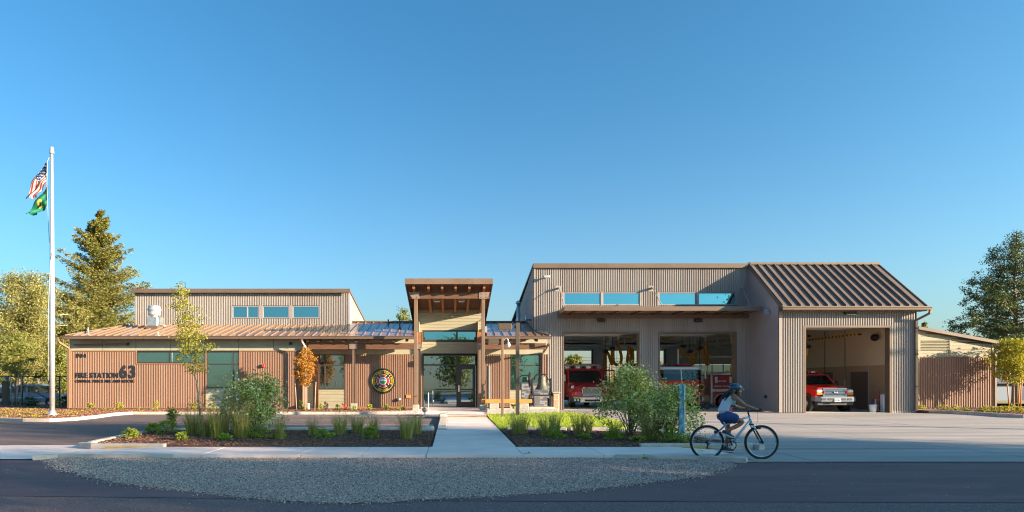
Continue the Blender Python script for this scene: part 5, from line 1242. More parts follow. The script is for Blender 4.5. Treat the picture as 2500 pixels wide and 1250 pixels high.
for s, x, z, sz in (('FIRE RES', 0.33, zt1-0.42, 0.15), ('SPECIAL OPERATIONS', 0.14, zt1-0.72, 0.135), ('COLLAPSE', 0.33, zt1-1.0, 0.14)):
    text_mesh('lettering', s, sz, 0.01, M_wpaint, TR, (TR.location.x+x, TR.location.y-0.02, z), off=0.002)
# ---- bright red rescue pickup
Yk = 31.25; sk = F/Yk
PK = thing('rescue_pickup', 'bright red crew pickup with grey bumper and light bar in the right bay', 'pickup truck', (PX(2040, Yk), Yk, 0.018))
u = lambda px: (px-2040)/sk
v = lambda py: 1.582-(py-930)/sk
LB('fenders', M_bred, lambda b: b.hexa([(-0.98, 0.12, 0.62), (0.98, 0.12, 0.62), (1.0, 1.5, 0.62), (-1.0, 1.5, 0.62), (-0.92, 0.14, 1.14), (0.92, 0.14, 1.14), (0.98, 1.5, 1.26), (-0.98, 1.5, 1.26)]), PK)
LB('hood', M_bred, lambda b: b.hexa([(-0.90, 0.14, 1.142), (0.90, 0.14, 1.142), (0.95, 1.5, 1.262), (-0.95, 1.5, 1.262), (-0.70, 0.20, 1.23), (0.70, 0.20, 1.23), (0.80, 1.5, 1.40), (-0.80, 1.5, 1.40)]), PK)
LB('cab', M_bred, lambda b: b.box(-1.0, 1.0, 1.5, 4.6, 0.55, 1.28).hexa([(-0.90, 2.15, 1.88), (0.90, 2.15, 1.88), (0.9, 4.4, 1.88), (-0.9, 4.4, 1.88), (-0.82, 2.3, 1.97), (0.82, 2.3, 1.97), (0.82, 4.3, 1.97), (-0.82, 4.3, 1.97)]).bar((-0.96, 1.5, 1.28), (-0.87, 2.2, 1.9), 0.08, 0.08).bar((0.96, 1.5, 1.28), (0.87, 2.2, 1.9), 0.08, 0.08).bar((-0.97, 3.0, 1.28), (-0.87, 3.0, 1.9), 0.1, 0.08).bar((0.97, 3.0, 1.28), (0.87, 3.0, 1.9), 0.1, 0.08).box(-0.92, 0.92, 4.3, 4.4, 1.28, 1.9), PK)
LB('windscreen', M_wind, lambda b: b.hexa([(-0.90, 1.46, 1.33), (0.90, 1.46, 1.33), (0.90, 1.49, 1.32), (-0.90, 1.49, 1.32), (-0.82, 2.16, 1.88), (0.82, 2.16, 1.88), (0.82, 2.19, 1.88), (-0.82, 2.19, 1.88)]), PK)
LB('side_glass', M_wind, lambda b: b.hexa([(-0.985, 1.65, 1.29), (-0.965, 1.65, 1.29), (-0.965, 2.95, 1.29), (-0.985, 2.95, 1.29), (-0.895, 2.2, 1.87), (-0.875, 2.2, 1.87), (-0.875, 2.95, 1.87), (-0.895, 2.95, 1.87)]), PK)
LB('seats', M_seat, lambda b: b.bbox(-0.7, -0.2, 2.5, 2.75, 1.0, 1.75, 0.05).bbox(0.2, 0.7, 2.5, 2.75, 1.0, 1.75, 0.05), PK)
LB('dashboard', M_plastic, lambda b: b.box(-0.88, 0.88, 1.55, 1.9, 1.1, 1.33), PK)
g = LB('grille', M_plastic, lambda b: b.bbox(-0.56, 0.56, 0.06, 0.14, 0.80, 1.20, 0.02), PK)
LB('grille_frame', M_blue, lambda b: b.box(-0.62, 0.62, 0.02, 0.12, 1.14, 1.22).box(-0.62, -0.53, 0.02, 0.12, 0.78, 1.14).box(0.53, 0.62, 0.02, 0.12, 0.78, 1.14).box(-0.53, 0.53, 0.02, 0.12, 0.78, 0.84), g)
for z in (0.90, 0.975, 1.05): LB('grille_bar', M_blue, lambda b: b.box(-0.53, 0.53, 0.02, 0.08, z, z+0.045), g)
LB('badge', mat('badge_blue', (0.02, 0.06, 0.25), 0.25, coat=1), lambda b: b.sphere((0.0, 0.01, 0.99), 0.09, 16, 8, sc=(1.5, 0.2, 0.62)), g)
text_mesh('badge_text', 'Ford', 0.10, 0.006, M_wpaint, PK, (PK.location.x-0.085, Yk-0.014, 0.985), off=0.001)
for s in (-1, 1):
    hl = LB('headlight', M_hlens, lambda b: b.bbox(s*0.78-0.14, s*0.78+0.14, 0.02, 0.16, 0.98, 1.14, 0.02), PK)
    LB('indicator', M_amber, lambda b: b.bbox(s*0.78-0.15, s*0.78+0.15, 0.02, 0.16, 0.88, 0.97, 0.015), PK)
    LB('strobe', M_rlens, lambda b: b.bbox(s*0.58-0.03, s*0.58+0.03, -0.01, 0.02, 0.94, 1.08, 0.01), PK)
    LB('fender_flare', M_plastic, lambda b: b.lathe([(0.47, -0.04), (0.55, -0.03), (0.55, 0.04), (0.47, 0.04)], (s*1.02, 0.85, 0.42), 26, 'x'), PK)
    wheel(PK, s*0.93, 0.85, 0.41, 0.41, 0.27, s, 0.56); wheel(PK, s*0.93, 4.4, 0.41, 0.41, 0.27, s, 0.56)
    LB('mirror', M_plastic, lambda b: b.bbox(s*1.17-0.1, s*1.17+0.1, 1.75, 1.83, 1.3, 1.6, 0.03), PK)
bm = LB('bumper', M_bump, lambda b: b.prism_z([(-1.04, 0.35), (-1.02, 0.02), (-0.8, -0.14), (0.8, -0.14), (1.02, 0.02), (1.04, 0.35)], 0.54, 0.78), PK)
for xa_, xb_ in ((-0.48, -0.18), (0.5, 0.75), (-0.8, -0.55), (0.22, 0.45)): LB('bumper_intake', M_plastic, lambda b: b.bbox(xa_, xb_, -0.155, -0.13, 0.60, 0.70, 0.01), bm)
LB('air_dam', M_plastic, lambda b: b.box(-0.9, 0.9, 0.02, 0.3, 0.36, 0.54), PK)
LB('licence_plate', M_hlens, lambda b: b.box(-0.16, 0.17, -0.175, -0.16, 0.52, 0.69), bm)
text_mesh('plate_text', '37728C', 0.085, 0.003, mat('plate_blue', (0.03, 0.06, 0.2), 0.5), PK, (PK.location.x-0.14, Yk-0.178, 0.60), off=0.001)
lb_ = LB('light_bar', M_black, lambda b: b.bbox(-0.72, 0.72, 2.6, 2.85, 1.98, 2.02, 0.01), PK)
for i in range(7): LB('lamp', (M_rlens, M_hlens, M_rlens, M_plastic, M_rlens, M_hlens, M_rlens)[i], lambda b: b.bbox(-0.72+i*0.206+0.006, -0.72+(i+1)*0.206-0.006, 2.58, 2.86, 2.02, 2.12, 0.02), lb_)
LB('rear_body', M_bred, lambda b: b.box(-1.05, 1.05, 4.7, 7.0, 0.6, 1.7), PK)
LB('side_stripe', mat('gold_stripe', (0.6, 0.42, 0.15), 0.4), lambda b: b.box(-1.012, -1.0, 1.5, 4.5, 1.0, 1.07), PK)
LB('underbody', M_plastic, lambda b: b.box(-0.8, 0.8, 0.3, 6.5, 0.32, 0.56), PK)
# bucket, bins, cabinet
bk = thing('bucket', 'white plastic bucket on the floor by the right bay jamb', 'bucket', (PX(2131, 31.0), 31.0, 0.016))
LB('tub', M_wpaint, lambda b: b.lathe([(0.14, 0), (0.175, 0.36), (0.185, 0.36), (0.185, 0.40), (0.17, 0.40), (0.135, 0.03), (0.0, 0.03)], (0, 0, 0), 20), bk)
LB('rim', mat('bucket_blue', (0.05, 0.12, 0.3), 0.5), lambda b: b.lathe([(0.188, 0.38), (0.2, 0.4), (0.188, 0.43), (0.15, 0.43), (0.0, 0.42)], (0, 0, 0), 20), bk)
tag(MB().bbox(PX(2137, 31.6), PX(2151, 31.6), 31.6, 31.95, 0.016, 0.68, 0.02).build('waste_bin', M_galv), 'metal waste bin standing behind the white bucket', 'bin')
tag(MB().bbox(PX(2157, 30.95), PX(2168, 30.95), 30.95, 31.2, 0.016, 0.92, 0.015).build('cabinet', M_wpaint), 'narrow white cabinet against the right door jamb', 'cabinet')
hd = MB(); hd.tube([(PX(2141, 31.5), 31.5, 0.1), (PX(2141, 31.5), 31.5, 1.1), (PX(2147, 31.5), 31.5, 1.1), (PX(2147, 31.5), 31.5, 0.1)], 0.018, 6); hd.box(PX(2140, 31.5), PX(2148, 31.5), 31.4, 31.6, 0.016, 0.06)
tag(hd.build('hand_truck', M_rlens), 'thin red hand truck frame leaning by the side door', 'hand truck')
# ---- parked cars beyond the fence
Ys_ = 49.0; ss = F/Ys_; zl = 1.6-(993-930)/F*Ys_
M_silver = mat('shaded_silver_blue_paint', (0.13, 0.21, 0.34), 0.3, 0.3, coat=0.8)  # tree shade over the parked pickup is put into this darker body colour
def side_truck(px_nose, lb, suv=False):
    T = thing('parked_pickup' if not suv else 'parked_van', lb, 'pickup truck' if not suv else 'van', (PX(px_nose, Ys_), Ys_, zl))
    Lh = lambda px: (px-px_nose)/ss
    if not suv:
        prof = [(-5.6, 0.45), (-5.6, 1.1), (-3.75, 1.12), (-3.7, 1.12), (-0.95, 1.12), (-0.1, 0.98), (0.0, 0.8), (0.0, 0.42), (-0.5, 0.40), (-0.6, 0.62), (-0.95, 0.80), (-1.3, 0.62), (-1.42, 0.38), (-4.1, 0.38), (-4.2, 0.62), (-4.5, 0.80), (-4.85, 0.62), (-4.95, 0.42)]
        cabp_ = [(-3.75, 1.1), (-3.55, 1.75), (-2.25, 1.78), (-1.3, 1.12)]
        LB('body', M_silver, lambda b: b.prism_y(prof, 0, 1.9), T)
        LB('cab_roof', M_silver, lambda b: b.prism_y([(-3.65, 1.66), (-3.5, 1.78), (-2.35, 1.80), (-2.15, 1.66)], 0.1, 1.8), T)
        LB('side_glass', M_wind, lambda b: b.prism_y([(-3.65, 1.13), (-3.55, 1.66), (-2.2, 1.66), (-1.45, 1.13)], 0.08, 1.82), T)
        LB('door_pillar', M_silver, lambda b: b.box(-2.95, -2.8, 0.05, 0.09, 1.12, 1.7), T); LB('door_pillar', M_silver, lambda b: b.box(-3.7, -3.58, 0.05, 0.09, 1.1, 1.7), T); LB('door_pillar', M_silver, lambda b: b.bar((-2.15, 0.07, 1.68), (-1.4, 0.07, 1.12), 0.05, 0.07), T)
        LB('door_handle', M_black, lambda b: b.box(-2.7, -2.52, -0.03, 0.0, 0.98, 1.03).box(-3.55, -3.4, -0.03, 0.0, 0.98, 1.03), T)
        LB('side_mirror', M_chrome, lambda b: b.bbox(-2.05, -1.82, -0.22, -0.02, 1.15, 1.32, 0.03), T)
        LB('headlight', M_hlens, lambda b: b.bbox(-0.28, 0.02, -0.02, 0.3, 0.78, 0.95, 0.02), T)
        LB('bumper', M_bump, lambda b: b.bbox(-0.25, 0.12, -0.03, 1.93, 0.40, 0.62, 0.04), T)
        LB('side_moulding', M_hlens, lambda b: b.box(-4.0, -1.5, -0.012, 0.0, 0.70, 0.75), T)
        for x in (-0.95, -4.5):
            t = MB(); t.lathe([(0.22, -0.03), (0.34, -0.03), (0.36, 0.02), (0.36, 0.22), (0.2, 0.22)], (x, 0, 0.36), 22, 'y'); tt = t.build('wheel', M_rubber, T, local=True)
            LB('rim', M_alum, lambda b: b.lathe([(0.22, -0.02), (0.2, 0.03), (0.06, -0.01), (0.001, -0.01)], (x, 0, 0.36), 5, 'y'), tt)
            LB('wheel_well', M_black, lambda b: b.lathe([(0.44, 0.02), (0.001, 0.021)], (x, 0, 0.38), 20, 'y'), T)
    else:
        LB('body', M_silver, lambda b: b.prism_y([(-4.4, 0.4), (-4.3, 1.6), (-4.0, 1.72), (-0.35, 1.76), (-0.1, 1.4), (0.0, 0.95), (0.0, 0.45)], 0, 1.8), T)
        LB('side_glass', M_wind, lambda b: b.prism_y([(-2.6, 1.08), (-2.6, 1.58), (-0.55, 1.6), (-0.25, 1.08)], -0.01, 1.81), T)
        LB('tail_light', M_rlens, lambda b: b.bbox(-0.4, 0.03, -0.02, 0.25, 0.85, 1.0, 0.02), T)
        LB('bumper', M_hlens, lambda b: b.bbox(-0.4, 0.1, -0.03, 1.8, 0.4, 0.66, 0.04), T)
        MB().lathe([(0.2, -0.03), (0.34, -0.02), (0.34, 0.2), (0.2, 0.2)], (-1.0, 0, 0.34), 20, 'y').build('wheel', M_rubber, T, local=True)
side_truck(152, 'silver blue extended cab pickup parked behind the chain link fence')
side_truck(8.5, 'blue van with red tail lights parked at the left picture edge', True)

# ================================================= MONUMENT, BENCH, POSTS, RAILS
# bell
MBY = 30.2
bl = thing('memorial_bell', 'old dark bronze bell in an iron yoke on a black steel table', 'bell', (PX(1323, MBY), MBY, 0.1))
sb = F/MBY
bu = lambda p: (p-1323)/sb
bv = lambda p: 1.5-(p-930)/sb
M_bell = mat('aged_bronze', (0.085, 0.085, 0.06), 0.6, 0.3, c2=(0.14, 0.135, 0.095), scale=7, bump=0.3, bscale=40)
zt_, zb_ = bv(918), bv(951)
H = zt_-zb_
LB('bell', M_bell, lambda b: b.lathe([(0.005, zt_), (0.10, zt_), (0.155, zt_-0.04*H), (0.175, zt_-0.15*H), (0.19, zt_-0.4*H), (0.215, zt_-0.62*H), (0.255, zt_-0.78*H), (0.315, zt_-0.92*H), (0.345, zb_+0.02), (0.345, zb_), (0.31, zb_), (0.25, zt_-0.75*H), (0.001, zt_-0.5*H)], (0, 0, 0), 32), bl)
yk = LB('yoke', M_black, lambda b: b.tube([(bu(1303), 0, bv(927)), (bu(1307), 0, bv(918)), (bu(1312), 0, bv(914.5)), (bu(1323), 0, bv(913.5)), (bu(1332), 0, bv(914.5)), (bu(1337), 0, bv(921)), (bu(1338.5), 0, bv(927)), (bu(1344), 0, bv(928))], 0.035, 8), bl)
for s, px in ((-1, 1298.5), (1, 1344.5)):
    LB('stand_frame', M_black, lambda b: b.bar((bu(px), -0.28, bv(961)), (bu(px), 0, bv(924)), 0.07, 0.06).bar((bu(px), 0.28, bv(961)), (bu(px), 0, bv(924)), 0.07, 0.06).box(bu(px)-0.08, bu(px)+0.08, -0.32, 0.32, bv(963), bv(961)), bl)
LB('bell_wheel', M_black, lambda b: b.tube([(bu(1293), 0.36*math.cos(a), bv(927)+0.36*math.sin(a)) for a in [i*math.pi/12 for i in range(25)]], 0.025, 6).bar((bu(1293), -0.36, bv(927)), (bu(1293), 0.36, bv(927)), 0.03, 0.03).bar((bu(1293), 0, bv(945)), (bu(1293), 0, bv(910)), 0.03, 0.03), bl)
tbx0, tbx1 = bu(1293), bu(1352)
LB('table_top', M_black, lambda b: b.box(tbx0, tbx1, -0.4, 0.4, bv(967), bv(963.5)), bl)
for x in (tbx0+0.02, bu(1301), bu(1339.5), bu(1347)):
    LB('table_leg', M_black, lambda b: b.box(x-0.025, x+0.025, -0.38, -0.32, bv(993), bv(967)), bl)
    if x in (tbx0+0.02, bu(1347)): LB('table_leg', M_black, lambda b: b.box(x-0.025, x+0.025, 0.32, 0.38, bv(993), bv(967)), bl)
# plinth for the bell and bench
kind(MB().bbox(PX(1188, 29.6), PX(1362, 29.6), 29.3, 29.55, -0.05, 0.26, 0.02).build('kerb_wall', M_block), 'structure')
tag(MB().bbox(PX(1291, 29.8), PX(1352, 29.8), 29.6, 31.2, 0.0, bv(992.5)+0.1, 0.02).build('concrete_plinth', M_kerb), 'low concrete plinth under the bell table', 'plinth')
# stone pier with cap and brick wall behind
PIER = thing('stone_pier', 'pebbled stone pier with flat cap at the end of the bell monument', 'pier', (PX(1357, 29.9), 29.9, 0.0))
M_peb = mat('pebbled_stone', (0.34, 0.19, 0.12), 0.9, c2=(0.52, 0.36, 0.25), scale=16, bump=1.0, bscale=22, detail=2)
LB('shaft', M_peb, lambda b: b.bbox(-0.15, 0.13, -0.15, 0.15, 0, 1.0, 0.02), PIER)
LB('cap', M_block, lambda b: b.bbox(-0.2, 0.18, -0.2, 0.2, 1.0, 1.07, 0.015), PIER)
BW = thing('brick_wall', 'low grey blue brick wall with dark cap behind the bell', 'wall', (PX(1274, 31.5), 31.5, 0.12))
L_ = PX(1345, 31.5)-PX(1274, 31.5)
bm_ = [mat('brick_a', (0.16, 0.17, 0.20), 0.9), mat('brick_b', (0.24, 0.25, 0.29), 0.9), mat('brick_c', (0.10, 0.10, 0.13), 0.9), mat('brick_d', (0.30, 0.22, 0.18), 0.9)]
LB('mortar', mat('mortar', (0.3, 0.3, 0.3), 0.95), lambda b: b.box(0, L_, 0.012, 0.3, 0, 1.33), BW)
LB('wall_cap', mat('slate_cap', (0.10, 0.11, 0.14), 0.7), lambda b: b.bbox(-0.04, L_+0.04, -0.04, 0.34, 1.33, 1.39, 0.01), BW)
random.seed(5); meb = {}
z = 0.01; row = 0
while z < 1.3:
    x = 0.0 if row % 2 else -0.1
    while x < L_-0.02:
        xa, xb = max(x, 0.0), min(x+0.195, L_)
        if xb-xa > 0.03: LB('brick', random.choice(bm_), lambda b: b.box(xa, xb, -random.uniform(0.0, 0.012), 0.1, z, z+0.082), BW)
        x += 0.205
    z += 0.094; row += 1
wp = MB().box(PX(1302, 31.4), PX(1317, 31.4), 31.35, 31.47, PZ(994, 31.4), PZ(970, 31.4)); tag(wp.build('plaque', mat('grey_plaque', (0.12, 0.12, 0.14), 0.5)), 'dark grey plaque standing under the bell table', 'plaque')
ts = thing('small_sign', 'narrow black upright sign with pale lettering below the bell', 'sign', (PX(1340, 30.6), 30.6, 0.2))
LB('panel', M_black, lambda b: b.box(-0.07, 0.07, 0, 0.03, 0.05, 0.55), ts)
# bench
BE = thing('bench', 'long orange timber bench on rough concrete blocks by the entrance', 'bench', (PX(1236, 29.7), 29.7, 0.1))
us = lambda p: (p-1236)/(F/29.7)
LB('seat_plank', M_lumber, lambda b: b.bbox(us(1184), us(1297), -0.3, -0.02, 0.44, 0.62, 0.01), BE)
LB('seat_plank', M_lumber, lambda b: b.bbox(us(1176), us(1290), 0.0, 0.28, 0.44, 0.62, 0.01), BE)
for a, c in ((1194, 1216), (1266, 1289)):
    LB('block', M_block, lambda b: b.bbox(us(a), us(c), -0.28, 0.26, 0.0, 0.44, 0.02), BE)
# square steel posts with flood-light boxes and the dome camera
def pole(px, y, w, ztop, lb, m=M_brownpole):
    T = thing('steel_post', lb, 'post', (PX(px, y), y, 0.07))
    LB('shaft', m, lambda b: b.bbox(-w/2, w/2, -w/2, w/2, 0, ztop-0.07, 0.006), T)
    return T
y1 = 26.4; t1 = pole(1263.5, y1, 0.15, PZ(788, y1), 'tall dark square post with boxed lights on its left, behind the bench')
LB('light_box', M_brownpole, lambda b: b.bbox((1216-1263.5)/F*y1, (1248-1263.5)/F*y1, -0.15, 0.15, PZ(806, y1)-0.07, PZ(790, y1)-0.07, 0.01).box((1248-1263.5)/F*y1, -0.07, -0.04, 0.04, PZ(801, y1)-0.07, PZ(795, y1)-0.07), t1)
LB('light_louvre', M_plate, lambda b: [b.box((1217+i*3-1263.5)/F*y1, (1218.4+i*3-1263.5)/F*y1, -0.13, 0.13, PZ(808, y1)-0.07, PZ(806, y1)-0.07) for i in range(10)][0] and None, t1)
y2 = 25.4; t2 = pole(1226.5, y2, 0.10, PZ(826, y2), 'shorter brown post with a white dome camera beside the walkway', M_post)
LB('camera_arm', M_alum, lambda b: b.tube([(0.05, 0, PZ(832, y2)-0.07), (0.10, 0, PZ(828, y2)-0.07), (0.16, 0, PZ(826, y2)-0.07), (0.22, 0, PZ(828, y2)-0.07), (0.25, 0, PZ(836, y2)-0.07)], 0.025, 8), t2)
LB('dome_camera', M_wpaint, lambda b: b.lathe([(0.02, 0.0), (0.05, -0.02), (0.085, -0.10), (0.09, -0.14), (0.075, -0.15), (0.065, -0.19), (0.03, -0.22), (0.001, -0.225)], (0.25, 0, PZ(835, y2)-0.07), 18), t2)
y3 = 28.3
t3 = thing('flood_light', 'small dark boxed light hanging under the porch eave left of the brown post', 'lamp', (PX(1204, 31.9), 31.9, PZ(834, 31.9)))
LB('housing', M_brownpole, lambda b: b.bbox(-0.26, 0.26, -0.12, 0.12, -0.13, 0.13, 0.01), t3)
LB('louvre', M_plate, lambda b: [b.box(-0.24+i*0.055, -0.21+i*0.055, -0.1, 0.1, -0.165, -0.13) for i in range(9)][0] and None, t3)
# loop rail, standing on the plaza; blue painted post; metal U rail
hr = MB(); x = PX(1045.5, 30.6); hr.tube([(x, 30.6, 0.10), (x, 30.6, 0.94), (x, 30.66, 1.0), (x, 30.95, 1.0), (x, 31.0, 0.94), (x, 31.0, 0.10)], 0.022, 8); hr.lathe([(0.07, 0.0), (0.07, 0.015), (0.02, 0.03)], (x, 30.6, 0.12), 12)
tag(hr.build('hand_rail', M_alum), 'slim steel loop rail in front of the entrance window', 'rail')
lt = MB(); x = PX(1036.5, 28.6); lt.lathe([(0.11, -0.12), (0.12, -0.06), (0.12, 0.06), (0.08, 0.11), (0.001, 0.12)], (x, 28.6, 0.26), 16, 'y'); lt.box(x-0.05, x+0.05, 28.55, 28.65, 0.0, 0.16)
tag(lt.build('ground_spotlight', M_alum), 'round white ground spotlight beside the walkway kerb', 'lamp')
Yb = 15.2
BPn = thing('painted_post', 'flat weathered blue painted post among the shrub leaves beside the cyclist', 'post', (PX(1665, Yb), Yb, 0.05))
M_wblue = mat('weathered_blue_paint', (0.03, 0.20, 0.34), 0.75, c2=(0.10, 0.32, 0.45), scale=14, bump=0.3, bscale=40, stretch=(1, 1, 0.4), c3=(0.42, 0.44, 0.42), scale3=13, amt3=0.95)
LB('board', M_wblue, lambda b: b.bbox(-0.07, 0.05, 0.0, 0.06, 0, PZ(938, Yb)-0.05, 0.006), BPn)
LB('edge_board', M_wpaint, lambda b: b.bbox(0.054, 0.085, 0.0, 0.06, 0, PZ(938, Yb)-0.06, 0.004), BPn)
# ---- flagpole and flags
Yf = 27.0; sf = F/Yf; fxp = PX(127.5, Yf)
FP = thing('flagpole', 'tall brushed aluminium flagpole standing in the bark bed at left', 'flagpole', (fxp, Yf, 0.1))
ztp_ = PZ(374, Yf)-0.1
LB('pole', M_alum, lambda b: b.tube([(0, 0, 0), (0, 0, ztp_*0.35), (-0.01, 0, ztp_*0.7), (-0.02, 0, ztp_)], [0.105, 0.105, 0.085, 0.058], 20), FP)
LB('base_collar', M_alum, lambda b: b.lathe([(0.20, 0.0), (0.20, 0.05), (0.13, 0.09), (0.115, 0.2), (0.10, 0.2)], (0, 0, 0), 24), FP)
LB('truck_cap', M_alum, lambda b: b.lathe([(0.085, 0), (0.10, 0.02), (0.10, 0.08), (0.085, 0.10), (0.08, 0.26), (0.05, 0.30), (0.001, 0.30)], (-0.02, 0, ztp_-0.02), 18), FP)
LB('halyard', mat('halyard_rope', (0.35, 0.38, 0.42), 0.8), lambda b: b.tube([(-0.08, -0.02, ztp_-0.1), (-0.2, -0.02, PZ(395, Yf)-0.1), (-0.22, -0.02, PZ(445, Yf)-0.1), (-0.19, -0.02, PZ(500, Yf)-0.1), (-0.13, -0.02, PZ(575, Yf)-0.1), (-0.10, -0.05, PZ(590, Yf)-0.1), (0.09, -0.07, PZ(610, Yf)-0.1), (0.0, -0.12, PZ(640, Yf)-0.1), (-0.11, -0.1, PZ(760, Yf)-0.1), (-0.11, -0.1, 1.5)], 0.012, 5), FP)
LB('cleat', M_dark, lambda b: b.box(-0.15, -0.1, -0.06, 0.0, 1.4, 1.6), FP)
def flag(nm, lb, hoist, flyt, flyb, mats, colour, nu=40, nv=26, amp=0.10, cat='flag', curve=0.0):
    """hoist: two picture points; fly corners; a rippling cloth with thickness"""
    h0, h1 = [W(a, b_, Yf) for a, b_ in hoist]; f0 = W(*flyt, Yf); f1 = W(*flyb, Yf)
    V = []; Fc = []; mi = []
    for side in (0, 1):
        for i in range(nu+1):
            uu = i/nu
            for j in range(nv+1):
                vv = j/nv
                p = h0.lerp(h1, vv).lerp(f0.lerp(f1, vv), uu)
                p = p+Vector((curve*math.sin(math.pi*uu)*(1-0.5*vv), 0, 0))
                ph = 7*uu+3.2*vv
                p.y += amp*math.sin(ph*1.3)*(0.25+uu)+0.5*amp*math.sin(13*vv+4*uu)*(0.3+uu)
                p.z += 0.03*math.sin(9*vv+5*uu)*uu
                p.x += 0.045*math.sin(11*vv-4*uu)*uu
                p.y += 0.004*side
                V.append(p)
        o = side*(nu+1)*(nv+1)
        for i in range(nu):
            for j in range(nv):
                a = o+i*(nv+1)+j; q = (a, a+1, a+nv+2, a+nv+1)
                Fc.append(q if side == 0 else q[::-1]); mi.append(colour((i+0.5)/nu, (j+0.5)/nv))
    me = bpy.data.meshes.new(nm); me.from_pydata([tuple(p) for p in V], [], Fc)
    for m in mats: me.materials.append(m)
    me.polygons.foreach_set('material_index', mi); me.polygons.foreach_set('use_smooth', [True]*len(Fc)); me.update()
    o = bpy.data.objects.new(nm, me); COL.objects.link(o); return tag(o, lb, cat)
fm = [mat('flag_red', (0.50, 0.03, 0.03), 0.75, trans=0.25), mat('flag_white', (0.72, 0.70, 0.66), 0.75, trans=0.25), mat('flag_blue', (0.02, 0.03, 0.12), 0.75, trans=0.2)]
def usc(a, b_):
    if a < 0.40 and b_ < 7/13:
        gx, gy = a/0.40*8, b_/(7/13)*6
        return 1 if abs(gx-round(gx)) < 0.24 and abs(gy-round(gy)) < 0.24 and (round(gx)+round(gy)) % 2 == 0 else 2
    return 0 if int(b_*13) % 2 == 0 else 1
flag('national_flag', 'striped flag with blue starred corner drooping at the top of the pole', [(113, 395), (113, 447)], (63, 484), (88, 483), fm, usc, 60, 52, curve=-0.1)
gmt = [mat('flag_green', (0.01, 0.19, 0.11), 0.7, trans=0.25), mat('flag_gold', (0.55, 0.36, 0.03), 0.7), mat('flag_teal', (0.05, 0.10, 0.10), 0.7)]
def wac(a, b_):
    d = math.hypot((a-0.5)*1.7, b_-0.48)
    return 0 if d > 0.27 else (1 if d > 0.17 else 2)
flag('state_flag', 'green flag with a round gold ringed seal hanging below the striped flag', [(116.5, 450), (116.5, 500)], (62, 521), (88, 526), gmt, wac, 40, 34, curve=0.05)
# ---- chain link fence
FY = 38.0
FN = thing('chain_link_fence', 'black chain link fence with rails and posts left of the building', 'fence', (PX(0, FY), FY, -0.05))
def fu(px): return PX(px, FY)-FN.location.x
ztop_f = PZ(919.5, FY)+0.05
LB('top_rail', M_black, lambda b: b.tube([(fu(-60), 0, ztop_f), (fu(182), 0, ztop_f+0.03)], 0.03, 6), FN)
LB('bottom_rail', M_black, lambda b: b.tube([(fu(-60), 0, 0.12), (fu(182), 0, 0.12)], 0.02, 6), FN)
for px in (-50, 54, 145.5): LB('fence_post', M_black, lambda b: b.tube([(fu(px), 0, 0), (fu(px), 0, ztop_f)], 0.04, 8), FN)
LB('gate_post', M_brownpole, lambda b: b.bbox(fu(8), fu(20), -0.15, 0.15, 0, PZ(930, FY)+0.05, 0.01), FN)
LB('gate_motor', mat('blue_grey_box', (0.05, 0.12, 0.2), 0.5), lambda b: b.bbox(fu(15.5), fu(20), -0.08, 0.08, PZ(929, FY)+0.05, PZ(917, FY)+0.05, 0.01), FN)
LB('brace', M_black, lambda b: b.tube([(fu(54), 0, PZ(937, FY)+0.05), (fu(118), 0, PZ(975, FY)+0.05)], 0.025, 6).tube([(fu(146), 0, PZ(990, FY)+0.05), (fu(175), 0, PZ(972, FY)+0.05)], 0.025, 6), FN)
def fm_(b):
    x0, x1, hgt = fu(-40), fu(180), ztop_f-0.1; st = 0.09
    n = int((x1-x0+hgt)/st)
    for i in range(n):
        for s in (1, -1):
            xa = x0-hgt+i*st if s == 1 else x0+i*st
            xb = xa+s*hgt; za, zb2 = 0.1, ztop_f
            # clip to x range
            def cl(xa, za, xb, zb2):
                if xb == xa: return None
                lo, hi = (xa, za), (xb, zb2)
                pts = []
                t0, t1 = 0.0, 1.0
                dx = xb-xa
                for lim, sg in ((x0, 1), (x1, -1)):
                    tt = (lim-xa)/dx
                    if (dx*sg) > 0: t0 = max(t0, tt)
                    else: t1 = min(t1, tt)
                if t0 >= t1: return None
                return (xa+dx*t0, za+(zb2-za)*t0, xa+dx*t1, za+(zb2-za)*t1)
            c = cl(xa, za, xb, zb2)
            if c: b.tube([(c[0], 0.004*s, c[1]), (c[2], 0.004*s, c[3])], 0.0028, 3, caps=False, sm=False)
kind(LB('wire_mesh', M_black, fm_, FN), 'stuff')
# overhead wires far left and behind the building, on poles
def upole(x, y, h, lb, zb=-0.6, arms=2, d=None):
    T = thing('utility_pole', lb, 'utility pole', (x, y, zb))
    mw = mat('pole_wood', (0.13, 0.085, 0.055), 0.9)
    LB('mast', mw, lambda b: b.tube([(0, 0, 0), (0, 0, h)], [0.16, 0.11], 10), T)
    for k in range(arms): LB('cross_arm', mw, lambda b: b.box(-1.2, 1.2, -0.06, 0.06, h-0.6-k*1.1, h-0.48-k*1.1), T)
    LB('insulator', M_black, lambda b: [b.lathe([(0.05, 0), (0.03, 0.15), (0.001, 0.16)], (xx, 0, h-0.48-k*1.1), 6) for xx in (-1.1, -0.5, 0.5, 1.1) for k in range(arms)][0] and None, T)
    return T
yp = 95.0
upole(PX(1489, yp), yp, PZ(889, yp)+0.6, 'distant wooden utility pole with two cross arms, left of the pair seen through the bay')
upole(PX(1495, yp+6), yp+6, PZ(888, yp+6)+0.6, 'distant wooden utility pole with two cross arms, right of the pair seen through the bay')
wires = MB()
for k, (za, zb3) in enumerate(((900, 903), (893, 897), (877, 880), (870, 873))):
    wires.tube([W(1300, za, yp), W(1489, za+5, yp), W(1900, zb3, yp)], 0.022, 4)
tag(wires.build('overhead_wires', M_black), 'thin overhead wires crossing the sky seen through the bays', 'wires')
wires = MB()
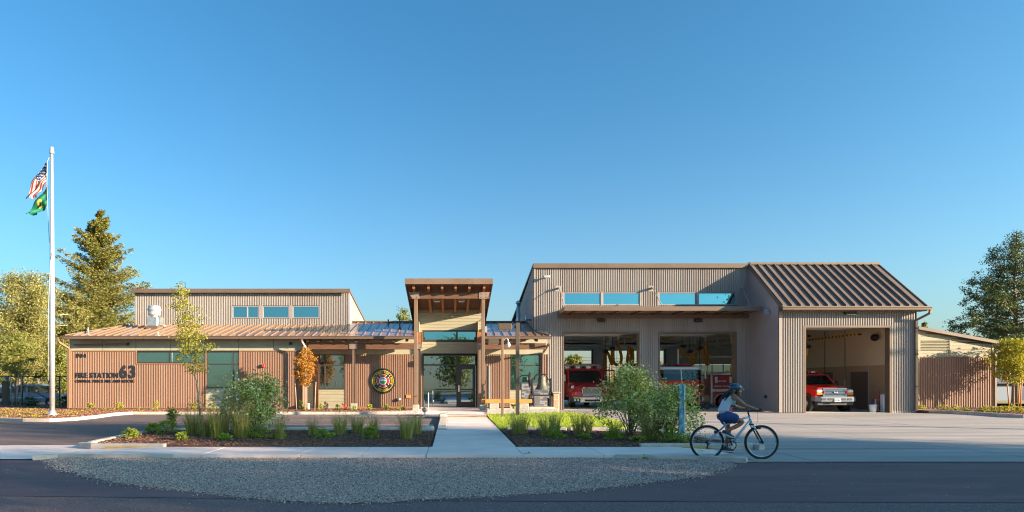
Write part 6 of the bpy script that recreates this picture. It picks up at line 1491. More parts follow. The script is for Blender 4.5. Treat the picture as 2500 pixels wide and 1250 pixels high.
for za, zb3 in ((757, 768), (783, 795), (856, 868)):
    wires.tube([W(-40, za, 52), W(60, (za+zb3)/2+2, 52), W(165, zb3, 52)], 0.022, 4)
tag(wires.build('overhead_wires', M_alum), 'pale overhead wires in front of the left trees', 'wires')
# ---- low buildings glimpsed at both ends
Yh = 62
HS = thing('distant_garage', 'dark low garage glimpsed behind the right young trees', 'garage', (PX(2455, Yh), Yh, -0.5))
LB('wall', mat('dark_blue_wall', (0.05, 0.06, 0.10), 0.8), lambda b: b.box(-2.5, 9, 0, 6, 0, 1.9), HS)
LB('roof', mat('slate_roof', (0.14, 0.15, 0.19), 0.7), lambda b: b.prism_x([(-0.4, 1.85), (3, 3.2), (6.4, 1.85)], -2.8, 9.3), HS)
LB('garage_door', mat('grey_blue_door', (0.10, 0.13, 0.2), 0.6), lambda b: b.bbox(-1.0, 1.4, -0.04, 0.0, 0, 1.5, 0.01), HS)
HS2 = thing('distant_house', 'pale beige house wall glimpsed above the parked pickup', 'house', (PX(92, 75), 75, -0.6))
LB('wall', M_siding, lambda b: b.box(0, 5.2, 0, 6, 0, 3.4), HS2)
LB('roof', M_trim, lambda b: b.prism_x([(-0.5, 3.3), (3, 5), (6.5, 3.3)], -0.4, 5.6), HS2)
LB('window', M_black, lambda b: b.box(1.2, 2.2, -0.03, 0, 1.4, 2.4), HS2)
kind(MB().add([(PX(2380, 52), 42, -0.1), (90, 42, -0.1), (90, 60, -0.3), (PX(2380, 52), 60, -0.3)], [(0, 1, 2, 3)]).build('dry_grass_verge', mat('dry_grass', (0.36, 0.23, 0.10), 0.95, c2=(0.22, 0.16, 0.07), scale=4)), 'structure')
kind(MB().add([(-60, 39.6, -0.58), (-22, 39.6, -0.58), (-22, 62, -0.58), (-60, 62, -0.58)], [(0, 1, 2, 3)]).build('car_park', M_lot), 'structure')
upole(52.4, 18.6, 12.6, 'taller wooden utility pole farther off beside the roadside trees', 0.0)
upole(30.5, 15.3, 10.5, 'wooden utility pole standing beyond the right end of the driveway', 0.0)
# ================================================= CYCLIST
YC_ = 12.45; sc_ = F/YC_
def Bk(px, py, dy=0.0): return Vector((PX(px, YC_), YC_+dy, PZ(py, YC_)))
BI = thing('bicycle', 'silver blue mountain bicycle ridden along the sidewalk', 'bicycle', tuple(Bk(1784, 1121)))
M_frame = mat('silver_blue_frame', (0.42, 0.52, 0.64), 0.28, 0.5, coat=0.6)
def bwheel(cx, cy, r):
    c = Bk(cx, cy)
    t = MB().tube([(c.x+r*math.cos(a), c.y, c.z+r*math.sin(a)) for a in [i*2*math.pi/48 for i in range(49)]], 0.024, 8).build('tyre', M_rubber, BI)
    MB().tube([(c.x+(r-0.03)*math.cos(a), c.y, c.z+(r-0.03)*math.sin(a)) for a in [i*2*math.pi/48 for i in range(49)]], 0.012, 6).build('rim', M_alum, t)
    b = MB()
    for i in range(28):
        a = 2*math.pi*i/28; a2 = a+(0.35 if i % 2 else -0.35)
        b.tube([(c.x+0.025*math.cos(a2), c.y+(0.03 if i % 4 < 2 else -0.03), c.z+0.025*math.sin(a2)), (c.x+(r-0.035)*math.cos(a), c.y, c.z+(r-0.035)*math.sin(a))], 0.0018, 3, caps=False)
    kind(b.build('spokes', M_alum, t), 'stuff')
    MB().lathe([(0.02, -0.05), (0.03, -0.04), (0.015, -0.02), (0.015, 0.02), (0.03, 0.04), (0.02, 0.05)], tuple(c), 12, 'y').build('hub', M_black, t)
RW = 0.325
bwheel(1726, 1079.5, RW); bwheel(1859, 1079.5, RW)
def bt(name, pts, r, m=M_frame, n=10): return MB().tube([Bk(*p) for p in pts], r, n).build(name, m, BI)
bt('seat_tube', [(1784, 1086.5), (1769, 1036), (1765, 1020)], [0.018, 0.016, 0.014])
bt('top_tube', [(1769, 1038), (1790, 1031), (1815, 1021), (1830, 1018)], 0.019)
bt('down_tube', [(1784, 1086.5), (1806, 1057), (1832, 1026)], 0.024)
bt('head_tube', [(1828.5, 1014), (1833.5, 1032)], 0.024)
for d in (-0.05, 0.05):
    bt('seat_stay', [(1769, 1040, d*0.4), (1726, 1079.5, d)], 0.010)
    bt('chain_stay', [(1784, 1086.5, d*0.5), (1726, 1079.5, d)], 0.011)
    bt('fork_leg', [(1834.5, 1037, d*1.2), (1843, 1051, d*1.2)], 0.018)
    bt('fork_leg', [(1843, 1051, d*1.2), (1859, 1079.5, d*1.2)], 0.016, M_black)
bt('fork_crown', [(1834.5, 1036, -0.07), (1834.5, 1036, 0.07)], 0.02, M_black)
bt('stem', [(1829, 1016), (1826, 1006), (1829, 1003)], 0.016, M_black)
MB().tube([Bk(1836, 1001, -0.30), Bk(1832, 1000, -0.18), Bk(1829, 1003, -0.05), Bk(1829, 1003, 0.05), Bk(1832, 1000, 0.18), Bk(1836, 1001, 0.30)], 0.013, 8).build('handlebar', M_black, BI)
for d in (-1, 1): MB().tube([Bk(1842, 997.5, d*0.31), Bk(1834.5, 1000, d*0.22)], 0.018, 8).build('grip', M_rubber, BI)
bt('brake_cable', [(1836, 1000, -0.1), (1845, 1008, -0.08), (1846, 1025, -0.06), (1843, 1040, -0.06)], 0.003, M_black, 4)
sd = MB(); q = Bk(1765, 1016.5); sd.sphere((q.x, q.y, q.z), 0.13, 14, 8, sc=(1.0, 0.55, 0.28)).sphere((q.x+0.12, q.y, q.z), 0.07, 12, 6, sc=(1.3, 0.45, 0.3)); sd.build('saddle', M_black, BI)
q = Bk(1784, 1086.5)
cr = MB().lathe([(0.095, -0.004), (0.095, 0.004), (0.078, 0.004), (0.078, -0.004), (0.095, -0.004)], (q.x, q.y-0.05, q.z), 30, 'y').build('chainring', M_black, BI)
b = MB()
for k in range(5):
    a = 2*math.pi*k/5; b.bar((q.x, q.y-0.05, q.z), (q.x+0.08*math.cos(a), q.y-0.05, q.z+0.08*math.sin(a)), 0.006, 0.02)
b.build('chainring_arm', M_alum, cr)
pn, pf_ = Bk(1777, 1069, -0.085), Bk(1790, 1105, 0.085)
MB().bar((q.x, q.y-0.07, q.z), tuple(pn), 0.012, 0.025).build('crank', M_black, BI); MB().bar((q.x, q.y+0.07, q.z), tuple(pf_), 0.012, 0.025).build('crank', M_black, BI)
for p, s in ((pn, -1), (pf_, 1)): MB().box(p.x-0.05, p.x+0.05, min(p.y, p.y+s*0.1), max(p.y, p.y+s*0.1), p.z-0.012, p.z+0.012).build('pedal', M_black, BI)
c2 = Bk(1726, 1079.5)
MB().tube([(q.x, q.y-0.05, q.z+0.09), (c2.x, c2.y-0.05, c2.z+0.045)], 0.004, 4).tube([(q.x, q.y-0.05, q.z-0.09), (c2.x-0.03, c2.y-0.05, c2.z-0.12)], 0.004, 4).build('chain', M_black, BI)
MB().lathe([(0.045, -0.012), (0.05, 0.0), (0.035, 0.015)], (c2.x, c2.y-0.045, c2.z), 18, 'y').build('sprockets', M_plastic, BI)
MB().bar((c2.x, c2.y-0.06, c2.z-0.02), (c2.x-0.03, c2.y-0.06, c2.z-0.13), 0.02, 0.03).build('derailleur', M_black, BI)
MB().box(c2.x-0.17, c2.x-0.08, c2.y-0.012, c2.y+0.012, c2.z-0.19, c2.z-0.165).build('spoke_reflector', M_wpaint, BI)
for px, py in ((1745, 1055), (1850, 1045)): MB().bbox(Bk(px, py).x-0.03, Bk(px, py).x+0.03, YC_-0.07, YC_-0.02, Bk(px, py).z-0.02, Bk(px, py).z+0.03, 0.006).build('brake', M_black, BI)
# ---- person: continuous skin from a joint skeleton
def skin(name, verts, edges, mats, parent, sub=2, root=0):
    me = bpy.data.meshes.new(name); off = Vector(parent['_w']) if parent is not None else Vector((0, 0, 0))
    me.from_pydata([tuple(Vector(v[0])-off) for v in verts], edges, [])
    o = bpy.data.objects.new(name, me); COL.objects.link(o)
    m = o.modifiers.new('s', 'SKIN'); m.use_smooth_shade = True
    sv = me.skin_vertices[0].data if me.skin_vertices else None
    if sv is None:
        bmx = __import__('bmesh').new(); bmx.from_mesh(me); bmx.verts.layers.skin.verify(); bmx.to_mesh(me); bmx.free(); sv = me.skin_vertices[0].data
    for i, v in enumerate(verts):
        r = v[1]; sv[i].radius = (r, r) if not isinstance(r, tuple) else r
        sv[i].use_root = (i == root)
    s2 = o.modifiers.new('u', 'SUBSURF'); s2.levels = sub; s2.render_levels = sub
    dg = bpy.context.evaluated_depsgraph_get(); m2 = bpy.data.meshes.new_from_object(o.evaluated_get(dg))
    bpy.data.objects.remove(o)
    m2.materials.clear()
    for mm in (mats if isinstance(mats, list) else [mats]): m2.materials.append(mm)
    m2.polygons.foreach_set('use_smooth', [True]*len(m2.polygons))
    o = bpy.data.objects.new(name, m2); COL.objects.link(o)
    if parent is not None: o.parent = parent; o['_w'] = tuple(off)
    return o
PE = thing('person', 'long haired person in grey tank top, blue shorts and blue helmet riding the bicycle', 'person', tuple(Bk(1766, 1016)))
M_skin = mat('brown_skin', (0.32, 0.12, 0.065), 0.5, c2=(0.38, 0.15, 0.08), scale=6)
V = []; E = []
def jv(px, py, dy, r): V.append((Bk(px, py, dy), r)); return len(V)-1
pel = jv(1766, 1011, 0, 0.105); wai = jv(1771, 995, 0, 0.088); che = jv(1780, 979, 0, 0.098); upc = jv(1786, 969, 0, 0.082); nec = jv(1791, 962, 0, 0.043); hb = jv(1795, 956, 0, 0.05)
E += [(pel, wai), (wai, che), (che, upc), (upc, nec), (nec, hb)]
for s in (-1, 1):
    sh = jv(1786, 970, s*0.15, 0.053); el = jv(1806, 989 if s < 0 else 992, s*0.23, 0.040); fo = jv(1818, 993 if s < 0 else 996, s*0.25, 0.036); wr = jv(1832, 998.5, s*0.265, 0.025)
    hc = jv(1838, 998, s*0.27, 0.026)
    E += [(upc, sh), (sh, el), (el, fo), (fo, wr), (wr, hc)]
hipn = jv(1769, 1017, -0.095, 0.080); kn = jv(1809, 1028, -0.115, 0.050); kn2 = jv(1802, 1034, -0.11, 0.047); cf = jv(1788, 1042, -0.10, 0.046); an = jv(1769, 1051, -0.09, 0.029); hl_ = jv(1764, 1055, -0.09, 0.030)
thn = jv(1788, 1023.5, -0.11, 0.066)
E += [(pel, hipn), (hipn, thn), (thn, kn), (kn, kn2), (kn2, cf), (cf, an), (an, hl_)]
hipf = jv(1769, 1017, 0.095, 0.086); thf = jv(1778, 1033, 0.10, 0.068); kf_ = jv(1786, 1053, 0.10, 0.047); cff = jv(1781, 1070, 0.09, 0.043); af = jv(1776, 1094, 0.09, 0.027)
E += [(pel, hipf), (hipf, thf), (thf, kf_), (kf_, cff), (cff, af)]
skin('body', V, E, M_skin, PE)
# hands: fingers round the grips
for s in (-1, 1):
    c = Bk(1838, 998, s*0.27)
    for k in range(4):
        dy = s*(0.235+0.024*k)
        g0 = Bk(1836.5, 997.0, 0); l = (1.0, 1.08, 1.02, 0.85)[k]
        p0 = Vector((g0.x, YC_+dy, g0.z+0.012)); 
        skin('finger', [(p0, 0.0095), (p0+Vector((0.034*l, 0, 0.012)), 0.009), (p0+Vector((0.052*l, 0, -0.016)), 0.008), (p0+Vector((0.034*l, 0, -0.036)), 0.007)], [(0, 1), (1, 2), (2, 3)], M_skin, PE, 1)
    p0 = Vector((c.x-0.012, YC_+s*0.225, c.z-0.005))
    skin('thumb', [(p0, 0.011), (p0+Vector((0.022, -s*0.022, -0.014)), 0.010), (p0+Vector((0.042, -s*0.022, -0.026)), 0.008)], [(0, 1), (1, 2)], M_skin, PE, 1)
# head with face, looking right
hc_ = Bk(1797, 952.5)
hd_ = MB()
n, m_ = 28, 20; vs = []
for i in range(m_+1):
    th_ = math.pi*i/m_
    for k in range(n):
        a = 2*math.pi*k/n
        x, y, z = math.sin(th_)*math.cos(a), math.sin(th_)*math.sin(a), math.cos(th_)
        X, Yy, Zz = x*0.098, y*0.075, z*0.118
        if z < 0: X = X*(1+0.10*z) + 0.012*(-z); Yy *= (1+0.28*z)
        if x > 0:
            f = math.exp(-((y/0.16)**2))
            X += 0.022*f*math.exp(-(((z+0.12)/0.13)**2))        # nose
            X -= 0.012*math.exp(-(((abs(y)-0.38)/0.16)**2))*math.exp(-(((z-0.06)/0.12)**2))   # eye sockets
            X += 0.011*math.exp(-((y/0.3)**2))*math.exp(-(((z+0.42)/0.07)**2))   # lips
            X += 0.010*math.exp(-((y/0.3)**2))*math.exp(-(((z+0.56)/0.08)**2))
            X -= 0.006*math.exp(-((y/0.3)**2))*math.exp(-(((z+0.49)/0.03)**2))
            X += 0.012*math.exp(-((y/0.35)**2))*math.exp(-(((z+0.85)/0.16)**2))   # chin
            X += 0.005*math.exp(-(((z-0.22)/0.1)**2))
        c_, s_ = math.cos(-0.12), math.sin(-0.12)
        vs.append((hc_.x+X*c_-Zz*s_*-1, hc_.y+Yy, hc_.z+Zz*c_+X*s_))
fs = [(i*n+k, i*n+(k+1) % n, (i+1)*n+(k+1) % n, (i+1)*n+k) for i in range(m_) for k in range(n)]
hd_.add(vs, [f[::-1] for f in fs], 0, True)
hd_.build('head', M_skin, PE)
for s in (-1, 1):
    e = Vector((hc_.x+0.078, hc_.y+s*0.03, hc_.z-0.003)); MB().sphere(tuple(e), 0.011, 10, 6).build('eye', M_wpaint, PE); MB().sphere((e.x+0.006, e.y, e.z), 0.0065, 8, 5).build('iris', M_black, PE)
    MB().sphere((hc_.x-0.005, hc_.y+s*0.074, hc_.z-0.02), 0.026, 10, 6, sc=(0.6, 0.3, 1)).build('ear', M_skin, PE)
MB().sphere((hc_.x+0.098, hc_.y, hc_.z-0.052), 0.018, 10, 6, sc=(0.45, 1.2, 0.4)).build('lips', mat('lips', (0.16, 0.05, 0.045), 0.4), PE)
M_hair = mat('black_hair', (0.008, 0.007, 0.007), 0.45)
hr_ = MB(); random.seed(12)
hr_.sphere((hc_.x-0.028, hc_.y, hc_.z+0.012), 0.1, 18, 12, sc=(0.98, 0.87, 1.05))
for k in range(34):
    y0 = random.uniform(-0.08, 0.08); l = random.uniform(0.7, 1.15)
    p0 = Vector((hc_.x-0.05, hc_.y+y0*0.9, hc_.z+random.uniform(-0.06, 0.03)))
    hr_.tube([p0, p0+Vector((-0.07, y0*0.2, -0.04))*l, p0+Vector((-0.15, y0*0.4, -0.085+random.uniform(-0.015, 0.015)))*l, p0+Vector((-0.22, y0*0.6, -0.15+random.uniform(-0.03, 0.03)))*l], [0.014, 0.014, 0.012, 0.004], 6)
hr_.build('hair', M_hair, PE)
# helmet with ribs and vents
he = MB(); hx = Vector((hc_.x-0.008, hc_.y, hc_.z+0.045))
mhel = [mat('helmet_blue', (0.008, 0.035, 0.10), 0.25, coat=0.7), M_black, mat('helmet_white_trim', (0.5, 0.6, 0.7), 0.4)]
vs = []; n, m_ = 30, 10
for i in range(m_+1):
    th_ = (math.pi/2)*i/m_
    for k in range(n):
        a = 2*math.pi*k/n
        rib = 1.0+0.035*math.cos(7*math.asin(max(-1, min(1, math.sin(a)*math.sin(th_)))))
        x, y, z = math.sin(th_)*math.cos(a)*0.138*rib, math.sin(th_)*math.sin(a)*0.100*rib, math.cos(th_)*0.088*rib
        vs.append((hx.x+x*math.cos(0.1)+z*math.sin(0.1)*0-0.0, hx.y+y, hx.z+z-x*0.10-0.012*(1 if i == m_ else 0)))
he.add(vs, [(i*n+k, (i+1)*n+k, (i+1)*n+(k+1) % n, i*n+(k+1) % n) for i in range(m_) for k in range(n)], 0, True)
ho = he.build('helmet', mhel, PE)
for p in ho.data.polygons:
    c = p.center
    yy = c.y/0.1; xx = (c.x-(hx.x-PE.location.x))/0.15
    if math.cos(7*math.asin(max(-1, min(1, yy)))) < -0.2 and abs(xx) < 0.8 and c.z > (hx.z-PE.location.z)+0.012 and int((xx+1)*6) % 3 != 0: p.material_index = 1
    if c.z < (hx.z-PE.location.z)+0.004: p.material_index = 1
bv_ = MB(); bv_.hexa([(hx.x+0.12, hx.y-0.06, hx.z-0.02), (hx.x+0.175, hx.y-0.045, hx.z-0.035), (hx.x+0.175, hx.y+0.045, hx.z-0.035), (hx.x+0.12, hx.y+0.06, hx.z-0.02), (hx.x+0.12, hx.y-0.06, hx.z-0.01), (hx.x+0.175, hx.y-0.045, hx.z-0.028), (hx.x+0.175, hx.y+0.045, hx.z-0.028), (hx.x+0.12, hx.y+0.06, hx.z-0.01)]); bv_.build('helmet_visor', mhel[0], PE)
b = MB(); 
for s in (-1, 1): b.tube([(hx.x+0.03, hx.y+s*0.085, hx.z-0.01), (hc_.x+0.03, hc_.y+s*0.07, hc_.z-0.06), (hc_.x+0.045, hc_.y+s*0.02, hc_.z-0.115)], 0.005, 5)
b.build('helmet_strap', M_black, PE)
# clothing
M_tank = [mat('grey_jersey', (0.50, 0.50, 0.55), 0.85, c2=(0.62, 0.60, 0.64), scale=30, stretch=(1, 1, 6)), mat('pink_panel', (0.75, 0.10, 0.16), 0.85), mat('navy_panel', (0.02, 0.04, 0.16), 0.85), mat('teal_panel', (0.05, 0.50, 0.48), 0.85)]
V = []; 
a0 = jv(1765, 1014, 0, 0.150); a1 = jv(1771, 996, 0, 0.130); a2 = jv(1779, 980, 0, 0.130); a3 = jv(1785.5, 971, 0, 0.100); a5 = jv(1788.5, 966.5, 0, 0.062)
E = [(a0, a1), (a1, a2), (a2, a3), (a3, a5)]
for s in (-1, 1):
    k1 = jv(1785, 969, s*0.105, 0.056); E.append((a3, k1))
tk = skin('tank_top', V, E, M_tank, PE, 3)
wx = PE.location
for p in tk.data.polygons:
    c = p.center; X = c.x+wx.x; Z = c.z+wx.z
    px = 1100+X*sc_; py = 930-(Z-1.6)*sc_
    d = (px-(1766+(1008-py)*0.52))     # distance ahead of the back line, towards the belly
    if d > 2.5 and py > 983:
        if py < 988: p.material_index = 3
        elif py < 993.5: p.material_index = 2
        elif py < 1004: p.material_index = 1
V = []
b0 = jv(1764, 1011, 0, 0.142); b1 = jv(1767, 1016, 0, 0.130)
M_short = mat('blue_shorts', (0.014, 0.042, 0.14), 0.8, c2=(0.02, 0.06, 0.19), scale=5, bump=0.4, bscale=12)
n1 = jv(1771, 1016.5, -0.095, 0.128); n2 = jv(1786, 1021, -0.11, 0.118); n3 = jv(1796, 1024, -0.11, 0.108)
f1 = jv(1771, 1018, 0.095, 0.104); f2 = jv(1777, 1031, 0.10, 0.092); f3 = jv(1779, 1036, 0.10, 0.09)
skin('shorts', V, [(0, 1), (1, 2), (2, 3), (3, 4), (1, 5), (5, 6), (6, 7)], M_short, PE, 2)
# shoes
M_shoe = mat('navy_canvas', (0.025, 0.035, 0.06), 0.8); M_sole = mat('white_sole', (0.5, 0.55, 0.6), 0.7)
def shoe(heel, toe, dy, nm):
    h_, t_ = Bk(*heel, dy), Bk(*toe, dy); d = (t_-h_).normalized(); up = Vector((-d.z, 0, d.x))
    if up.z < 0: up = -up
    L = (t_-h_).length
    prof = [(0, 0, 0.030, 0.062), (0.08, 0, 0.036, 0.078), (0.28, 0, 0.038, 0.085), (0.5, 0, 0.042, 0.062), (0.75, 0, 0.048, 0.045), (0.93, 0, 0.038, 0.034), (1.0, 0, 0.015, 0.018)]
    for (lo, hi, m, nn, ww) in ((-0.014, 0.008, M_sole, 'sole', 1.1), (0.008, None, M_shoe, 'shoe', 1.0)):
        b = MB(); vs = []
        for f, _, w_, hh in prof:
            c = h_+d*(f*L); top = hi if hi is not None else hh
            for yy, zz in ((-w_*ww, lo), (-w_*ww, lo+(top-lo)*0.55), (-w_*0.55*ww if hi is None else -w_*ww, top), (w_*0.55*ww if hi is None else w_*ww, top), (w_*ww, lo+(top-lo)*0.55), (w_*ww, lo)):
                p = c+up*zz; vs.append((p.x, p.y+yy, p.z))
        k = len(prof)
        b.add(vs, [(i*6+j, i*6+(j+1) % 6, (i+1)*6+(j+1) % 6, (i+1)*6+j) for i in range(k-1) for j in range(6)]+[tuple(range(5, -1, -1)), tuple(range((k-1)*6, k*6))], 0, True)
        b.build(nn, m, PE)
shoe((1757.5, 1056.5), (1786, 1068.5), -0.095, 'n'); shoe((1769, 1101.5), (1797, 1103.5), 0.10, 'f')

# ================================================= VEGETATION
def fol(nm, cs, tr=0.25, rough=0.6): return [mat(nm+'_'+w_, c, rough, trans=tr) for w_, c in zip(('dark', 'mid', 'light', 'pale'), cs)]
L_conif = fol('fir_needles', ((0.10, 0.11, 0.02), (0.14, 0.15, 0.025), (0.19, 0.18, 0.03), (0.25, 0.19, 0.045)), 0.2)
L_cotton = fol('cottonwood_leaf', ((0.15, 0.145, 0.035), (0.20, 0.185, 0.045), (0.26, 0.235, 0.065), (0.35, 0.31, 0.11)), 0.3)
L_green = fol('green_leaf', ((0.11, 0.13, 0.025), (0.15, 0.17, 0.03), (0.20, 0.21, 0.035), (0.26, 0.24, 0.05)), 0.3)
L_dark = fol('dark_leaf', ((0.045, 0.07, 0.02), (0.065, 0.095, 0.026), (0.09, 0.12, 0.032), (0.12, 0.14, 0.045)), 0.2)
L_maple = fol('maple_leaf', ((0.112, 0.15, 0.018), (0.192, 0.225, 0.024), (0.304, 0.285, 0.03), (0.416, 0.33, 0.036)), 0.35)
L_orange = fol('autumn_leaf', ((0.27, 0.098, 0.014), (0.432, 0.182, 0.024), (0.567, 0.273, 0.042), (0.338, 0.208, 0.036)), 0.35)
L_yell = fol('yellow_green_leaf', ((0.17, 0.19, 0.015), (0.27, 0.28, 0.022), (0.38, 0.35, 0.03), (0.46, 0.38, 0.035)), 0.35)
L_dog = fol('dogwood_leaf', ((0.21, 0.22, 0.045), (0.35, 0.36, 0.075), (0.52, 0.51, 0.13), (0.80, 0.74, 0.40)), 0.35)
L_shrub = fol('low_shrub_leaf', ((0.17, 0.22, 0.025), (0.27, 0.32, 0.035), (0.38, 0.42, 0.05), (0.48, 0.50, 0.07)), 0.4)
L_blade = fol('reed_blade', ((0.24, 0.25, 0.05), (0.36, 0.35, 0.08), (0.48, 0.44, 0.11), (0.62, 0.47, 0.18)), 0.45)
M_seed = [mat('seed_head', (0.34, 0.22, 0.12), 0.9), mat('seed_head_dark', (0.16, 0.10, 0.06), 0.9)]
M_bark = mat('bark', (0.14, 0.095, 0.065), 0.9, c2=(0.20, 0.14, 0.10), scale=8, stretch=(1, 1, 0.2), bump=0.5, bscale=20)
M_barkp = mat('pale_bark', (0.36, 0.27, 0.19), 0.85, c2=(0.24, 0.17, 0.12), scale=10, stretch=(1, 1, 0.3))
def rg(seed): return np.random.default_rng(seed)
def broadleaf(name, lb, cat, base, H, Rr, leafm, seed=1, n_limb=40, per=260, lsz=0.16, z0=0.15, shape=None, barkm=M_bark, trunk_r=None, lean=(0, 0), upang=0.75, sigma=0.10, group=None, narrow=1.0, ctr=None, stems=1):
    g = rg(seed); T = thing(name, lb, cat, tuple(base), 0, group); base = np.array(base, float)
    shape = shape or (lambda t: math.sin(math.pi*min(1, max(0.02, (t*0.88+0.12))))**0.7)
    trunk_r = trunk_r or H*0.018; C = []; tb = MB()
    tops = []
    for s in range(stems):
        off = np.array([g.uniform(-.3, .3)*Rr*(stems > 1), g.uniform(-.2, .2)*Rr*(stems > 1), 0])
        P = [base+np.array([lean[0]*t**1.3, lean[1]*t, t*H*0.95])+off*t*1.6+np.array([g.normal(0, 0.006*H), g.normal(0, 0.006*H), 0])*(t > 0) for t in np.linspace(0, 1, 8)]
        tb.tube(P, [trunk_r*(1-0.88*t) for t in np.linspace(0, 1, 8)], 8); tops.append(P)
    limb = MB()
    for i in range(n_limb):
        P = tops[i % stems]
        t = z0+(1-z0)*((i+0.5)/n_limb); k = t*7; a = int(min(6, k)); p0 = P[a]+(P[a+1]-P[a])*(k-a)
        az = i*2.399+g.uniform(-.4, .4); L = Rr*shape((t-z0)/(1-z0))*g.uniform(0.65, 1.12)
        d = np.array([math.cos(az), math.sin(az), upang*g.uniform(0.5, 1.3)]); d /= np.linalg.norm(d)
        tip = p0+d*L; mid = p0+d*L*0.5+np.array([0, 0, -0.04*L])
        limb.tube([p0, mid, tip], [trunk_r*0.30*(1-t*0.6), trunk_r*0.2*(1-t*0.6), trunk_r*0.06], 5, caps=False)
        m = max(3, int(per*(L/Rr)**1.3))
        # sub-clusters along the limb
        nc = max(2, int(4+6*L/Rr))
        for c in range(nc):
            f = g.uniform(0.3, 1.05); cc = p0+d*L*f+g.normal(0, 0.13*L+0.02*Rr, 3)*np.array([1, 1, 0.6])
            q = max(2, m//nc)
            C.append(cc+g.normal(0, sigma*Rr, (q, 3))*np.array([1, 1, 0.65]))
    tb.build('trunk', barkm, T); kind(limb.build('limbs', barkm, T), 'stuff')
    C = np.concatenate(C)
    leaves('crown', C, lsz, leafm, T, rng=g, hang=0.3)
    return T
def conifer(name, lb, base, H, Rr, leafm, seed=1, levels=26, per=7, lsz=0.22, group=None, z0=0.10, dens=1.0, ragged=0.3):
    g = rg(seed); T = thing(name, lb, 'tree', tuple(base), 0, group); base = np.array(base, float)
    MB().tube([base, base+np.array([0, 0, H])], [H*0.017, 0.02], 8).build('trunk', M_bark, T)
    C = []; D = []; limb = MB()
    for i in range(levels):
        t = z0+(1-z0)*(i/levels)**0.92
        L0 = Rr*(1-t)**0.80*(1.05 if t > 0.25 else 0.85+0.8*t)
        for k in range(per if t < 0.85 else 5):
            az = g.uniform(0, 6.283); L = L0*g.uniform(1-ragged, 1+ragged*0.6)
            p0 = base+np.array([0, 0, t*H+g.uniform(-.2, .2)])
            dr = np.array([math.cos(az), math.sin(az), 0.0]); droop = -0.12+0.45*t
            ns = max(5, int(14*L/Rr)); pts = []
            for q in range(ns):
                f = (q+0.6)/ns; p = p0+dr*L*f+np.array([0, 0, L*(droop*f+0.22*f*f)]); pts.append(p)
                w_ = 0.30*L*(1-f)**0.7*(0.35+f)+0.10
                m = int(30*dens)
                side = np.array([-dr[1], dr[0], 0])
                sgn = g.uniform(-1, 1, m)[:, None]
                cc = p+side*sgn*w_+dr*g.uniform(-0.05, 0.10, (m, 1))*L+g.normal(0, 0.05, (m, 3))+np.array([0, 0, -1])*np.abs(g.normal(0, 0.16, (m, 1)))
                C.append(cc); D.append(np.tile(dr*0.8, (m, 1))+side*np.sign(sgn)*0.7)
            limb.tube([p0]+pts[::3]+[pts[-1]], 0.035*(1-t)+0.012, 4, caps=False)
    C = np.concatenate(C); D = np.concatenate(D)
    kind(limb.build('limbs', M_bark, T), 'stuff')
    leaves('crown', C, lsz, leafm, T, rng=g, aspect=0.32, dirs=D)
    return T
def at(px, Y, z=0.0): return (PX(px, Y), Y, z)
# left background
conifer('fir_tree', 'tall fir with cones on its upper branches behind the left wing', at(242, 58, -0.6), PZ(512, 58)+0.6, 6.6, L_conif, 11, levels=30, per=9, lsz=0.26, z0=0.12, dens=1.4, ragged=0.42)
broadleaf('cottonwood_tree', 'pale yellow green cottonwood at the left picture edge', 'tree', at(38, 50, -0.6), PZ(660, 50)+0.6, 3.3, L_cotton, 21, 70, 1000, 0.14, z0=0.18, upang=0.9, stems=2)
broadleaf('cottonwood_tree', 'shorter cottonwood between the flagpole and the fir', 'tree', at(168, 54, -0.6), PZ(700, 54)+0.6, 2.2, L_cotton, 22, 46, 700, 0.14, z0=0.15)
broadleaf('broadleaf_tree', 'low green tree right of the flagpole beside the building corner', 'tree', at(146, 52, -0.6), PZ(830, 52)+0.6, 1.5, L_green, 23, 30, 480, 0.15, z0=0.1, sigma=0.16)
broadleaf('broadleaf_tree', 'orange tinged low tree directly behind the fence corner', 'tree', at(163, 56, -0.6), PZ(858, 56)+0.6, 1.6, L_yell, 24, 26, 380, 0.15, z0=0.05, sigma=0.16)
broadleaf('young_tree', 'dark leaved young tree with stakes left of the flagpole', 'tree', at(36, 36.5, 0.05), PZ(810, 36.5), 1.25, L_green, 25, 34, 300, 0.10, z0=0.38, barkm=M_bark, trunk_r=0.05)
for px, a in ((29, -0.1), (41, 0.12), (51, 0.05)):
    tag(MB().tube([at(px, 36.3, 0.05), (PX(px, 36.3)+a, 36.3, 2.0)], 0.03, 6).build('tree_stake', M_barkp), {29: 'leftmost', 41: 'middle', 51: 'rightmost'}[px]+' thin wooden stake of the young tree left of the flagpole', 'stake', 'stakes of the left young tree')
for k, (px, Y, H, Rr, c) in enumerate(((-60, 66, 7, 4.5, L_green), (70, 85, 6.6, 5.5, L_cotton), (125, 90, 5.6, 5, L_green), (-20, 80, 6.5, 5, L_green))):
    broadleaf('hedge_tree', ('bushy green tree just outside the left picture edge', 'wide pale tree far behind the parked pickup', 'rounded green tree far behind the fence corner', 'far green tree behind the cottonwood')[k], 'tree', at(px, Y, -0.6), H, Rr, c, 60+k, 30, 300, 0.3, z0=0.03, sigma=0.18)
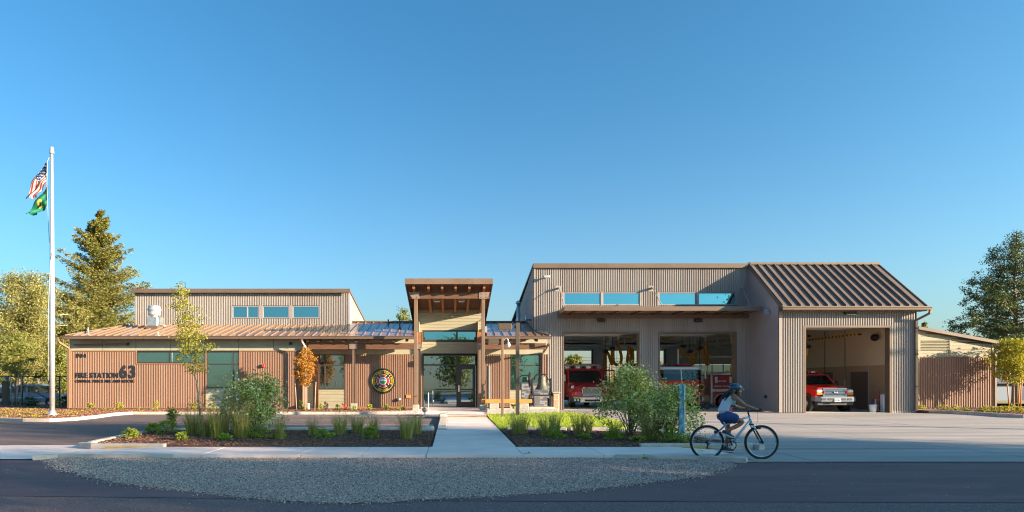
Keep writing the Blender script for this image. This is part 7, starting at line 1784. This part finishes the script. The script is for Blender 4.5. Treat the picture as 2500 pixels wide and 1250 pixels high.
# right side
broadleaf('poplar_tree', 'tall dark open crowned poplar at the right picture edge', 'tree', at(2478, 50, -0.4), PZ(541, 50)+0.4, 4.6, L_dark, 31, 100, 1150, 0.14, z0=0.24, upang=0.30, shape=lambda t: (1-t)**0.85*(0.8+0.9*min(t*3, 0.6)), sigma=0.042, stems=1)
broadleaf('young_tree', 'yellow green young tree on stakes right of the shed', 'tree', at(2474, 32.5, 0.12), PZ(826, 32.5)-0.1, 1.15, L_yell, 32, 40, 330, 0.10, z0=0.34, barkm=M_barkp, trunk_r=0.045)
broadleaf('young_tree', 'second young tree with olive leaves cut by the right picture edge', 'tree', at(2510, 36.5, 0.12), PZ(838, 36.5)-0.1, 1.1, L_maple, 33, 30, 300, 0.10, z0=0.34, barkm=M_barkp, trunk_r=0.04)
for px, a, w_ in ((2464, -0.15, 'left'), (2485, 0.15, 'middle'), (2491, 0.1, 'right')):
    tag(MB().tube([at(px, 32.3, 0.1), (PX(px, 32.3)+a, 32.3, 2.1)], 0.028, 6).build('tree_stake', M_lumber), w_+' wooden stake supporting the young tree right of the shed', 'stake', 'stakes of the right young tree')
for k, (px, Y, H, Rr) in enumerate(((2395, 70, 5.2, 3.0), (2560, 72, 6.5, 4.0))):
    broadleaf('hedge_tree', ('dark tree filling the gap beside the shed roof', 'dark tree behind the right young trees')[k], 'tree', at(px+60, Y, -0.6), H, Rr, L_dark, 70+k, 26, 260, 0.28, z0=0.03, sigma=0.2)
conifer('distant_fir', 'small fir tip above the shed roof beside the downspout', at(2257, 75, -0.6), PZ(783, 75)+0.6, 1.6, L_conif, 35, levels=16, per=6, lsz=0.25)
broadleaf('distant_tree', 'green tree top behind the entrance tower roof', 'tree', at(985, 62, -0.6), PZ(740, 62)+0.6, 1.9, L_green, 36, 34, 300, 0.2)
conifer('distant_fir', 'tiny dark fir tip just left of the high roof edge', at(374, 82, -0.6), PZ(696, 82)+0.6, 1.5, L_conif, 37, levels=14, per=6, lsz=0.25)
# seen through the bays
for px, top, lb, sd_ in ((1392, 861, 'left half of the green tree pair seen through the left bay', 41), (1408, 859, 'right half of the green tree pair seen through the left bay', 42)):
    broadleaf('distant_tree', lb, 'tree', at(px, 78, -0.6), PZ(top, 78)+0.6, 1.15, L_green, sd_, 30, 300, 0.2, z0=0.1)
broadleaf('distant_tree', 'green tree in the strip of sky left of the fire engine', 'tree', at(1608, 70, -0.6), PZ(878, 70)+0.6, 1.2, L_green, 43, 26, 300, 0.2, z0=0.1)
conifer('distant_fir', 'small fir seen through the bay between the hoses', at(1518, 70, -0.6), PZ(893, 70)+0.6, 1.3, L_conif, 44, levels=14, per=6, lsz=0.22)
for k, px in enumerate((1310, 1360, 1480, 1560, 1670, 1745, 1800)):
    broadleaf('hedge_tree', ('low hedge tree behind the bays, farthest left of the row', 'low hedge tree behind the bays, behind the ambulance', 'low hedge tree behind the bays, beside the poles', 'low hedge tree behind the bays, behind the pillar', 'low hedge tree behind the bays, behind the engine cab', 'low hedge tree behind the bays, above the trailer', 'low hedge tree behind the bays, farthest right of the row')[k], 'tree', at(px, 92+3*(k % 3), -0.6), (1.5, 1.8, 2.2, 1.8, 2.4, 3.0, 2.4)[k], 2.6, L_green if k % 2 else L_cotton, 80+k, 22, 200, 0.3, z0=0.03, sigma=0.22, group='hedge trees behind the bays')
# small trees by the building
broadleaf('maple_tree', 'slender young maple with pale trunk in the front bed', 'tree', at(493, 19.4, 0.08), PZ(672, 19.4)-0.08, 0.80, L_maple, 51, 44, 240, 0.062, z0=0.36, barkm=M_barkp, trunk_r=0.035, lean=(-0.72, 0), upang=0.9, shape=lambda t: 0.95*(1-t)**0.55*(0.9 if t > 0.08 else 0.6)+0.04)
broadleaf('young_tree', 'small orange leaved tree in front of the porch', 'tree', at(745.5, 31.0, 0.1), PZ(843, 31)-0.1, 0.62, L_orange, 52, 34, 230, 0.085, z0=0.38, barkm=M_barkp, trunk_r=0.028)
for px, a, w_ in ((724, -0.08, 'left'), (768, 0.06, 'right')):
    tag(MB().tube([at(px, 30.9, 0.1), (PX(px, 30.9)+a, 30.9, 1.55)], 0.028, 6).build('tree_stake', M_barkp), w_+' wooden stake beside the orange young tree', 'stake', 'stakes of the orange young tree')
# big dogwood-like shrubs
def shrub(name, lb, c, H, Rx, leafm, seed, n=4200, lsz=0.055, stems=16, blobs=30, group=None, base_gap=0.12, flowers=0, cat='shrub', stemm=M_bark):
    g = rg(seed); T = thing(name, lb, cat, tuple(c), 0, group); c = np.array(c, float); b = MB(); C = []
    for i in range(blobs):
        az = g.uniform(0, 6.28); rr = math.sqrt(g.uniform(0, 1)); f = g.uniform(base_gap, 1)
        env = math.sqrt(max(0.05, 1-(abs(f-0.42)/0.62)**2.2))
        cc = c+np.array([math.cos(az)*rr*Rx*env, math.sin(az)*rr*Rx*0.7*env, f*H])
        C.append(cc+g.normal(0, 1, (n//blobs, 3))*np.array([0.17*Rx, 0.15*Rx, 0.09*H]))
        if i < stems: b.tube([c+np.array([g.normal(0, .05)*Rx, g.normal(0, .05)*Rx, 0]), c+(cc-c)*0.5+np.array([0, 0, 0.08*H]), cc+np.array([0, 0, 0.05*H])], [0.014, 0.010, 0.004], 5, caps=False)
    C = np.concatenate(C); C[:, 2] = np.maximum(C[:, 2], c[2]+0.03)
    if stems: kind(b.build('stems', stemm, T), 'stuff')
    leaves('foliage', C, lsz, leafm, T, rng=g, hang=0.5)
    if flowers:
        fl = []
        for i in range(flowers):
            az = g.uniform(-2.6, -0.5); f = g.uniform(0.15, 0.98); env = math.sqrt(max(0.05, 1-(abs(f-0.42)/0.62)**2.2))
            cc = c+np.array([math.cos(az)*Rx*env*0.95, math.sin(az)*Rx*0.7*env*0.95, f*H]); fl.append(cc+g.normal(0, 0.022, (14, 3)))
        kind(leaves('flowers', np.concatenate(fl), 0.035, [M_wpaint, mat('cream_flower', (0.6, 0.6, 0.45), 0.7)], T, rng=g, aspect=0.9), 'stuff')
    return T
shrub('flowering_shrub', 'big grey green flowering shrub in front of the left wing wall', at(625, 17.2, 0.08), PZ(930, 17.2)-0.08, 0.90, L_dog, 101, 6000, 0.075, 24, 44, flowers=16, base_gap=0.22)
shrub('flowering_shrub', 'tallest light green shrub left of the blue post, hiding the pillar', at(1540, 16.8, 0.08), PZ(912, 16.8)-0.08, 0.86, L_dog, 102, 6000, 0.075, 22, 40, flowers=12, base_gap=0.3)
shrub('flowering_shrub', 'light green shrub around the blue post beside the cyclist', at(1632, 15.6, 0.08), PZ(938, 15.9)-0.08, 0.74, L_dog, 103, 4600, 0.075, 20, 32, flowers=11, base_gap=0.25)
for px, Y, H, Rx, lb in ((410, 17.6, .36, .30, 'largest rounded low shrub at the left end of the front bed'), (318, 16.2, .24, .20, 'low green shrub nearest the left tip of the front bed'), (374, 17.9, .26, .2, 'low green shrub behind and left of the largest rounded one'), (447, 15.7, .20, .17, 'small low shrub in the bark right of the largest rounded one'), (546, 15.7, .16, .2, 'small low shrub at the foot of the reeds'), (625, 16.4, .34, .45, 'wide green shrub at the foot of the tall flowering shrub'), (680, 16.1, .2, .17, 'low green shrub right of the tall flowering shrub'), (790, 16.2, .24, .24, 'low shrub with yellowish leaves between the reeds and the walkway'), (905, 16.2, .30, .2, 'dark green low shrub left of the walkway'), (1357, 16.2, .32, .23, 'bright green low shrub right of the walkway'), (1432, 15.9, .14, .16, 'tiny low shrub right of the bright green one'), (1500, 16.0, .3, .35, 'low shrub under the tallest right shrub'), (1645, 15.2, .42, .36, 'dense low shrub at the foot of the blue post'), (1560, 15.3, .14, .2, 'flat green tuft at the front edge of the right bed')):
    shrub('low_shrub', lb, at(px, Y, 0.08), H, Rx, L_shrub, int(px), 1300, 0.042, 6, 20, base_gap=0.05, group='low shrubs in the front beds')
shrub('red_stemmed_shrub', 'airy small shrub with reddish stems at the left of the reeds', at(422, 18.6, 0.08), 0.62, 0.24, L_maple, 130, 900, 0.05, 12, 22, base_gap=0.35)
def reeds(lb, px, Y, H, Rb, spread, n, seed, seedh=True, group='ornamental grass clumps'):
    g = rg(seed); c = at(px, Y, 0.07); T = thing('grass_clump', lb, 'ornamental grass', c, 0, group)
    az = g.uniform(0, 6.28, n); r0 = np.sqrt(g.uniform(0, 1, n))*Rb; hh = H*g.uniform(0.35, 1.0, n); ln = spread*1.5*g.uniform(0.05, 1.0, n)**1.3*hh
    base = np.stack([c[0]+np.cos(az)*r0, c[1]+np.sin(az)*r0, np.full(n, c[2])], 1); d = np.stack([np.cos(az), np.sin(az), np.zeros(n)], 1)
    wa = g.uniform(0, 6.28, n); wv = np.stack([np.cos(wa), np.sin(wa), np.zeros(n)], 1)*0.0045
    up = np.array([0, 0, 1.0])
    P0 = base; P1 = base+d*(ln*0.15)[:, None]+up*(hh*0.45)[:, None]; P2 = base+d*(ln*0.5)[:, None]+up*(hh*0.8)[:, None]; P3 = base+d*ln[:, None]+up*hh[:, None]*0.97
    V = np.stack([P0-wv, P0+wv, P1-wv, P1+wv, P2-wv*.7, P2+wv*.7, P3], 1).reshape(-1, 3)
    t = np.array([[0, 1, 3], [0, 3, 2], [2, 3, 5], [2, 5, 4], [4, 5, 6]])
    Fq = (t[None]+np.arange(n)[:, None, None]*7).reshape(-1, 3)
    raw_mesh('blades', V, Fq, np.repeat(g.integers(0, 4, n), 5), L_blade, T)
    if seedh:
        k = n//2; idx = g.choice(n, k, replace=False); C = (P3[idx][:, None, :]+g.normal(0, 0.018, (k, 6, 3))+up*g.uniform(-0.08, 0.06, (k, 6, 1))).reshape(-1, 3)
        kind(leaves('seed_heads', C, 0.03, M_seed, T, rng=g, aspect=0.4), 'stuff')
    return T
for i, (px, Y, top, Rb, sp, n, lb) in enumerate(((470, 17.4, 985, .16, .42, 340, 'leftmost tall reed clump in front of the maple trunk'), (535, 16.6, 975, .22, .30, 480, 'tall reed clump left of the flowering shrub'), (590, 16.4, 970, .20, .26, 420, 'tall dark reed clump against the flowering shrub'), (505, 16.9, 990, .18, .35, 340, 'reed clump at the foot of the maple'),
        (682, 16.0, 1010, .10, .25, 220, 'narrow brownish grass clump right of the flowering shrub'), (762, 17.3, 1018, .12, .3, 220, 'short brown grass clump farthest left of the open bed'), (830, 17.4, 1003, .16, .45, 330, 'leaning green grass clump behind the yellowish low shrub'), (873, 17.9, 1004, .14, .4, 300, 'grass clump just right of the leaning one'), (912, 17.5, 1012, .10, .35, 230, 'thin grass clump behind the dark green low shrub'), (992, 16.1, 1003, .15, .38, 420, 'largest bushy grass clump left of the walkway'), (1018, 17.4, 1005, .12, .3, 260, 'grass clump nearest the walkway on its left'),
        (1268, 17.6, 998, .22, .42, 460, 'broad grass clump nearest the walkway on its right'), (1335, 16.8, 1002, .15, .45, 340, 'grass clump with brown seed heads beyond the bright low shrub'), (1356, 17.8, 1004, .12, .3, 240, 'slim grass clump behind the seed headed one'), (1413, 16.9, 1003, .14, .3, 340, 'upright green grass clump in the middle of the right bed'), (1437, 17.9, 1008, .10, .3, 200, 'thin grass clump beside the upright one'), (1590, 15.9, 985, .24, .22, 520, 'tall reed clump between the two light green shrubs'), (1500, 17.0, 1020, .16, .5, 260, 'arching dry grass clump at the left foot of the tallest right shrub'))):
    reeds(lb, px, Y, PZ(top, Y)-0.07, Rb, sp, int(n*0.6), 200+i)
def tall_reed():
    pass
# feathery tall stems rising above the left reeds
g = rg(333); T = thing('plumed_grass', 'feathery plumed grass stems rising above the left reeds', 'ornamental grass', at(520, 16.9, 0.08)); b = MB(); C = []
for i in range(26):
    x = g.uniform(-0.75, 0.95); y = g.uniform(-0.3, 0.4); h = g.uniform(0.85, 1.35)*1.0; c = np.array(at(520, 16.9, 0.08))+np.array([x*0.9, y, 0]); tip = c+np.array([g.uniform(-.05, .25), 0, h])
    b.tube([c, (c+tip)/2+np.array([-.02, 0, 0]), tip], [0.004, 0.003, 0.0015], 3, caps=False)
    f = g.uniform(0.72, 1.02, (34, 1)); C.append(c+(tip-c)*f+g.normal(0, 0.028, (34, 3))*np.array([1, 1, 0.6]))
kind(b.build('stems', L_blade[1], T), 'stuff'); kind(leaves('plumes', np.concatenate(C), 0.045, [L_dog[0], L_dog[1], M_seed[0]], T, rng=g, aspect=0.35, hang=-0.5), 'stuff')
# small plants along the walls, each an individual
def tiny(px, Y, H, Rx, lb, leafm=L_yell, grp='small plants along the left wing', n=240, lsz=0.07):
    shrub('small_plant', lb, at(px, Y, 0.1), H, Rx, leafm, int(px*7+Y), n, lsz, 3, 10, base_gap=0.1, group=grp, cat='plant')
for px, Y, H, Rx, lb in ((143, 33.5, .62, .22, 'bright upright bush just right of the flagpole foot'), (218, 31.6, .34, .22, 'small bush below the word FIRE on the wall'), (290, 31.6, .36, .22, 'small bush below the number 63'), (384, 31.8, .40, .20, 'small bush below the narrow window'), (474, 31.6, .32, .22, 'small bush behind the maple trunk'), (517, 31.6, .3, .18, 'small bush left of the tall window panel'), (738, 31.2, .42, .2, 'bright bush at the foot of the orange tree'), (781, 31.6, .28, .2, 'round pale bush under the porch window'), (824, 31.6, .28, .2, 'round pale bush at the right end of the porch panel'), (864, 31.2, .26, .2, 'small bush before the porch post footing'), (904, 31.6, .28, .2, 'round pale bush left below the emblem'), (944, 31.6, .28, .2, 'round pale bush right below the emblem'), (976, 31.4, .26, .28, 'low spreading bush beside the plaza'), (1253, 31.0, .3, .18, 'small bush behind the bench')):
    tiny(px, Y, H, Rx, lb, L_shrub if px in (781, 824, 864, 904, 944, 976, 1253) else L_yell)
shrub('small_plant', 'small dark red leaved plant beside the porch panel', at(793, 31.8, 0.1), .38, .18, [mat('plum_leaf', (0.08, 0.03, 0.03), 0.7)], 901, 240, 0.06, 3, 8, cat='plant')
shrub('small_plant', 'small orange red plant left of the porch post', at(839, 31.4, 0.1), .34, .18, [mat('rust_leaf', (0.38, 0.07, 0.02), 0.7)], 902, 240, 0.06, 3, 8, cat='plant')
shrub('dark_bush', 'dark green bush in front of the parked pickup', at(72, 37.0, 0.05), .55, .55, L_dark, 903, 1500, 0.08, 4, 24, base_gap=0.05)
shrub('dark_bush', 'dark bush between the fence post and the building corner', at(162, 36.5, 0.05), .6, .35, L_dark, 904, 1000, 0.08, 4, 20, base_gap=0.05)
gcs = []
g = rg(55)
for px, py in ((4, 1003), (12, 1018), (28, 1012), (30, 1003), (42, 1006), (56, 1018), (60, 1005), (68, 1010), (90, 1004), (92, 1018), (84, 1019), (112, 1007), (110, 1011), (150, 1012), (172, 1009), (182, 1012), (208, 1006), (250, 1002), (275, 1003), (338, 1004), (372, 1002), (8, 1010), (78, 1003)):
    x, y = G(px, py, 0.1); gcs.append(np.array([x, y, 0.14])+g.normal(0, 1, (70, 3))*np.array([0.13, 0.12, 0.05]))
for i, C in enumerate(gcs):
    c = C.mean(0)
    T = leaves('groundcover_tuft', C-c, 0.06, L_yell, None, rng=g); T.location = c
    T['label'] = 'tiny yellow groundcover tuft in the left bark bed'; T['category'] = 'plant'; T['group'] = 'yellow groundcover tufts in the bark bed'
for k, (px, py, H, Rx) in enumerate(((2248, 999, .2, .25), (2302, 1001, .24, .4), (2336, 1002, .24, .25), (2358, 1005, .22, .3), (2398, 1006, .2, .22), (2420, 1006, .26, .25), (2440, 1007, .26, .25), (2470, 1005, .3, .3), (2490, 1008, .28, .25), (2408, 1003, .24, .2), (2455, 1002, .2, .2))):
    x, Y = G(px, py, 0.12); Y = min(Y, 33.3)
    shrub('small_plant', ('low plant at the downspout foot', 'wide low plant under the tree shadow on the shed wall', 'low plant right of the wide one', 'spreading low plant at mid shed wall', 'small low plant near the shed corner', 'round plant at the shed corner', 'round plant just past the shed corner', 'bushier plant at the young tree stakes', 'low plant at the rightmost stake', 'second plant behind the shed corner one', 'low plant left of the young tree trunk')[k], (PX(px, Y), Y, 0.12), H, Rx, L_yell, 400+k, 320, 0.06, 3, 12, group='low plants along the shed', cat='plant', base_gap=0.05)
for px, py, lb in ((1287, 1115, 'tiny weed at the walkway joint in the gravel'), (1573, 1121, 'tiny weed against the sidewalk kerb in the gravel')):
    x, Y = G(px, py, 0.02); shrub('weed', lb, (x, Y, 0.012), 0.10, 0.06, L_shrub, int(px), 90, 0.03, 3, 6, cat='weed', base_gap=0.05)
# ---- trees off to the right that shade the foreground, and across the road (seen in the window reflections)
rows = [(27, 5.3, 7.0, 3.2), (34, 2.2, 11, 3.8), (42, -1.0, 15, 4.2), (51, -4.5, 18, 4.5), (38, -6.5, 13, 4.6), (30, -2.5, 7.5, 4.2), (47, -11, 17, 5), (60, -8, 20, 5), (30, -12, 8, 4.4), (40, -17, 12, 5), (69, -11, 19, 5)]
for k, (x, y, H, Rr) in enumerate(rows):
    broadleaf('roadside_tree', 'broad roadside tree number %d counted from the driveway, right of the picture' % (k+1) if False else ('roadside tree nearest the driveway', 'second roadside tree from the driveway', 'third roadside tree from the driveway', 'tall roadside tree beyond the third', 'roadside tree across the verge, middle row', 'roadside tree across the verge, nearest the lane', 'tall roadside tree in the back row', 'tallest roadside tree but one, back row', 'small roadside tree by the lane edge', 'tall roadside tree at the lane edge', 'tallest roadside tree, farthest right')[k], 'tree', (x, y, 0), H, Rr, L_green, 500+k, 44, 330, 0.33, z0=0.06, sigma=0.2, group='roadside trees right of the view', shape=lambda t: math.sin(math.pi*(0.2+0.75*t))**0.6)
back = [(-9, -36, 6, 3), (1, -38, 9, 4), (8, -30, 7, 3.4), (19, -33, 7, 4)]
for k, (x, y, H, Rr) in enumerate(back):
    broadleaf('roadside_tree', ('bushy tree across the road behind the viewer, left', 'taller tree across the road behind the viewer', 'small tree across the road behind the viewer', 'wide tree across the road behind the viewer, right', 'farthest left tree across the road')[k], 'tree', (x, y, 0), H, Rr, L_green, 540+k, 34, 200, 0.5, z0=0.05, sigma=0.2)
